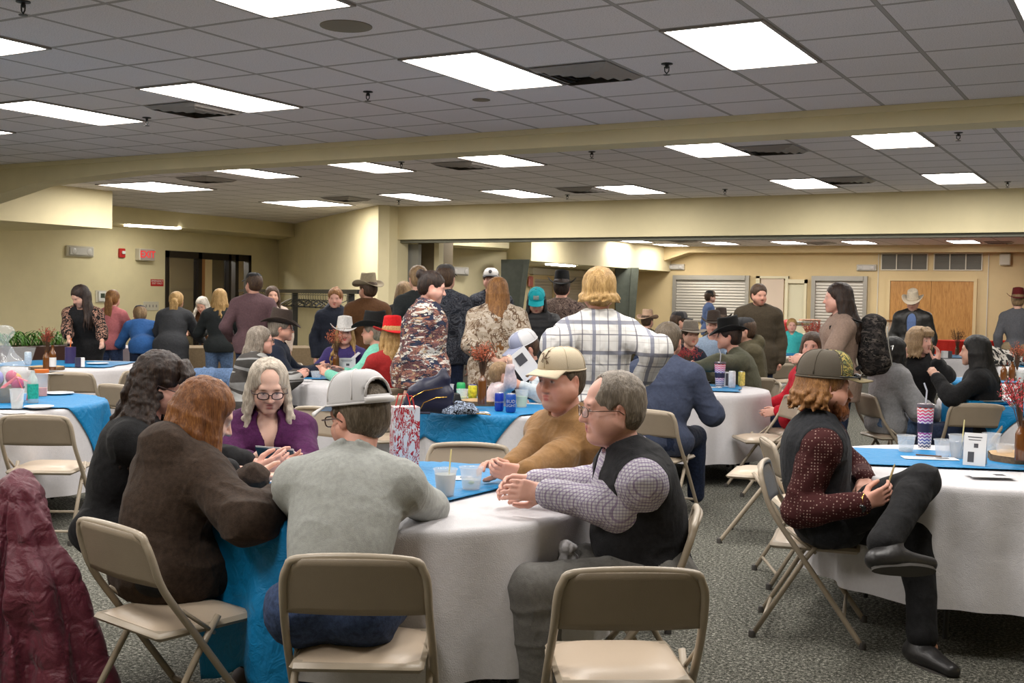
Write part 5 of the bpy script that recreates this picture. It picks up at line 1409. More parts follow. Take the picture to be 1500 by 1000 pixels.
# ---- woman in purple
sk = person('person with long silver hair, dark glasses and purple cardigan, reading a blue folder', head=(393, 566, 5.2), face=-162, sit=True, H=1.64, lean=8, slouch=.02, hyaw=0, hpitch=-20, res=.0052, skin='light', girth=1.15, bust=1.1, lips=(.42, .13, .12),
    rw=('d', 385, 668, 4.92), lw=('d', 425, 690, 4.85), relb=('d', 330, 690, 5.0), ldir=('c', -.7, .1, -.3), rdir=('c', .8, .1, -.3), curl=(.6, .6),
    top=dict(mat=M('purple_knit'), t=.022, hem=-.10, sleeve='sleeve34', amp=.012, name='cardigan', vneck=.20, cuff=.012), bottom=dict(mat=M('black_jean')), hair=dict(mat=M('hair_silver'), kind='long', length=.235, n=44, front=60, vol=1.05, clump=.9, recede=.7), shoe=dict())
glasses(sk, M('frame_dark'), thick=.0028)
F_ = None
# ---- man in tan fleece
sk = person('person in tan fleece pullover and beige cap with folded hands, smiling at the near table', head=(820, 556, 4.78), face=128, sit=True, H=1.84, lean=10, slouch=.03, hyaw=10, hpitch=-4, res=.0055, skin='ruddy', girth=1.2, belly=.6, w=1.05, jaw=1.18, beard=((.36, .29, .24), .45, 1),
    rw=('z', 745, 705, .80), lw=('z', 742, 690, .80), relb=('d', 880, 700, 4.35), lelb=('d', 735, 650, 5.05), rdir=('c', -1, .05, .1), ldir=('c', -.8, .25, -.45), rn=('c', 0, .3, .8), ln=('c', .1, -.7, -.5), curl=(.7, .75), sw=1.0,
    top=dict(mat=M('tan_fleece'), t=.018, hem=-.10, amp=.012, name='pullover', collar=.022, cuff=.006), bottom=dict(mat=M('khaki'), t=.016), hair=dict(mat=M('hair_grey_brown'), kind='short', vol=.6), shoe=dict())
cap_hat(sk, M('cap_tan'), M('cap_tan'), M('cap_tan'), tilt=2, dz=.040, logo=('horse', .046, .05), logomat=plain('logo_brown', (.10, .055, .02, 1)), sc=1.03)
def collar_ring(sk, mat, r=.018):
    c = sk['N']+sk['sp']*.030*sk['s']; F = Field(c-.16, c+.16, .005); s = sk['s']
    a = [c+sk['X2']*math.cos(u)*.072*s+sk['fwd']*math.sin(u)*.070*s+sk['sp']*(.012-.030*math.sin(u)) for u in np.linspace(PI*.60-PI, PI*.40+PI, 17)]
    F.chain(a, [r*.7]*17, .004); F.chain([q-sk['sp']*.012+(q-c)*.08 for q in a], [r]*17, .006); V, Q = F.arrays(); mesh_np('collar', V, Q, mat, sk['body'])
collar_ring(sk, cloth('collar_grey', (.11, .10, .085, 1)))
# ---- older man in vest
sk = person('person with grey hair, thin glasses, checked shirt and black vest at the near table', head=(895, 598, 3.95), face=96, sit=True, H=1.80, lean=13, slouch=.03, hyaw=6, hpitch=-4, res=RF, skin='pink', girth=1.05, belly=.5, w=1.0, jaw=1.15,
    rw=('z', 800, 722, .83), lw=('z', 782, 706, .83), relb=('d', 905, 770, 3.72), lelb=('d', 862, 716, 4.25), rdir=('c', -1, .10, .05), ldir=('c', -1, -.05, -.25), rn=('c', .1, -.3, .9), ln=('c', 0, -.3, -.8), curl=(.55, .75), mouth='open', rf=(.12, .36, .09), lf=(-.16, .40, .09),
    top=dict(mat=M('purple_check'), t=.018, hem=-.04, amp=.012, name='shirt', collar=.017, cuff=.006, ga=1.15), bottom=dict(mat=M('grey_trouser'), t=.018, amp=.014), hair=dict(mat=M('hair_grey'), kind='short', vol=.8, recede=1), shoe=dict())
glasses(sk, M('frame_metal'), thick=.0018)
garment(sk, M('dark_vest'), t=.024, sleeve=None, hem=-.14, amp=.010, name='vest', vneck=.26)
wristband(sk, 1, M('watch_dark'), r=.034, wd_=.011, off=-.012, name='wristwatch')
# ---- bearded man
def crossed(sk): pass
sk = person('person with ginger beard, camo cap and black vest sitting with legs crossed', head=(1211, 576, 5.05), face=-104, sit=True, H=1.80, lean=-6, slouch=.045, hyaw=8, hpitch=-4, res=RF, skin='ruddy', girth=1.08, w=1.1, beard=((.17, .055, .016), .95, 1), jaw=1.05,
    rw=('d', 1262, 738, 4.70), lw=('d', 1284, 714, 4.78), relb=('d', 1163, 762, 4.88), lelb=('d', 1250, 690, 5.35), rdir=('c', .75, .35, -.1), ldir=('c', -.1, -.1, -.3), rn=('c', .1, .2, .9), ln=('c', 0, -.9, -.1), curl=(.75, .75),
    rf=('d', 1290, 802, 4.46), lf=('d', 1352, 950, 4.72), rk=('d', 1352, 706, 4.74), lk=('d', 1346, 786, 4.86),
    top=dict(mat=M('maroon_dot'), t=.018, hem=-.04, amp=.012, name='shirt', cuff=.005, ga=1.15), bottom=dict(mat=M('black_jean'), t=.009, fl=.016), hair=dict(mat=M('hair_copper'), kind='long', length=.085, n=30, front=88, vol=1.12, clump=.8, wave=.012))
cap_hat(sk, M('cap_camo'), M('cap_brown'), plain('cap_olive', (.16, .125, .06, 1), .85, bump=.3, bscale=300), tilt=2, flatbrim=True, tall=.108, sc=1.14)
glasses(sk, M('watch_dark'), thick=.004, w=.030, h=.016, dy=.024, dz=.052, name='sunglasses', lensmat=plain('lens_blue', (.01, .05, .09, 1), .1), sc=1.02)
garment(sk, M('vest_black_wool'), t=.026, sleeve=None, hem=-.13, amp=.010, name='vest', vneck=.10, collar=.020)
sk['foot'] = {1: sk['Rz'].T @ rotz(YAW) @ np.array([.95, .25, -.08]), -1: sk['Rz'].T @ rotz(YAW) @ np.array([.35, -.93, 0])}; shoes(sk, plain('boot_black', (.016, .015, .015, 1), .38, bump=.2, bscale=80), boot=True)
wristband(sk, 1, M('gold'), r=.034, wd_=.012, off=-.012, face=plain('watch_face_black', (.01, .01, .01, 1), .2), name='wristwatch')
# ================================================================ tables set out in the hall
TB = {}
TB['near'] = table(-.42, 4.42, 'round table in the middle foreground with six people around', seed=3, drop=.50, hires=1,
    runner=[(150+90-180, .85, -.1, 1.0, 0, 'x')] if 0 else [(57, .80, -1.28, .98, .11, 'blue satin overlay across the near table, hanging down at its left front')])
table(2.25, 5.45, 'round table at the right edge with clear cups and a patterned tumbler', seed=5, drop=.52, runner=[(-8, .62, -1.02, 1.0, .12, 'blue satin overlay on the table at the right edge with clear cups')])
table(0.02, 8.05, 'round table behind the near one with purse, cans and flowers', seed=8, drop=.55, runner=[(45, 1.12, -.95, .95, .0, 'square blue satin overlay hanging in a point in front of the purse and cans')])
table(-3.54, 7.6, 'round table at the left edge with gift basket and green bottle', seed=9, drop=.55, runner=[(20, 1.1, -.95, 1.18, .0, 'blue satin overlay on the left edge table under the green bottle')])
table(-4.45, 11.6, 'round table at far left before the woman in black lace', seed=12, drop=.52, hires=0, runner=[(0, 1.0, -1.0, .45, .0, 'blue satin overlay on the far left table under the dark jar')])
table(-1.32, 10.2, 'round table at middle left with flowers and a folded card', seed=14, drop=.55, hires=0, runner=[(8, .8, -.7, .7, .35, 'blue satin overlay on the table in front of the cowboy hats')])
table(1.50, 9.9, 'round table with tumbler and cans beyond the dark blue shirt', seed=17, drop=.55, hires=0, runner=[(-12, .8, -.9, .5, .1, 'blue satin overlay under the tumbler and cans behind the grey haired man')])
table(4.25, 9.1, 'round table at right with brown bottles, behind the patterned tumbler', seed=18, drop=.5, hires=0, runner=[(0, .7, -.95, .9, -.35, 'blue satin overlay on the table behind the tumbler at right')])
table(5.3, 11.6, 'round table behind the woman with long black hair at right', seed=19, drop=.5, hires=0, runner=[(0, .7, -.8, .9, 0, 'blue satin overlay beside the brown bottles at the right edge')])
table(6.4, 16.9, 'small looking far round table by the oak doors', seed=21, drop=.5, hires=0, runner=[(0, 1.0, -.95, .8, 0, 'blue satin overlay on the table before the oak doors')])
table(6.95, 14.7, 'far round table at the right edge with bags on it', seed=22, drop=.5, hires=0, runner=[(0, .8, -.5, .9, 0, 'blue satin overlay on the far table at the right edge')])
table(4.05, 16.6, 'far round table left of the woman with backpack', seed=23, drop=.5, hires=0, runner=[(0, .7, -.6, .9, 0, 'blue satin overlay on the far table left of the backpack')])
table(5.4, 21.5, 'farthest round table before the narrow shutter', seed=24, drop=.5, hires=0, runner=[(0, .7, -.6, .9, 0, 'blue satin overlay on the farthest table')])
table(3.35, 19.0, 'far round table behind the people in brown hats', seed=25, drop=.5, hires=0, runner=[(0, .7, -.6, .9, 0, 'blue satin overlay behind the people in brown hats')])
kn_ = TB['near']
k = MB(); c = at(830, 800, .52); 
F = Field(np.array([-.09]*3), np.array([.09]*3), .004); F.ell((0, 0, .03), (.032, .026, .026), k=.01); F.chain([(0, 0, .03), (-.01, 0, -.02), (.012, 0, -.075)], [.014, .020, .030], .01); F.chain([(0, 0, .03), (.03, .01, -.01), (.045, .01, -.05)], [.012, .014, .02], .01); F.chain([(-.03, 0, .03), (0, 0.012, .035), (.03, 0, .03)], [.012]*3, .006)
V_, Q_ = F.arrays(); V_ = V_+normals(V_, Q_)*(vnoise(V_*np.array([90, 90, 30]))*.004)[:, None]
ctr_ = np.array(plan(.205, 3.97)); nt_ = [o for o in bpy.data.objects if o.name.startswith('tablecloth')][0]
ko = mesh_np('knot', V_, Q_, M('white_cloth'), nt_); q_ = rotz(-YAW) @ np.array([ctr_[0]-nt_.location.x, ctr_[1]-nt_.location.y, .60]); ko.location = q_
# buffet and other straight tables
def long_table(name, p0, p1, w, mat, lab, h=.76, cat='table', drop=.7):
    a = np.array(p0); b = np.array(p1); d = b-a; L = np.linalg.norm(d); rz = math.atan2(d[1], d[0]); c = (a+b)/2
    t = tag(empty(name, (c[0], c[1], 0), rz), lab, cat)
    MB().box(-L/2, L/2, -w/2, w/2, h-.03, h-.004).build('tabletop', plain('table_top', (.25, .2, .15, 1)), t)
    for sx in (-1, 1):
        for sy in (-1, 1): MB().tube([(sx*(L/2-.15), sy*(w/2-.1), 0.01), (sx*(L/2-.15), sy*(w/2-.1), h-.03)], .014, 8).build('leg', M('black_metal'), t)
    g = MB(); n = 60; per = []
    pts = []
    def edge(s):
        P_ = 2*(L+w); q = s*P_
        if q < L: return (-L/2+q, -w/2)
        q -= L
        if q < w: return (L/2, -w/2+q)
        q -= w
        if q < L: return (L/2-q, w/2)
        return (-L/2, w/2-(q-L))
    n = 120; rows = 8; vs = []
    for j in range(rows+1):
        for i in range(n):
            x, y = edge(i/n); f = j/rows; wv = .012*f*math.sin(i*1.1)+.008*f*math.sin(i*2.3+1); r = 1+(.015+wv*1.5)
            vs.append((x*(1+.02/ L)+(wv+.006)*(1 if x > 0 else -1)*(abs(x) > L/2-.01), y+(wv+.006)*(1 if y > 0 else -1)*(abs(y) > w/2-.01), h-drop*f))
    fs = [(j*n+i, (j+1)*n+i, (j+1)*n+(i+1) % n, j*n+(i+1) % n) for j in range(rows) for i in range(n)]; fs.append(tuple(range(n)))
    g.add(vs, fs); o = g.build('tablecloth', mat, None, ang=50); o.location = (c[0], c[1], .002); o.rotation_euler = (0, 0, rz)
    tag(o, lab.replace('table', 'table cover'), 'tablecloth'); return t
def P2(u, d): x, y = plan(u, d); return (x, y)
long_table('buffet_table', P2(-4.6, 15.3), P2(-2.85, 16.0), .8, M('burlap'), 'long burlap covered table along the glazed doors')
long_table('buffet_table', P2(-6.2, 14.8), P2(-4.75, 15.2), .8, M('white_cloth'), 'white covered display table at the left wall before the light switches')
long_table('serving_table', P2(9.2, 24.0), P2(10.4, 24.6), .7, M('red_cloth'), 'red covered serving table before the oak doors')
long_table('serving_table', P2(10.9, 24.6), P2(12.4, 25.2), .7, M('red_cloth'), 'red covered serving table at the far right wall')
long_table('serving_table', P2(6.0, 26.8), P2(7.9, 27.2), .7, M('cream_plastic'), 'pale serving table before the kitchen doorway with trays')
long_table('serving_table', P2(3.9, 22.6), P2(4.7, 22.9), .6, M('red_cloth'), 'small red covered table behind the seated men with caps')
long_table('counter_table', P2(-.9, 13.2), P2(.6, 13.6), .7, plain('counter_grey', (.24, .21, .17, 1), .6), 'grey topped table with jugs behind the camo pullover', h=.80)
# ================================================================ chairs
chair_px(523, 3.20, 0, 'tan folding chair under the man in grey shirt, seen from behind')
chair_px(936, 3.10, 4, 'empty tan folding chair at bottom centre with its back to the camera')
chair(-1.13, 3.76, -40, 'tan folding chair holding the woman in brown jacket')
chair(1.40, 5.18, -108, 'tan folding chair under the bearded man')
chair(1.62, 6.10, -92, 'tan folding chair just behind the bearded man')
chair(.44, 4.02, 80, 'tan folding chair under the grey haired man in vest')
chair_px(690, 5.72, 176, 'empty tan folding chair across the near table facing the camera')
chair(.42, 5.15, 118, 'tan folding chair under the man in tan fleece')
chair_px(50, 6.62, 2, 'empty tan folding chair at the left edge table, nearest to the camera')
chair_px(103, 10.1, 0, 'empty tan folding chair at the far left table below the orange lid')
chair_px(168, 8.9, -30, 'tan folding chair behind the curly haired woman, left one')
chair_px(205, 10.6, 60, 'tan folding chair behind the curly haired woman, farther one')
chair_px(318, 10.6, -8, 'tan folding chair with a blue denim jacket over its back')
chair_px(468, 7.4, 150, 'tan folding chair between the silver haired woman and the white cap')
chair_px(578, 9.7, 60, 'tan folding chair just left of the camo pullover')
chair_px(596, 8.35, 20, 'tan folding chair under the hand of the person in camo pullover')
chair(1.62, 7.15, 70, 'tan folding chair with a grey jacket hanging on it')
chair(2.02, 8.95, 95, 'tan folding chair standing sideways at the white table corner')
chair_px(1113, 11.0, 20, 'tan folding chair beyond the table with tumbler and yellow can')
chair_px(1097, 12.2, 30, 'tan folding chair under the person in olive jacket')
chair_px(1022, 11.6, 10, 'tan folding chair before the seated man in flat grey hat')
chair_px(1163, 15.3, 5, 'far tan folding chair left of the woman in red sweater')
chair_px(1150, 13.6, 40, 'tan folding chair behind the shoulder of the red sweater')
chair_px(1438, 10.2, -12, 'tan folding chair at the right table, farther of two')
chair_px(1436, 8.55, -6, 'tan folding chair at the right table, nearer of two')
chair(4.75, 7.9, -60, 'tan folding chair at the right photo edge behind the amber bottle')
chair_px(1460, 14.6, 0, 'far tan folding chair below the far table at right')
chair_px(1485, 12.9, 30, 'far tan folding chair at the right edge before the red flowers')
chair_px(440, 12.0, 110, 'tan folding chair with rounded back by the black coat rack post')
# ================================================================ on the near table
cup(690, 716, 'clear cup with a lime wedge on the near table', h=.088, r=.046, liquid='drink_clear', lv=.45, lime=True)
cup(652, 726, 'cup of milky drink with a yellow straw beside the grey shirt', h=.105, r=.044, liquid='drink_milky', lv=.8, straw=True)
card_flat(668, 700, 'white card on the blue overlay behind the lime cup', rot=8)
card_flat(420, 712, 'white papers under the hands of the three women', .2, .14, rot=20)
card_flat(447, 704, 'photo card lying at the left of the near table', .15, .1, rot=-30)
# gift bag
g = tag(empty('gift_bag', onp(592, 684), YAW+.3), 'red and white shiny gift bag behind the white cap', 'gift bag')
t_ = NT('bag_print'); n_ = t_.noise(22, t_.coord(scale=(1, 1, .35)), 3, .7, 2.5); t_.set(Base_Color=t_.ramp(n_, [(.0, (.68, .66, .66, 1)), (.47, (.40, .02, .03, 1)), (.56, (.70, .68, .68, 1)), (.62, (.30, .015, .02, 1)), (.70, (.16, .10, .05, 1))], 'CONSTANT'), Roughness=.25)
b = MB().box(-.058, .058, -.045, .045, 0, .27); b.build('bag_body', t_.m, g, smooth=False)
b = MB()
for s in (-1, 1): b.tube([(-.035, .044*s, .26), (-.02, .048*s, .32), (.02, .048*s, .32), (.035, .044*s, .26)], .003, 6)
b.build('handle', M('red_plastic'), g)
# ================================================================ table with purse and cans
g = tag(empty('purse', onp(630, 604), YAW-.1), 'dark navy handbag with gold zips leaning on the middle table', 'handbag')
F = Field(np.array([-.24, -.14, -.02]), np.array([.24, .14, .36]), .006)
F.cone((-.13, 0, .05), (.11, .0, .05), .05, .05, .03, lat=(0, 1, 0), sq=1.1); F.cone((-.09, 0, .12), (.10, 0, .12), .06, .055, .04); F.cone((-.02, 0, .17), (.09, 0, .22), .06, .04, .05); F.cone((.06, 0, .2), (.085, 0, .27), .03, .02, .03)
V_, Q_ = F.arrays(); V_ = V_+normals(V_, Q_)*(vnoise(V_*14)*.007)[:, None]; V_ = V_*np.array([1, .8, 1])
mesh_np('bag_body', V_, Q_, plain('navy_leather', (.008, .010, .035, 1), .4, bump=.2, bscale=90), g)
b = MB(); b.tube([(-.13, -.062, .04), (-.11, -.068, .10), (-.03, -.07, .145), (.09, -.062, .17)], .003, 6); b.tube([(-.05, -.068, .03), (-.03, -.072, .07), (.05, -.072, .105), (.12, -.06, .11)], .003, 6); b.build('zip', M('gold'), g)
b = MB(); b.tube([(-.16, -.05, .06), (-.2, -.09, .02), (-.1, -.12, .008), (.02, -.11, .008)], .008, 6); b.build('strap', M('navy_leather'), g)
g = tag(empty('scarf', onp(676, 606), YAW), 'crumpled black and pale blue scarf with keys on the middle table', 'scarf')
F = Field(np.array([-.16, -.1, -.02]), np.array([.16, .1, .12]), .006)
for (x, y, z, r) in ((-.08, 0, .015, .035), (-.03, -.02, .02, .035), (.03, 0, .025, .04), (.08, .01, .015, .028), (-.01, .03, .045, .035), (.05, .03, .04, .03)): F.ell((x, y, z), (r*1.3, r, r), k=.01)
V_, Q_ = F.arrays(); V_ = V_+normals(V_, Q_)*(vnoise(V_*30)*.012)[:, None]; V_[:, 2] = np.maximum(V_[:, 2], 0)
mesh_np('fabric', V_, Q_, camo('scarf_print', [(.01, .01, .012, 1), (.30, .36, .48, 1), (.012, .012, .014, 1), (.28, .33, .42, 1)], 30), g)
b = MB(); 
for k in range(5): b.tube([(.10+.012*k, -.03, .006), (.15+.01*k, -.05-.01*k, .006)], .004, 5)
b.build('keys', M('gold'), g)
g = tag(MB().lathe([(.0001, 0), (.05, 0), (.055, .01), (.03, .09), (.005, .10), (.0001, .10)], n=5).build('card_box', M('black_metal')), 'small black pointed box behind the scarf', 'box'); g.location = onp(668, 596)
cup(655, 594, 'tall clear cup beside the navy handbag', h=.15, r=.045, liquid='drink_clear', lv=.5)
cup(677, 590, 'clear cup of pale green drink before the green can', h=.10, r=.042, liquid='drink_lime', lv=.45)
cup(764, 596, 'clear cup of yellow green drink right of the blue cans', h=.12, r=.046, liquid='drink_lime', lv=.62)
can(675, 584, 'green can behind the clear cups on the middle table', plain('can_green', (.02, .35, .10, 1), .3), lid=plain('can_green', (.02, .35, .10, 1), .3))
can(692, 588, 'yellow can on the middle table', plain('can_yellow', (.55, .50, .03, 1), .3, var=.5, scale=40), lid=plain('can_blue_lid', (.08, .12, .5, 1), .3))
can(731, 602, 'slim blue can on the middle table, left of the pair', plain('can_blue', (.01, .035, .32, 1), .25), h=.125, r=.030, txt=[('BUDWEISER', .015, .062)], rot=0)
for o in bpy.data.objects:
    pass
can(748, 604, 'blue can with white lettering, right of the pair', plain('can_blue2', (.01, .07, .34, 1), .25), h=.125, r=.034, txt=[('BUD', .030, .075), ('LIGHT', .026, .048)])
centre(706, 592, 'on the middle table by the toddler', h=.24, mat='bloom_rust', flower_h=.22, spread=.10, seed=3, r=.15, n=80)
card_flat(700, 604, 'white card by the wood slice on the middle table', rot=15); card_flat(785, 591, 'white card near the fleece sleeve on the middle table', rot=-10)
# ================================================================ right edge table
tumbler(1354, 656, 'patterned wavy striped tumbler with straw at the right')
cup(1327, 661, 'clear empty cup left of the wavy tumbler', h=.085, r=.046, liquid='drink_clear', lv=.2)
cup(1381, 668, 'clear cup just right of the wavy tumbler', h=.085, r=.044)
cup(1404, 670, 'tall clear cup with a stirrer behind the tent card', h=.115, r=.050, liquid='drink_grey', lv=.7, straw=True)
cup(1452, 664, 'clear cup right of the tent card', h=.105, r=.044, liquid='drink_clear', lv=.3)
cup(1471, 672, 'clear cup beside the wood slice', h=.075, r=.042)
tent(1428, 680, 'white folded tent card at the right table', rot=-28)
card_flat(1362, 671, 'white card with a pencil on it', .26, .10, rot=-6); card_flat(1450, 696, 'white printed card nearest the right table edge', .19, .13, rot=-4)
MB_ = MB().tube([(-.06, 0, .006), (.06, .01, .006)], .004, 6); o = tag(MB_.build('pencil', M('stem_brown')), 'brown pencil lying on the white card', 'pencil'); o.location = onp(1360, 669, .757)
centre(1496, 674, 'on the table at the right edge', h=.19, mat='bloom_crimson', flower_h=.24, spread=.12, seed=5, r=.16, n=60)
# ================================================================ left edge table
t = tag(empty('soda_bottle', onp(48, 590), YAW), 'green plastic soda bottle on the left edge table', 'bottle')
MB().lathe([(.0001, 0), (.034, 0), (.036, .01), (.036, .13), (.030, .165), (.014, .195), (.0135, .215), (.0001, .215)], n=24).build('bottle_wall', plain('pale_clear', (.6, .68, .66, 1), .08, alpha=.5, spec=.9), t)
MB().lathe([(.0365, .03), (.0365, .128)], n=24).build('wrap_label', plain('teal_wrap', (.02, .38, .27, 1), .3, var=.3, scale=60), t)
t = tag(empty('jar', onp(61, 580), YAW), 'tall clear jar with orange lid on the left edge table', 'jar')
MB().lathe([(.0001, 0), (.036, 0), (.038, .005), (.044, .17), (.0001, .17)], n=24).build('jar_wall', M('cup_plastic'), t)
MB().lathe([(.0001, .004), (.034, .004), (.037, .06), (.0001, .06)], n=24).build('drink', plain('peach_drink', (.7, .22, .12, 1), .3), t)
MB().lathe([(.047, .165), (.050, .168), (.050, .19), (.0001, .192)], n=24).build('lid', plain('orange_lid', (.75, .16, .02, 1), .4), t)
cup(25, 598, 'clear cup at the left photo edge', h=.125, r=.045, liquid='drink_clear', lv=.4)
plate(57, 597, 'white paper plate in front of the green bottle'); plate(20, 606, 'white paper plate at the left photo edge'); plate(85, 577, 'white paper plate behind the orange lid', .11)
g = tag(empty('gift_basket', onp(6, 588), YAW), 'gift basket in clear wrap with pink ribbon at the left edge', 'gift basket')
MB().lathe([(.10, 0), (.13, .10), (.128, .10), (.098, .004), (.0001, .004)], n=20).build('basket', M('burlap'), g)
r_ = random.Random(5)
for k, c in enumerate(((.55, .05, .20, 1), (.6, .35, .05, 1), (.25, .25, .6, 1), (.6, .5, .5, 1), (.05, .12, .04, 1), (.5, .04, .12, 1))):
    MB().ball((.09*math.cos(k), .07*math.sin(k*1.7), .12+.02*(k % 3)), (.04, .04, .05), 12).build('wrapped_item', plain('treat_%d' % k, c, .4), g)
b = MB(); b.tube([(.12, -.10, .0), (.16, -.08, .09), (.11, -.06, .17), (.02, -.06, .10), (-.02, -.10, .02)], .012, 8, flat=.25); b.tube([(.11, -.06, .17), (.20, -.06, .14), (.19, -.08, .02)], .012, 8, flat=.25); b.build('ribbon', plain('pink_ribbon', (.75, .12, .16, 1), .4), g)
F = Field(np.array([-.2, -.2, -.02]), np.array([.2, .2, .55]), .012); F.cone((0, 0, .08), (0, 0, .2), .15, .13, .05); F.cone((0, 0, .2), (0, 0, .40), .13, .02, .05); F.cone((0, 0, .4), (0, 0, .46), .02, .06, .03)
V_, Q_ = F.arrays(); V_ = V_+normals(V_, Q_)*(ridge(V_*12)*.010)[:, None]; V_[:, 2] = np.maximum(V_[:, 2], .001); mesh_np('clear_wrap', V_, Q_, M('clear_film'), g)
# ================================================================ far left table
slice_(69, 541, 'round wood slice stand on the far left table', .16); 
b1 = bottle(68, 541, 'brown bottle of dried flowers on the far left table', .17, z=.782); flowers(b1.location+Vector((0, 0, .15)), 'bunch of dark red dried flowers by the woman in black lace', .26, .09, 'bloom_red', 46, 7)
bottle(77, 541, 'taller brown bottle with white label on the far left table', .22, z=.782, label=True)
can(41, 534, 'silver blue can on the far left table', plain('can_pale', (.35, .45, .55, 1), .3, var=.3, scale=60), h=.13, r=.034)
t = tag(empty('jar', onp(103, 532), YAW), 'dark drink jar held by the woman in black lace', 'jar')
MB().lathe([(.0001, 0), (.055, 0), (.055, .17), (.0001, .17)], n=20).build('jar_wall', plain('purple_jar', (.05, .035, .10, 1), .15), t); MB().tube([(0, 0, .17), (.01, 0, .26)], .005, 6).build('straw', plain('orange_lid', (.75, .16, .02, 1), .4), t)
t = tag(empty('card_box', onp(118, 537), YAW+.5), 'small navy and white box on the far left table', 'box'); MB().box(-.05, .0, -.03, .03, 0, .09).build('navy_side', plain('navy_card', (.02, .02, .06, 1)), t, smooth=False); MB().box(0, .035, -.03, .03, 0, .09).build('white_side', M('paper'), t, smooth=False)
plate(143, 533, 'white paper plate with a dark snack on the far left table', .11); card_flat(75, 547, 'white napkin on the far left table', .25, .1, marks=False)
t = tag(empty('plastic_clamshell', onp(18, 545), YAW), 'open clear plastic food box at the far left', 'food box'); b = MB(); b.box(-.12, .12, -.1, .1, 0, .05); b.add([(-.12, .1, .05), (.12, .1, .05), (.14, .18, .22), (-.10, .18, .22)], [(0, 1, 2, 3)]); b.build('shell', M('clear_film'), t, smooth=False)
# ================================================================ middle left table
centre(492, 545, 'on the table before the white cowboy hat', h=.20, mat='bloom_rust', flower_h=.26, spread=.12, seed=9, r=.14, n=50)
tent(508, 549, 'white folded card before the mint shirt', w=.16, h=.16, rot=10)
cup(415, 548, 'clear cup in front of the grey shawl', h=.11, r=.042); cup(463, 553, 'clear overturned cup on the middle left table', h=.06, r=.05)
t = tag(empty('serving_tray', onp(428, 544), YAW), 'black tray on the middle left table', 'tray'); MB().box(-.22, .22, -.12, .12, 0, .03, .01).build('tray_body', M('black_metal'), t)
card_flat(445, 556, 'white flat card at the front of the middle left table', .14, .06, marks=False)
# ================================================================ table beyond the dark blue shirt
tumbler(1054, 566, 'purple wavy striped tumbler on the middle right table', h=.20, r=.05)
can(1072, 568, 'white and red slim can beside the purple tumbler', plain('can_white', (.6, .6, .62, 1), .3, var=.2, scale=30), h=.15, r=.031)
can(1086, 565, 'yellow slim can at the right of the white can', plain('can_yellow2', (.62, .50, .12, 1), .3, var=.5, scale=50), h=.13, r=.031)
t = tag(empty('carton', onp(1064, 566), YAW), 'small dark and white carton between tumbler and cans', 'carton'); MB().box(-.03, .03, -.02, .02, 0, .13).build('carton_box', M('paper'), t, smooth=False); MB().box(-.012, .012, -.022, -.02, .01, .12).build('print', M('print_dark'), t, smooth=False)
plate(1024, 559, 'white paper plate with a brown snack on the middle right table', .11); card_flat(1040, 567, 'white card in front of the purple tumbler', .2, .1)
b1 = bottle(1005, 556, 'brown bottle of bright red flowers behind the dark blue shirt', .17, z=.749); flowers(b1.location+Vector((0, 0, .14)), 'bright red dried flowers behind the dark blue shirt', .22, .16, 'bloom_crimson', 60, 11)
# ================================================================ right far tables
slice_(1476, 556, 'wood slice stand beyond the tan chairs at right', .15)
b1 = bottle(1470, 556, 'brown bottle at right, left of the pair on the wood slice', .14, z=.782); bottle(1482, 556, 'brown bottle at right, right of the pair on the wood slice', .18, z=.782)
flowers(b1.location+Vector((.1, .2, .14)), 'dark red dried flowers above the pair of brown bottles', .24, .09, 'bloom_rust', 40, 13)
cup(1495, 561, 'pale cup at the right edge by the brown bottles', h=.13, r=.05, liquid='drink_milky', lv=.8); cup(1450, 563, 'clear cup left of the brown bottles at right', h=.10, r=.04)
t = tag(empty('wrapped_gift', onp(1445, 592), YAW+.2), 'blue and silver wrapped packet on the right table', 'gift'); MB().box(-.2, .2, -.08, .08, 0, .03, .01).build('wrapping', M('blue_satin'), t); MB().box(-.08, .1, -.085, .085, .03, .034).build('silver_band', M('can_silver'), t, smooth=False)
t = tag(empty('card_box', onp(1387, 524), YAW), 'white and black small box on the table before the oak doors', 'box'); MB().box(-.07, 0, -.04, .04, 0, .1).build('white_side', M('paper'), t, smooth=False); MB().box(0, .06, -.04, .04, 0, .1).build('black_side', M('print_dark'), t, smooth=False)
bottle(1402, 520, 'brown bottle of far dried flowers before the oak doors', .16, z=.748); flowers(Vector(onp(1402, 520))+Vector((0, 0, .12)), 'dark dried flowers before the oak doors', .30, .13, 'stem_brown', 40, 14)
bottle(1195, 520, 'brown bottle of far dried flowers left of the backpack', .16, z=.748); flowers(Vector(onp(1195, 520))+Vector((0, 0, .15)), 'dusky red dried flowers left of the woman with backpack', .38, .22, 'bloom_red', 70, 15, size=.018)
bottle(1015, 510, 'brown bottle of far dried flowers before the wide shutter', .16, z=.748); flowers(Vector(onp(1015, 510))+Vector((0, 0, .12)), 'small far dried flowers in front of the wide shutter', .3, .1, 'stem_brown', 26, 16)
t = tag(empty('purse', onp(1476, 535), YAW), 'black and white bags piled on the far table at right', 'bag'); F = Field(np.array([-.5, -.2, -.02]), np.array([.5, .2, .4]), .02); F.cone((-.3, 0, .08), (.3, 0, .06), .09, .07, .05); F.cone((-.25, 0, .15), (.05, 0, .12), .08, .05, .05); V_, Q_ = F.arrays(); V_ = V_+normals(V_, Q_)*(vnoise(V_*9)*.03)[:, None]; V_[:, 2] = np.maximum(V_[:, 2], 0)
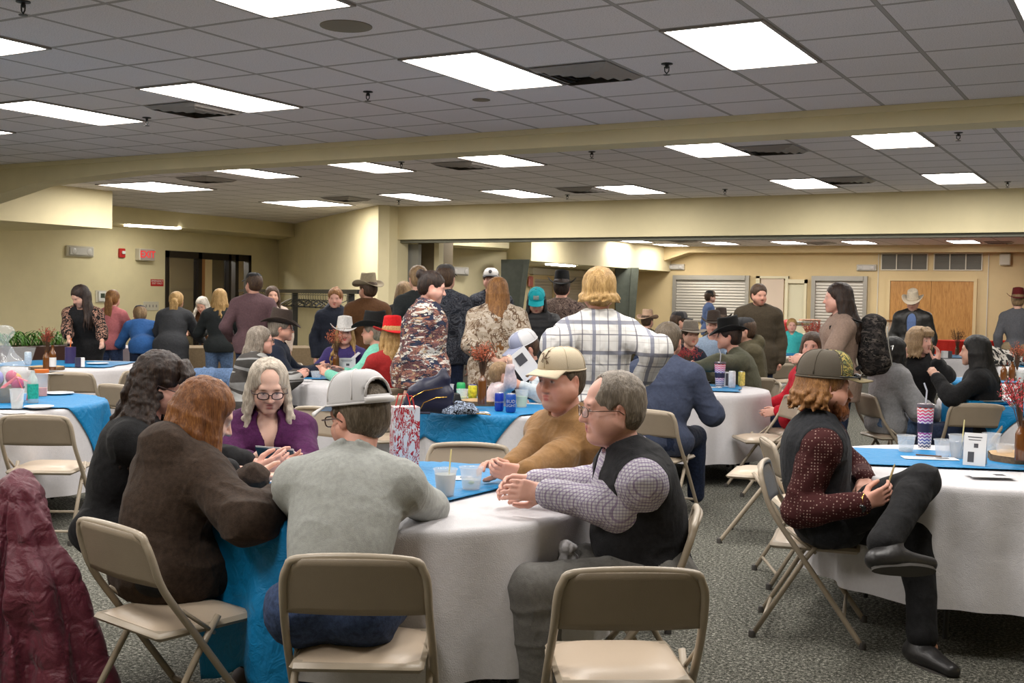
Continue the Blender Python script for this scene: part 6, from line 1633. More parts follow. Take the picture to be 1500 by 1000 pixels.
mesh_np('bag_body', V_, Q_, camo('bag_mix', [(.02, .02, .02, 1), (.45, .42, .38, 1), (.02, .02, .02, 1), (.25, .05, .03, 1)], 5), t)
# serving things in front of the kitchen
zc = .765
t = tag(empty('drink_dispenser', tuple(far(1300, 494, 23.6)[:2])+(zc,), YAW), 'clear glass drink dispenser with wooden lid before the oak doors', 'dispenser')
MB().lathe([(.0001, .0), (.13, .0), (.15, .05), (.15, .28), (.10, .36), (.10, .38), (.0001, .38)], n=20).build('glass', M('cup_plastic'), t); MB().lathe([(.0001, .38), (.13, .38), (.13, .42), (.0001, .42)], n=20).build('lid', M('wood_trim'), t)
long_table('serving_table', P2(7.3, 23.3), P2(8.5, 23.8), .7, M('cream_plastic'), 'pale table carrying the glass drink dispenser')
t = tag(empty('drink_dispenser', tuple(far(1281, 494, 23.4)[:2])+(zc,), YAW), 'clear glass dispenser with wooden lid right of the backpack', 'dispenser')
MB().lathe([(.0001, .0), (.12, .0), (.13, .05), (.13, .28), (.09, .36), (.09, .38), (.0001, .38)], n=20).build('glass', M('cup_plastic'), t); MB().lathe([(.0001, .38), (.11, .38), (.11, .42), (.0001, .42)], n=20).build('lid', M('wood_trim'), t)
t = tag(empty('squeeze_bottle', tuple(far(1311, 494, 23.5)[:2])+(zc,), YAW), 'pale pink bottle beside the glass dispenser', 'bottle'); MB().lathe([(.0001, 0), (.06, 0), (.06, .15), (.03, .22), (.0001, .28)], n=16).build('bottle_wall', plain('pink_pale', (.6, .35, .3, 1)), t)
t = tag(empty('food_trays', tuple(far(1178, 470, 26.6)[:2])+(zc+.02,), YAW), 'stack of clear food trays on a wire stand by the kitchen doorway', 'food tray')
b = MB(); b.box(-.35, .35, -.2, .2, .18, .2)
for x in (-.33, .33): b.tube([(x, -.18, 0), (x, -.18, .18)], .012, 6)
b.build('wire_stand', M('can_silver'), t)
for k in range(3): MB().box(-.33+.12*k, .15+.1*k, -.16, .16, .2+.05*k, .24+.05*k, .01).build('tray', plain('pastry_%d' % k, ((.5, .38, .2, 1), (.6, .6, .55, 1), (.55, .3, .2, 1))[k], .6, var=.4, scale=30), t)
t = tag(empty('paper_bag', tuple(far(1153, 462, 26.95)[:2])+(.92,)), 'red crumpled bag standing on the pale serving table', 'bag'); F = Field(np.array([-.25]*3), np.array([.25]*3), .015); F.ell((0, 0, 0), (.15, .1, .16), k=.03); F.ell((.08, 0, .05), (.1, .08, .08), k=.03); V_, Q_ = F.arrays(); V_ = V_+normals(V_, Q_)*(vnoise(V_*12)*.04)[:, None]; mesh_np('bag_body', V_, Q_, M('red_plastic'), t)
# jugs on the counter behind the camo pullover
t = tag(empty('airpot', tuple(far(669, 470, 13.3)[:2])+(.802,), YAW), 'black coffee airpot behind the camo pullover', 'airpot')
MB().lathe([(.0001, 0), (.07, 0), (.07, .24), (.05, .28), (.02, .29), (.02, .33), (.035, .335), (.0001, .345)], n=20).build('airpot_body', M('black_metal'), t)
t = tag(empty('tea_jug', tuple(far(676, 470, 13.2)[:2])+(.802,), YAW), 'amber round jug beside the black airpot', 'jug'); MB().lathe([(.0001, 0), (.05, 0), (.05, .08), (.085, .12), (.085, .2), (.05, .26), (.0001, .26)], n=20).build('jug_body', plain('amber_jug', (.35, .14, .02, 1), .3), t)
t = tag(empty('framed_notice', tuple(far(672, 460, 13.8)[:2])+(.802,), YAW), 'small black framed notice standing on the grey table', 'picture frame'); b = MB(); b.box(-.09, .09, -.01, .01, 0, .22); b.build('frame', M('black_metal'), t, smooth=False); MB().box(-.07, .07, -.012, -.01, .02, .2).build('print', M('grille_gray'), t, smooth=False)
# ================================================================ coat rack
a_, b_ = A0, A1
def wallpt(px, off, z):      # a place in front of the angled wall that shows at column px
    r = ray(px, 430)[:2]; n_ = nn_; p0 = A0-n_*off; t = np.dot(p0, n_)/np.dot(r, n_); return r*t
w0, w1 = wallpt(345, .7, 0), wallpt(527, .7, 0); dr = (w1-w0); Lr = np.linalg.norm(dr); ra = math.atan2(dr[1], dr[0])
rk_ = tag(empty('coat_rack', (w0[0], w0[1], 0), ra), 'long black coat rack with hangers before the angled wall', 'coat rack')
zt_ = 1.52
FR = [.01, float(np.linalg.norm(wallpt(432, .7, 0)-w0)/Lr), float(np.linalg.norm(wallpt(514, .7, 0)-w0)/Lr)]
for f in FR: MB().box(Lr*f-.05, Lr*f+.05, -.05, .05, 0, zt_).build('post', M('black_metal'), rk_, smooth=False)
MB().box(0, Lr, -.045, .045, zt_, zt_+.07).build('rail', M('black_metal'), rk_, smooth=False)
b = MB()
for k in range(6): b.tube([(Lr*.04, -.02+.02*k-.05, zt_-.03), (Lr*.97, -.02+.02*k-.05, zt_-.03)], .004, 5)
b.build('hat_shelf_wires', M('black_metal'), rk_)
for f in FR: MB().box(Lr*f-.06, Lr*f+.06, -.3, .3, 0, .05).build('foot', M('black_metal'), rk_, smooth=False)
hg = MB(); hg.tube([(0, 0, .0), (0, .02, .02), (0, .0, .04), (0, -.015, .02), (0, 0, -.06)], .003, 5); hg.tube([(0, 0, -.06), (0, .1, -.10), (0, .21, -.16), (0, .20, -.18), (0, -.20, -.18), (0, -.21, -.16), (0, -.1, -.10)], .011, 6, closed=True, flat=.6)
H0 = hg.build('coat_hanger', M('black_metal')); H0.hide_render = False; hn = 0
r_ = random.Random(8)
pl_ = [.10+.022*i for i in range(12)]+[.24+.03*i for i in range(3)]+[.55+.017*i for i in range(19)]+[.93]
mw = bpy.data.objects
H1 = None
for k, f in enumerate(pl_):
    o = H0 if k == 0 else H0.copy()
    if k: COL.objects.link(o)
    white = k in (3, 7, 12, 13, 15)
    if white:
        if H1 is None: H1 = H0.data.copy(); H1.materials.clear(); H1.materials.append(M('white_metal'))
        o.data = H1
    q = np.array([w0[0], w0[1]])+dr/Lr*(Lr*f); o.location = (q[0], q[1], zt_-.045); o.rotation_euler = (0, 0, ra+r_.uniform(-.5, .5)+.5); o.scale = (1.15,)*3
    tag(o, ('white plastic coat hanger on the black rack' if white else 'black coat hanger on the long rack'), 'coat hanger', 'coat hangers on the rack' if not white else 'white hangers on the rack')
# ================================================================ plant box
t = tag(empty('planter_box', tuple(far(18, 530, 13.6)[:2])+(0,), PI/2), 'brown wooden planter with spider plants at the left wall', 'planter')
b = MB(); b.box(-.9, .9, -.22, .22, .0, .82, .01); b.build('box', plain('planter_wood', (.05, .018, .010, 1), .5), t)
b = MB(); r_ = random.Random(3)
for i in range(260):
    x, y = r_.uniform(-.75, .75), r_.uniform(-.12, .12); a = r_.random()*6.28; L_ = r_.uniform(.2, .48); d = np.array([math.cos(a), math.sin(a), 0]); n_ = np.array([-d[1], d[0], 0])
    pts = [np.array([x, y, .80])+d*L_*.75*f+np.array([0, 0, L_*(1.5*f-1.35*f*f)]) for f in np.linspace(0, 1, 6)]; w = [.004, .009, .009, .008, .005, .001]
    b.add([p-n_*w_ for p, w_ in zip(pts, w)]+[p+n_*w_ for p, w_ in zip(pts, w)], [(k, k+1, 7+k, 6+k) for k in range(5)])
tg = b.build('foliage', plain('leaf_green', (.10, .26, .04, 1), .5, var=.5, scale=20), t, ang=None); tg['kind'] = 'stuff'
# ================================================================ clothes hanging on chairs
def draped(name, lab, cat, loc, rz, prims, mat, amp=.012, res=.009, puff=0, pleat=0, lo=(-.5, -.5, 0), hi=(.5, .5, 1.0)):
    F = Field(np.array(lo), np.array(hi), res)
    for p in prims: F.cone(*p[:4], p[4] if len(p) > 4 else .03, lat=p[5] if len(p) > 5 else None, sq=p[6] if len(p) > 6 else 1)
    V_, Q_ = F.arrays(); N_ = normals(V_, Q_); V_ = V_+N_*((vnoise(V_*np.array([9, 9, 3]))*.8+np.clip(ridge(V_*np.array([11, 11, 5])+3), 0, 1)**2)*amp)[:, None]
    if pleat:
        th_ = np.arctan2(V_[:, 1]+.05, V_[:, 0]+.05); dn = np.clip((.85-V_[:, 2])/.5, 0, 1); V_ = V_+N_*((np.cos(th_*8+vnoise(V_*3)*1.5)*.7+np.cos(th_*13+2))*pleat*dn)[:, None]
    if puff: V_ = V_+N_*((np.abs(np.sin(V_[:, 2]*PI/.13+V_[:, 0]*2.5+vnoise(V_*3)*1.0))**.4-.7)*puff)[:, None]
    V_[:, 2] = np.maximum(V_[:, 2], .004); o = tag(mesh_np(name, V_, Q_, mat), lab, cat); o.location = loc; o.rotation_euler = (0, 0, rz); return o
l, r = T(-1.72, 4.02, 0)
cloth('maroon_puffer', (.105, .014, .028, 1), rough=.5, fold=.9, sheen=.1, spec=.4, fs=14, var=.1)
draped('puffer_coat', 'maroon quilted puffer coat draped over a chair at bottom left', 'coat', (l[0], l[1], 0), r,
    [((-.05, .05, .83), (-.03, -.02, .78), .025, .04, .05), ((-.05, .02, .77), (-.16, -.05, .45), .055, .11, .06, (1, 0, 0), 1.3), ((-.16, -.05, .5), (-.10, -.08, .10), .12, .20, .08, (1, 0, 0), 1.35), ((0, -.02, .74), (.10, -.10, .45), .05, .085, .05), ((.10, -.10, .45), (.22, -.12, .06), .10, .12, .05), ((-.2, 0, .3), (-.25, -.05, .05), .15, .17, .05)],
    M('maroon_puffer'), .010, .009, .012, .026, (-.75, -.45, 0), (.6, .4, 1.0))
l, r = T(1.62, 7.15, 70); draped('grey_coat', 'grey jacket hanging over a folding chair behind the vest', 'jacket', l, r, [((-.18, -.22, .74), (.18, -.22, .74), .035, .035, .03), ((-.17, -.26, .70), (-.15, -.28, .34), .05, .06, .03, (1, 0, 0), 1.5), ((.16, -.26, .70), (.14, -.28, .30), .05, .06, .03, (1, 0, 0), 1.6), ((0, -.26, .7), (0, -.29, .30), .06, .05, .03, (1, 0, 0), 2)], cloth('grey_wool', (.10, .10, .105, 1)))
p_ = T((318-750)/F_PX*10.6, 10.6, -8); draped('denim_jacket', 'blue denim jacket hung over a folding chair back', 'jacket', (p_[0][0], p_[0][1], 0), p_[1], [((-.2, 0, .74), (.2, 0, .74), .05, .05, .03), ((-.19, -.03, .7), (-.2, -.05, .38), .06, .06, .03), ((.19, -.03, .7), (.2, -.05, .38), .06, .06, .03), ((0, -.04, .72), (0, -.05, .5), .07, .05, .03, (1, 0, 0), 2)], M('denim_light'))
# ================================================================ the rest of the guests
cl = cloth
cl('pink_shirt', (.50, .16, .17, 1)); cl('blue_shirt', (.035, .12, .34, 1)); cl('charcoal', (.045, .047, .052, 1)); cl('dark_jacket', (.022, .026, .027, 1)); cl('mauve', (.13, .075, .085, 1)); cl('cream_top', (.5, .4, .33, 1))
cl('navy_hoodie', (.018, .022, .035, 1)); cl('duck_brown', (.10, .045, .018, 1)); cl('puffer_black', (.014, .014, .016, 1), rough=.55, spec=.4, sheen=0); cl('coat_olive', (.050, .038, .024, 1)); cl('taupe', (.27, .19, .15, 1)); cl('leather_black', (.012, .011, .010, 1), rough=.4, spec=.5, sheen=0)
cl('mint', (.18, .50, .38, 1)); cl('red_knit', (.30, .018, .018, 1)); cl('red_bright', (.45, .01, .025, 1)); cl('navy_wool', (.012, .016, .03, 1)); cl('purple_blouse', (.05, .035, .14, 1)); cl('grey_hoodie', (.30, .30, .31, 1)); cl('olive_knit', (.085, .085, .055, 1)); cl('olive_dark', (.065, .055, .03, 1)); cl('light_blue', (.28, .36, .48, 1)); cl('navy_plaid_plain', (.04, .05, .085, 1)); cl('white_pink', (.60, .50, .52, 1)); cl('grey_shirt_far', (.10, .10, .11, 1)); cl('teal_top', (.05, .42, .42, 1)); cl('sash_white', (.62, .60, .64, 1)); cl('light_sleeve', (.50, .55, .58, 1)); cl('blue_chambray', (.10, .15, .30, 1)); cl('felt_black', (.010, .010, .010, 1), weave=900, fold=.1); cl('felt_red', (.55, .012, .015, 1), fold=.1); cl('felt_white', (.62, .60, .58, 1), fold=.1); cl('felt_taupe', (.30, .25, .17, 1), fold=.1); cl('felt_brown', (.045, .032, .026, 1), fold=.1); cl('felt_cream', (.55, .47, .36, 1), fold=.1); cl('felt_maroon', (.12, .015, .015, 1), fold=.1); cl('felt_grey', (.13, .11, .09, 1), fold=.1); cl('felt_tan', (.50, .34, .24, 1), fold=.1)
def camo2(name, base, streaks, sc=5, rough=.9):
    t = NT(name); n = t.noise(sc, t.coord(scale=(1, 1, 1.5)), 3, .65, .3); k = len(base); prev = t.ramp(n, [(.36+.30*i/k if i else 0, c) for i, c in enumerate(base)], 'CONSTANT')
    for i, (c, s, st, lo, hi, seed) in enumerate(streaks):
        m = t.noise(s, t.coord(scale=st, loc=(seed, seed*2, 0)), 3, .7, .6); r = t.math('MULTIPLY', t.math('GREATER_THAN', m, lo), t.math('LESS_THAN', m, hi)); prev = t.mix(r, prev, c)
    t.set(Base_Color=prev, Roughness=rough); t.b.inputs['Specular IOR Level'].default_value = .15; t.bump(t.noise(9, t.coord(), 2), .4, .03); MC[name] = t.m
camo2('camo_fleece', [(.14, .065, .065, 1), (.27, .12, .09, 1), (.17, .085, .085, 1)], [((.03, .035, .065, 1), 6, (1, 1, 2.5), .55, 1, 3), ((.62, .58, .52, 1), 7, (1, 1, 4), .555, 1, 7), ((.50, .36, .22, 1), 10, (1, 1, 3), .61, 1, 11), ((.02, .022, .03, 1), 9, (1, 1, 3), .485, .52, 5)], 5)
camo2('camo_cream', [(.42, .35, .27, 1), (.52, .45, .37, 1), (.34, .27, .20, 1)], [((.14, .09, .06, 1), 5, (1, 1, .7), .49, .52, 3), ((.20, .13, .08, 1), 8, (1, 1, 1.5), .49, .515, 7), ((.09, .06, .045, 1), 7, (1, 1, 1), .63, 1, 9)], 7)
camo('camo_brown', [(.03, .02, .02, 1), (.16, .11, .09, 1), (.06, .04, .035, 1), (.22, .16, .13, 1), (.05, .035, .03, 1)], 14, 2.0, (1, 1, 1), 4)
camo('camo_dark', [(.012, .014, .02, 1), (.05, .055, .07, 1), (.02, .022, .03, 1), (.07, .075, .09, 1), (.015, .015, .02, 1)], 9, 1.5, (1, 1, 1.6), 3)
camo('lace', [(.010, .009, .009, 1), (.010, .009, .009, 1), (.40, .22, .16, 1), (.010, .009, .009, 1)], 30, 1.0, (1, 1, .7), 1)
camo('shawl', [(.03, .028, .026, 1), (.20, .20, .20, 1), (.05, .045, .042, 1), (.30, .30, .29, 1), (.04, .035, .032, 1)], 2.2, .3, (.4, .4, 3.2), 1)
checks('plaid', (.66, .65, .63, 1), [(2, .155, .020, .1, (.15, .16, .21, 1), .85), (2, .155, .006, .45, (.10, .10, .14, 1), .8), (2, .052, .0018, .1, (.25, .22, .22, 1), .6), (0, .135, .018, .35, (.17, .18, .24, 1), .85), (0, .135, .006, .75, (.09, .09, .13, 1), .8), (0, .045, .0018, .2, (.25, .22, .22, 1), .6)])
plain('cap_black', (.012, .012, .014, 1), .8); plain('cap_navy', (.012, .015, .035, 1), .8); plain('cap_grey_blue', (.26, .28, .38, 1), .85, bump=.3, bscale=300); plain('cap_teal', (.0, .36, .42, 1), .8, bump=.3, bscale=300); plain('cap_grey', (.06, .055, .055, 1), .85); plain('cap_sand', (.24, .17, .12, 1), .85)
def RS(D): return .0075 if D < 6.5 else .0085 if D < 8.5 else .0105 if D < 10.8 else .0125 if D < 14.5 else .016
def P_(lab, px, py, D, **k):
    k.setdefault('res', RS(D)); k.setdefault('bottom', dict(mat=M('denim_dark'))); k.setdefault('shoe', dict())
    return person(lab, head=(px, py, D), **k)
def TP(m, **k): k.setdefault('t', .012); k.setdefault('amp', .010); k['mat'] = M(m); return k
def HR(m, kind='short', **k): k['mat'] = M(m); k['kind'] = kind; return k
chl = 'tan folding chair under the '
# standing guests along the left wall
sk = P_('person in black lace top with long dark hair reaching over the far left table', 117, 434, 12.5, face=178, H=1.62, w=1.1, lean=14, hyaw=-34, hpitch=-30, skin='fair', bust=1, girth=1.12, rw=('d', 101, 506, 12.1), lw=('d', 150, 505, 12.2), relb=(1, -.2, -.3), lelb=(-1, -.2, -.3), top=TP('black_knit', hem=-.2, sleeve=None), hair=HR('hair_dark', 'long', length=.40, front=62, n=30), bottom=dict(mat=M('black_jean')))
garment(sk, M('lace'), t=.014, sleeve='sleeve34', hem=-.1, amp=.006, name='lace_sleeves', cutf=lambda F, s_: F.cut(s_['N']-s_['sp']*.2, -s_['sp']) if 0 else None) if 0 else garment(sk, M('lace'), t=.016, sleeve='sleeve34', hem=-.04, amp=.004, name='lace_sleeves', cutf=lambda F, s_: F.cone(s_['P'], s_['P']+(s_['N']-s_['P'])*.82, .15, .145, .01, lat=(1, 0, 0), sq=1.22, mode='sub'), cuff=.02)
P_('person in pink shirt with long ponytail and jeans, back turned at the left wall', 166, 438, 14.4, face=-6, H=1.55, lean=8, rw=(.2, .35, .95), lw=(-.2, .35, .95), top=TP('pink_shirt', hem=-.06), hair=HR('hair_copper', 'pony', length=.32, cap=True), bottom=dict(mat=M('denim')))
sk = P_('person in bright blue shirt and navy cap bending over the display table', 205, 458, 14.3, face=24, H=1.5, lean=52, hpitch=-20, rw=(.2, .6, .8), lw=(-.2, .6, .8), top=TP('blue_shirt', hem=-.08, t=.02), hair=HR('hair_sandy'), zfix=False, pelvis=(0, 0, .82)); cap_hat(sk, M('cap_navy'))
P_('person in long charcoal tunic with blond ponytail leaning over the burlap table', 259, 441, 14.1, face=2, H=1.68, lean=26, girth=1.15, rw=(.25, .5, .9), lw=(-.25, .5, .9), top=TP('charcoal', hem=-.34, t=.026, flare=.03), hair=HR('hair_blond', 'pony', length=.2), bottom=dict(mat=M('black_jean')))
P_('person with curly white hair bending down behind the burlap table', 296, 447, 16.3, face=172, H=1.6, lean=34, hpitch=-25, rw=(.2, .4, .9), lw=(-.2, .4, .9), top=TP('duck_brown', hem=-.1), hair=HR('hair_white', 'curly', length=.2, n=26))
P_('person with long blond hair in dark jacket and jeans, back turned at the burlap table', 322, 437, 13.9, face=14, H=1.62, lean=8, rw=(.18, .35, 1.0), lw=(-.18, .35, 1.0), top=TP('dark_jacket', hem=-.06, t=.02), hair=HR('hair_blond', 'long', length=.32, front=40, n=30, wave=.016), bottom=dict(mat=M('denim_light')))
sk = P_('person in mauve button shirt and black cap, back turned by the glazed doors', 371, 416, 12.9, face=12, hyaw=34, H=1.8, w=1.1, girth=1.1, skin='ruddy', top=TP('mauve', hem=-.12, t=.016), hair=HR('hair_brown'), rw=(.24, .12, .98), lw=(-.24, .12, .98)); cap_hat(sk, M('cap_black'), tilt=4)
P_('person with brown hair and cream top half hidden behind the mauve shirt', 399, 433, 14.2, face=-160, H=1.6, top=TP('cream_top'), hair=HR('hair_brown', 'long', length=.22, n=26))
P_('person in navy hooded sweatshirt smiling in front of the coat rack', 491, 437, 13.0, face=-166, H=1.62, hpitch=-6, hyaw=-12, skin='pink', top=TP('navy_hoodie', hem=-.08, t=.022, hood=1.0), hair=HR('hair_copper', 'bun', up=.06))
sk = P_('person in brown work jacket and taupe cowboy hat standing by the angled wall', 538, 424, 12.4, face=22, hyaw=28, H=1.78, w=1.08, top=TP('duck_brown', hem=-.1, t=.03), hair=HR('hair_brown'), skin='tan'); cowboy(sk, M('felt_taupe'), sc=1.02)
P_('person with straight dark blond hair in black, facing the folding partition', 591, 428, 12.9, face=24, H=1.6, top=TP('black_knit'), hair=HR('hair_sandy', 'bob', length=.17, n=30, front=60))
P_('person with a loose brown bun, mostly hidden behind the camo pullover', 612, 408, 11.2, face=20, H=1.7, top=TP('dark_jacket'), hair=HR('hair_sandy', 'bun', up=.04))
sk = P_('person in dark patterned jacket and cap, back turned behind the camo pullover', 653, 408, 10.6, face=-14, H=1.8, top=TP('camo_dark', t=.03, hem=-.1), hair=HR('hair_brown')); cap_hat(sk, M('cap_grey'), tilt=4)
sk = P_('person in patterned brown and white fleece pullover with hair in a bun, standing in profile', 634, 421, 8.75, face=-88, H=1.72, hpitch=-14, lean=4, skin='pink', girth=1.45, bust=1.1, w=1.2, jaw=1.15, res=.0065, rw=('d', 599, 566, 8.45), lw=(-.2, .05, .85), relb=(.2, -1, -.1), rdir=('c', -.1, -1, -.2), top=TP('camo_fleece', hem=-.12, t=.034, amp=.016, collar=.026), hair=HR('hair_dark', 'bun', up=.04, vol=.8), bottom=dict(mat=M('black_jean')))
b = MB(); s_ = sk['sh'][1]; e_ = sk['el'][1]; d_ = nrm(e_-s_); F = Field(sk['lo'], sk['hi'], .008); F.cone(s_+d_*.16, s_+d_*.27, .105, .10, .01); V_, Q_ = F.arrays(); mesh_np('sleeve_patch', V_, Q_, M('black_knit'), sk['body']) if 0 else None
sk = P_('person in white and black trucker cap standing beyond the person with waist long hair', 719, 410, 12.8, face=176, H=1.84, skin='ruddy', top=TP('camo_dark', t=.02, hem=-.1), hair=HR('hair_brown')); cap_hat(sk, plain('cap_white_far', (.62, .6, .58, 1), .8), None, M('cap_black'), tilt=2, logo=('disc', .04, .04), logomat=M('cap_grey'))
P_('person in cream camo shirt with straight waist long hair, hands behind the back', 729, 427, 9.7, face=2, H=1.66, w=1.12, girth=1.15, rw=(.06, -.16, .98), lw=(-.02, -.16, .98), relb=(1, -.3, 0), lelb=(-1, -.3, 0), top=TP('camo_cream', hem=-.16, t=.03, sleeve='mid', amp=.016, flare=.03), hair=HR('hair_copper', 'long', length=.56, front=30, n=34, wave=.004), bottom=dict(mat=M('denim_dark')))
sk = P_('person in turquoise cap and black puffer jacket looking down', 786, 441, 10.9, face=166, hpitch=-30, hyaw=10, H=1.62, skin='fair', top=TP('puffer_black', hem=-.08, t=.03, puffy=.010), hair=HR('hair_black', 'long', length=.34, n=28, front=60)); cap_hat(sk, M('cap_teal'), tilt=0, logo=('patch', .055, .04), logomat=plain('logo_grey', (.25, .30, .28, 1)))
sk = P_('person in brown camo shirt and black cowboy hat, back turned', 823, 421, 11.9, face=-6, H=1.78, w=1.12, skin='ruddy', top=TP('camo_brown', hem=-.12, t=.016), hair=HR('hair_dark')); cowboy(sk, M('felt_black'))
sk = P_('person from behind in white plaid flannel with messy blond hair, hands on hips', 877, 426, 5.95, face=3, H=1.72, w=.98, res=.0065, skin='ruddy', rw=('d', 930, 575, 6.0), lw=('d', 842, 560, 6.0), relb=('d', 962, 510, 5.70), lelb=('d', 818, 500, 5.70), top=TP('plaid', hem=-.16, t=.022, amp=.014, collar=.022, armt=.024), hair=HR('hair_blond', 'long', length=.04, n=36, front=60, vol=.95, clump=.7, wave=.012), bottom=dict(mat=M('denim_dark')))
# right half, standing
sk = P_('person in denim shirt and sand cap walking before the wide shutter', 1041, 435, 22.5, face=-88, H=1.75, top=TP('blue_chambray'), hair=HR('hair_brown')); cap_hat(sk, M('cap_sand'), M('cap_black'))
sk = P_('person with goatee in olive brown coat and jeans standing and looking aside', 1112, 432, 12.6, face=176, hyaw=18, hpitch=-8, H=1.78, w=1.1, girth=1.1, skin='ruddy', beard=((.12, .06, .03), .7, 1), brow=(.06, .03, .02), top=TP('coat_olive', hem=-.22, t=.034, collar=.03, amp=.014), hair=HR('hair_brown', vol=.8))
sk = P_('person with long dark hair, taupe ruffled top and a backpack, standing at right', 1226, 437, 8.9, face=84, H=1.66, hpitch=-2, skin='pink', girth=1.15, bust=1, rw=('d', 1190, 522, 9.3), lw=('d', 1186, 524, 8.7), lelb=('d', 1212, 530, 8.6), top=TP('taupe', sleeve='short', hem=-.16, t=.018), hair=HR('hair_dark', 'long', length=.36, front=70, n=34, flow=-.05), bottom=dict(mat=M('denim_dark')))
bp_ = sk
sk = P_('person in cream cowboy hat, black leather jacket and blue shirt before the oak doors', 1337, 443, 16.0, face=152, hpitch=-20, H=1.78, w=1.12, skin='ruddy', beard=((.45, .4, .36), .6, 1), top=TP('blue_chambray', hem=-.1, t=.014), hair=HR('hair_grey')); cowboy(sk, M('felt_cream'))
garment(sk, M('leather_black'), t=.036, hem=-.12, amp=.012, name='jacket', cutf=lambda F, s_: F.cone(s_['P']+np.array([0, .20, -.3]), s_['N']+np.array([0, .16, .05]), .085, .075, .01, mode='sub'))
sk = P_('person in maroon hat, grey shirt and khaki trousers before the kitchen wall', 1491, 440, 15.8, face=-24, H=1.7, top=TP('grey_shirt_far', hem=-.04), hair=HR('hair_sandy'), bottom=dict(mat=M('khaki'))); cowboy(sk, M('felt_maroon'))
# seated guests, left half
sk = P_('person with long grey hair and striped grey shawl, laughing at the middle left table', 383, 499, 9.6, sit=True, face=-72, H=1.66, lean=12, hyaw=-4, skin='pink', girth=1.2, mouth='open', rw=(.18, .42, .80), lw=(-.15, .45, .80), top=TP('shawl', t=.04, hem=-.14, armt=.03), hair=HR('hair_grey', 'long', length=.30, front=75, n=28, flow=-.06), bottom=dict(mat=M('black_jean'))); glasses(sk, M('frame_metal')); chair_under(sk, chl+'person in striped shawl')
sk = P_('person in dark brown cowboy hat and navy jacket seated behind the grey shawl', 413, 481, 10.5, sit=True, face=-84, H=1.76, lean=8, skin='ruddy', rw=(.18, .42, .80), lw=(-.15, .45, .80), top=TP('navy_wool', t=.028), hair=HR('hair_grey')); cowboy(sk, M('felt_brown'), tilt=-8); glasses(sk, M('frame_dark')); chair_under(sk, chl+'person in dark brown cowboy hat')
sk = P_('person in white cowboy hat with long blond hair and a white sash', 505, 488, 11.4, sit=True, face=178, H=1.66, lean=8, hyaw=12, skin='pink', lips=(.5, .05, .06), rw=(.18, .42, .80), lw=(-.15, .45, .80), top=TP('purple_blouse'), hair=HR('hair_blond', 'long', length=.34, n=32, front=52, wave=.016)); cowboy(sk, M('felt_white'), dz=.046)
b = MB(); p0, p1 = sk['sh'][-1]+np.array([0, .10, .03]), sk['P']+np.array([.12, .20, .12]); md_ = (p0+p1)/2+np.array([0, .05, 0]); b.tube([p0, md_, p1], .05, 8, flat=.2); b.build('sash', M('sash_white'), sk['body'])
sk = P_('person in mint green shirt and black cowboy hat seated facing left', 547, 486, 10.1, sit=True, face=78, H=1.76, lean=6, skin='ruddy', rw=(.18, .42, .80), lw=(-.15, .45, .80), top=TP('mint', t=.016), hair=HR('hair_grey')); cowboy(sk, M('felt_black'), brim=.11, sc=1.04); chair_under(sk, chl+'person in mint shirt')
sk = P_('person in red felt hat and red sweater with long blond hair, back turned', 574, 492, 9.3, sit=True, face=22, H=1.64, lean=8, rw=(.18, .42, .80), lw=(-.15, .45, .80), top=TP('red_knit', t=.014), hair=HR('hair_blond', 'long', length=.34, n=32, front=40)); cowboy(sk, M('felt_red'), crown=.115, curl=.03); chair_under(sk, chl+'person in red hat')
sk = P_('person in blue and white trucker cap and black vest holding up a paper', 768, 511, 8.55, sit=True, face=118, H=1.76, lean=14, hpitch=-26, skin='ruddy', beard=((.10, .06, .04), .5, 1), res=.008, lw=('d', 764, 566, 8.1), rw=('d', 785, 552, 8.0), relb=('d', 815, 590, 8.1), rdir=('c', -.4, .9, -.1), rn=('c', -.5, .2, .5), curl=(.7, .5), top=TP('light_sleeve', t=.014), hair=HR('hair_brown')); cap_hat(sk, M('cap_grey_blue'), M('cap_white'), M('cap_grey_blue'), tilt=0, sc=1.08); garment(sk, M('vest_black_wool'), t=.026, sleeve=None, hem=-.12, name='vest'); chair_under(sk, chl+'person in trucker cap')
P_('toddler in white and pink top reaching for the paper', 735, 549, 7.95, cat='child', sit=True, seat=.56, face=-74, H=.92, lean=4, skin='light', res=.007, rw=('d', 747, 536, 7.7), lw=(-.1, .2, .75), relb=(.2, .3, -1), top=TP('white_pink', t=.012), hair=HR('hair_sandy', vol=.6), bottom=dict(mat=M('white_pink')), shoe=None)
# seated guests, right half
sk = P_('person from behind in dark blue shirt with grey brown hair, right of the plaid flannel', 980, 499, 7.95, sit=True, face=-30, H=1.82, lean=14, w=1.14, girth=1.15, skin='ruddy', res=.0075, rw=(.2, .42, .80), lw=(-.2, .42, .80), top=TP('navy_plaid_plain', t=.030, amp=.014, hem=-.12), hair=HR('hair_grey_brown')); chair_under(sk, chl+'person in dark blue shirt')
sk = P_('person in flat grey felt hat and navy vest at the table beyond the plaid flannel', 1012, 491, 11.9, sit=True, face=-150, H=1.72, lean=10, hyaw=-20, rw=(.15, .4, .8), lw=(-.15, .4, .8), top=TP('navy_wool'), hair=HR('hair_brown')); cowboy(sk, M('felt_grey'), crown=.10, curl=.015, crease=.01)
sk = P_('person in grey and black cap seated far behind the flat grey hat', 996, 471, 14.6, sit=True, face=-92, H=1.76, top=TP('camo_brown'), hair=HR('hair_brown')); cap_hat(sk, M('cap_grey'), M('cap_black'), M('cap_black'))
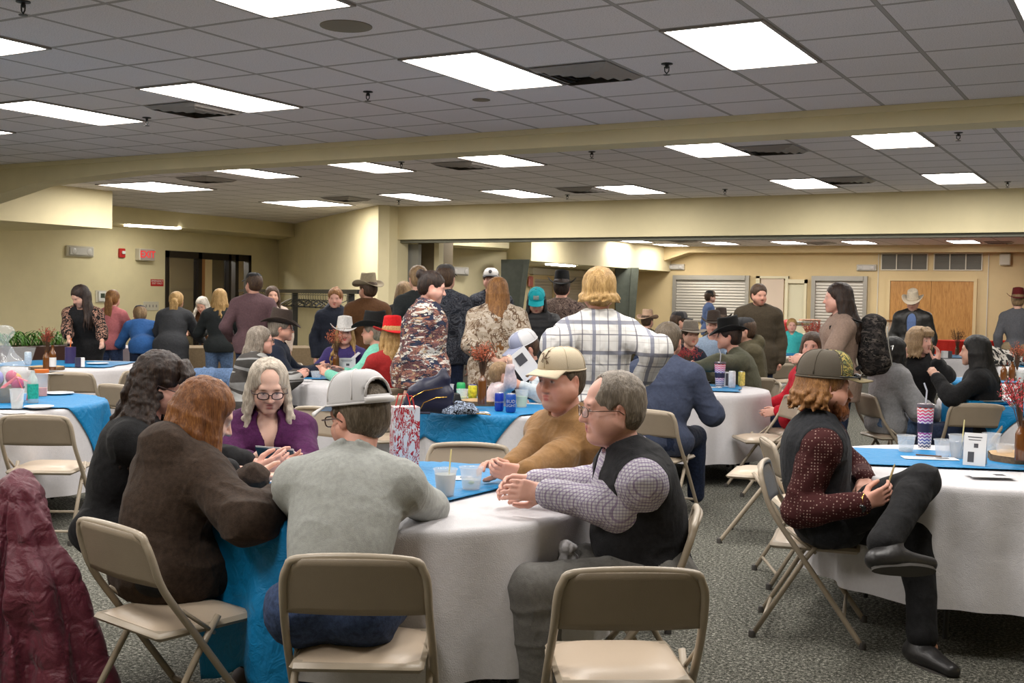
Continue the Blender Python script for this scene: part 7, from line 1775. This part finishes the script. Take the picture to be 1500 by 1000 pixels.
sk = P_('person in pale tan hat seated far off at the left of the wide shutter', 949, 470, 18.0, sit=True, face=-40, H=1.76, top=TP('olive_dark'), hair=HR('hair_brown')); cowboy(sk, M('felt_tan'), brim=.10)
sk = P_('person in olive sweater and black cowboy hat reaching an arm across the table', 1066, 493, 10.5, sit=True, face=84, H=1.8, lean=24, w=1.1, skin='ruddy', rw=('d', 1022, 540, 10.5), lw=('d', 1013, 540, 10.2), lelb=('d', 1050, 530, 10.1), top=TP('olive_knit', t=.02, amp=.014), hair=HR('hair_dark')); cowboy(sk, M('felt_black'), tilt=-10); chair_under(sk, chl+'person in olive sweater')
sk = P_('person in dark cap and olive jacket just behind the olive sweater', 1089, 484, 11.4, sit=True, face=92, H=1.78, lean=12, top=TP('olive_dark', t=.03, hood=.9), hair=HR('hair_brown')); cap_hat(sk, M('cap_black'), M('cap_black'))
sk = P_('person in brown cowboy hat and light blue shirt facing the camera far off', 1045, 477, 13.4, sit=True, face=166, H=1.74, skin='pink', lean=6, rw=(.15, .4, .8), lw=(-.15, .4, .8), top=TP('light_blue'), hair=HR('hair_white')); cowboy(sk, M('felt_brown'))
sk = P_('person in second brown cowboy hat turned away beside the light blue shirt', 1056, 470, 15.5, sit=True, face=-20, H=1.74, top=TP('coat_olive'), hair=HR('hair_brown')); cowboy(sk, M('felt_brown'))
sk = P_('person in bright red sweater and jeans seated sideways, brown hair, face behind the backpack owner', 1189, 508, 9.45, sit=True, face=96, H=1.70, lean=-14, hyaw=58, skin='pink', bust=1, rf=('z', 1088, 680, .09), lf=('z', 1108, 672, .09), rw=(.2, .25, .62), lw=(-.2, .25, .62), top=TP('red_bright', t=.018, amp=.012, hem=-.14), hair=HR('hair_brown', 'long', length=.18, n=26)); chair_under(sk, chl+'person in bright red sweater')
P_('child in turquoise top with blond hair behind the far table', 1160, 475, 17.3, cat='child', sit=True, seat=.5, face=170, H=1.3, skin='pink', top=TP('teal_top', sleeve='short'), hair=HR('hair_blond'))
sk = P_('person with blond bob and black sweater talking at right', 1348, 499, 10.0, sit=True, face=176, hyaw=40, H=1.70, lean=6, skin='pink', mouth='open', girth=1.15, bust=1, rw=(.16, .30, .66), lw=('d', 1372, 532, 9.6), lelb=(-1, 0, -1), ldir=('c', .1, .8, 0), top=TP('black_knit', t=.022), hair=HR('hair_sandy', 'bob', length=.13, n=34, front=46, fringe=True, vol=1.1)); chair_under(sk, chl+'person with blond bob')
sk = P_('person with black hair in light grey hoodie and pale jeans, half behind the backpack', 1312, 515, 9.35, sit=True, face=-82, H=1.66, lean=4, rw=(.18, .38, .62), lw=(-.1, .4, .64), top=TP('grey_hoodie', t=.042, amp=.016, hood=1.1), hair=HR('hair_black', 'long', length=.22, n=28, front=50), bottom=dict(mat=M('denim_light'), t=.004)); chair_under(sk, chl+'person in light grey hoodie')
sk = P_('person with long straight black hair and black sweater turned toward the blond bob', 1427, 514, 8.85, sit=True, face=64, H=1.68, lean=6, girth=1.1, rw=('d', 1378, 560, 9.0), lw=('d', 1372, 553, 8.8), hpitch=-2, skin='fair', top=TP('black_knit', t=.02), hair=HR('hair_black', 'long', length=.42, front=60, n=36, wave=.004, flow=-.04)); chair_under(sk, chl+'person with long straight black hair')
# things held or worn
def worn(sk, name, lab, cat, build):
    t = tag(empty(name, tuple(sk['base']), sk['body'].rotation_euler[2]), lab, cat); build(t, sk); return t
def bpk(t, sk):
    C_ = sk['Mid']*.55+sk['N']*.45-np.array([0, .24, .06]); F = Field(C_-.35, C_+.35, .009)
    F.ell(C_, (.17, .12, .24), k=.03); F.ell(C_+np.array([0, -.07, -.09]), (.14, .09, .14), k=.02); F.ell(C_+np.array([0, -.02, .18]), (.12, .09, .06), k=.03); F.cut(C_+np.array([0, .11, 0]), (0, 1, 0))
    V_, Q_ = F.arrays(); V_ = V_+normals(V_, Q_)*(vnoise(V_*15)*.01)[:, None]; camo2('pack_camo', [(.014, .013, .013, 1), (.04, .034, .032, 1), (.02, .018, .018, 1)], [((.10, .085, .075, 1), 12, (1, 1, 2), .57, 1, 3), ((.008, .008, .008, 1), 14, (1, 1, 2), .60, 1, 9)], 10); mesh_np('pack_body', V_, Q_, M('pack_camo'), t)
    b = MB()
    for s in (-1, 1): b.tube([C_+np.array([.11*s, .10, .18]), sk['sh'][s]*.9+np.array([0, -.06, .06])*1+sk['N']*.1, sk['sh'][s]*.85+sk['N']*.15+np.array([0, .10, .0]), sk['sh'][s]*.8+np.array([0, .10, -.2])+sk['N']*.0, C_+np.array([.14*s, .1, -.16])], .016, 8, flat=.5)
    b.build('strap', M('black_knit'), t)
    b = MB(); b.tube([C_+np.array([.13, -.09, .15]), C_+np.array([.155, -.10, 0]), C_+np.array([.12, -.14, -.15])], .004, 6); b.tube([C_+np.array([-.13, -.09, .15]), C_+np.array([-.155, -.10, 0]), C_+np.array([-.12, -.14, -.15])], .004, 6); b.tube([C_+np.array([-.14, -.13, -.03]), C_+np.array([0, -.17, .0]), C_+np.array([.14, -.13, -.03])], .004, 6); b.build('zip', M('can_silver'), t)
worn(bp_, 'backpack', 'black and grey camo backpack on the back of the person in taupe', 'backpack', bpk)
pp = far(768, 533, 7.85); t = tag(empty('program_sheet', tuple(pp)), 'white program sheet held up in front of the trucker cap', 'paper'); cy_, sy_ = math.cos(YAW), math.sin(YAW)
ex_ = np.array([cy_, sy_, 0]); ez_ = np.array([0, 0, 1.0]); ey_ = np.array([-sy_, cy_, 0])
def sheet(t, pts, mat, D=None): b = MB(); b.add(pts, [(0, 1, 2, 3)]); o = b.build('sheet', mat, t, smooth=False); m_ = o.modifiers.new('s', 'SOLIDIFY'); m_.thickness = .0015; return o
def cardpts(c, w, h, rot, yw=0): 
    r = math.radians(rot); X_ = ex_*math.cos(math.radians(yw))+ey_*math.sin(math.radians(yw)); U_ = X_*math.cos(r)+ez_*math.sin(r); W_ = -X_*math.sin(r)+ez_*math.cos(r); return [tuple(c+U_*a*w/2+W_*b_*h/2) for a, b_ in ((-1, -1), (1, -1), (1, 1), (-1, 1))]
sheet(t, cardpts(np.zeros(3), .15, .21, 38, 15), M('paper')); 
o = sheet(t, cardpts((ex_*math.sin(.262)-ey_*math.cos(.262))*.004-(ex_*math.cos(.262)+ey_*math.sin(.262))*math.sin(.663)*.04+ez_*math.cos(.663)*.04, .07, .07, 38, 15), M('print_dark')); o.name = 'printed_picture'
pp = far(402, 674, 4.85); t = tag(empty('folder', tuple(pp)), 'dark blue folder held by the person with silver hair', 'folder')
b = MB(); f_ = [ex_*-.085+ez_*.055, ex_*-.045-ez_*.045, ex_*.10-ez_*.03-ey_*.03, ex_*.09+ez_*.05-ey_*.05]; b.add([tuple(p) for p in f_], [(0, 1, 2, 3)]); b.add([tuple(p+ey_*.02*k_) for k_, p in zip((1, 0, 0, 1), f_)], [(0, 1, 2, 3)])
o = b.build('cover', plain('folder_blue', (.012, .055, .10, 1), .4), t, smooth=False); m_ = o.modifiers.new('s', 'SOLIDIFY'); m_.thickness = .002
b = MB(); b.add([tuple(p+ey_*.008+ez_*.006) for p in f_], [(0, 1, 2, 3)]); o = b.build('pages', M('paper'), t, smooth=False); m_ = o.modifiers.new('s', 'SOLIDIFY'); m_.thickness = .002
a_, b_ = far(1300, 712, 4.74), far(1311, 679, 4.76); mb = MB().tube([a_-a_, (b_-a_)*.9, (b_-a_)], [.0042, .0042, .001], 6); o = tag(mb.build('pencil', plain('pencil_yellow', (.35, .25, .10, 1), .5)), 'short pencil held by the bearded person', 'pencil'); o.location = a_
p_ = far(1298, 640, 9.2); t = tag(empty('tote_bag', (p_[0], p_[1], 0), YAW), 'black dotted bag on the floor under the grey hoodie chair', 'bag')
F = Field(np.array([-.3, -.2, -.02]), np.array([.3, .2, .4]), .012); F.cone((-.1, 0, .12), (.1, 0, .12), .12, .12, .05); F.cone((-.08, 0, .2), (.08, 0, .24), .09, .06, .05); V_, Q_ = F.arrays(); V_ = V_+normals(V_, Q_)*(vnoise(V_*14)*.015)[:, None]; V_[:, 2] = np.maximum(V_[:, 2], .003); mesh_np('bag_body', V_, Q_, dots('dot_black', (.01, .01, .01, 1), (.6, .6, .6, 1), 45, .22), t)
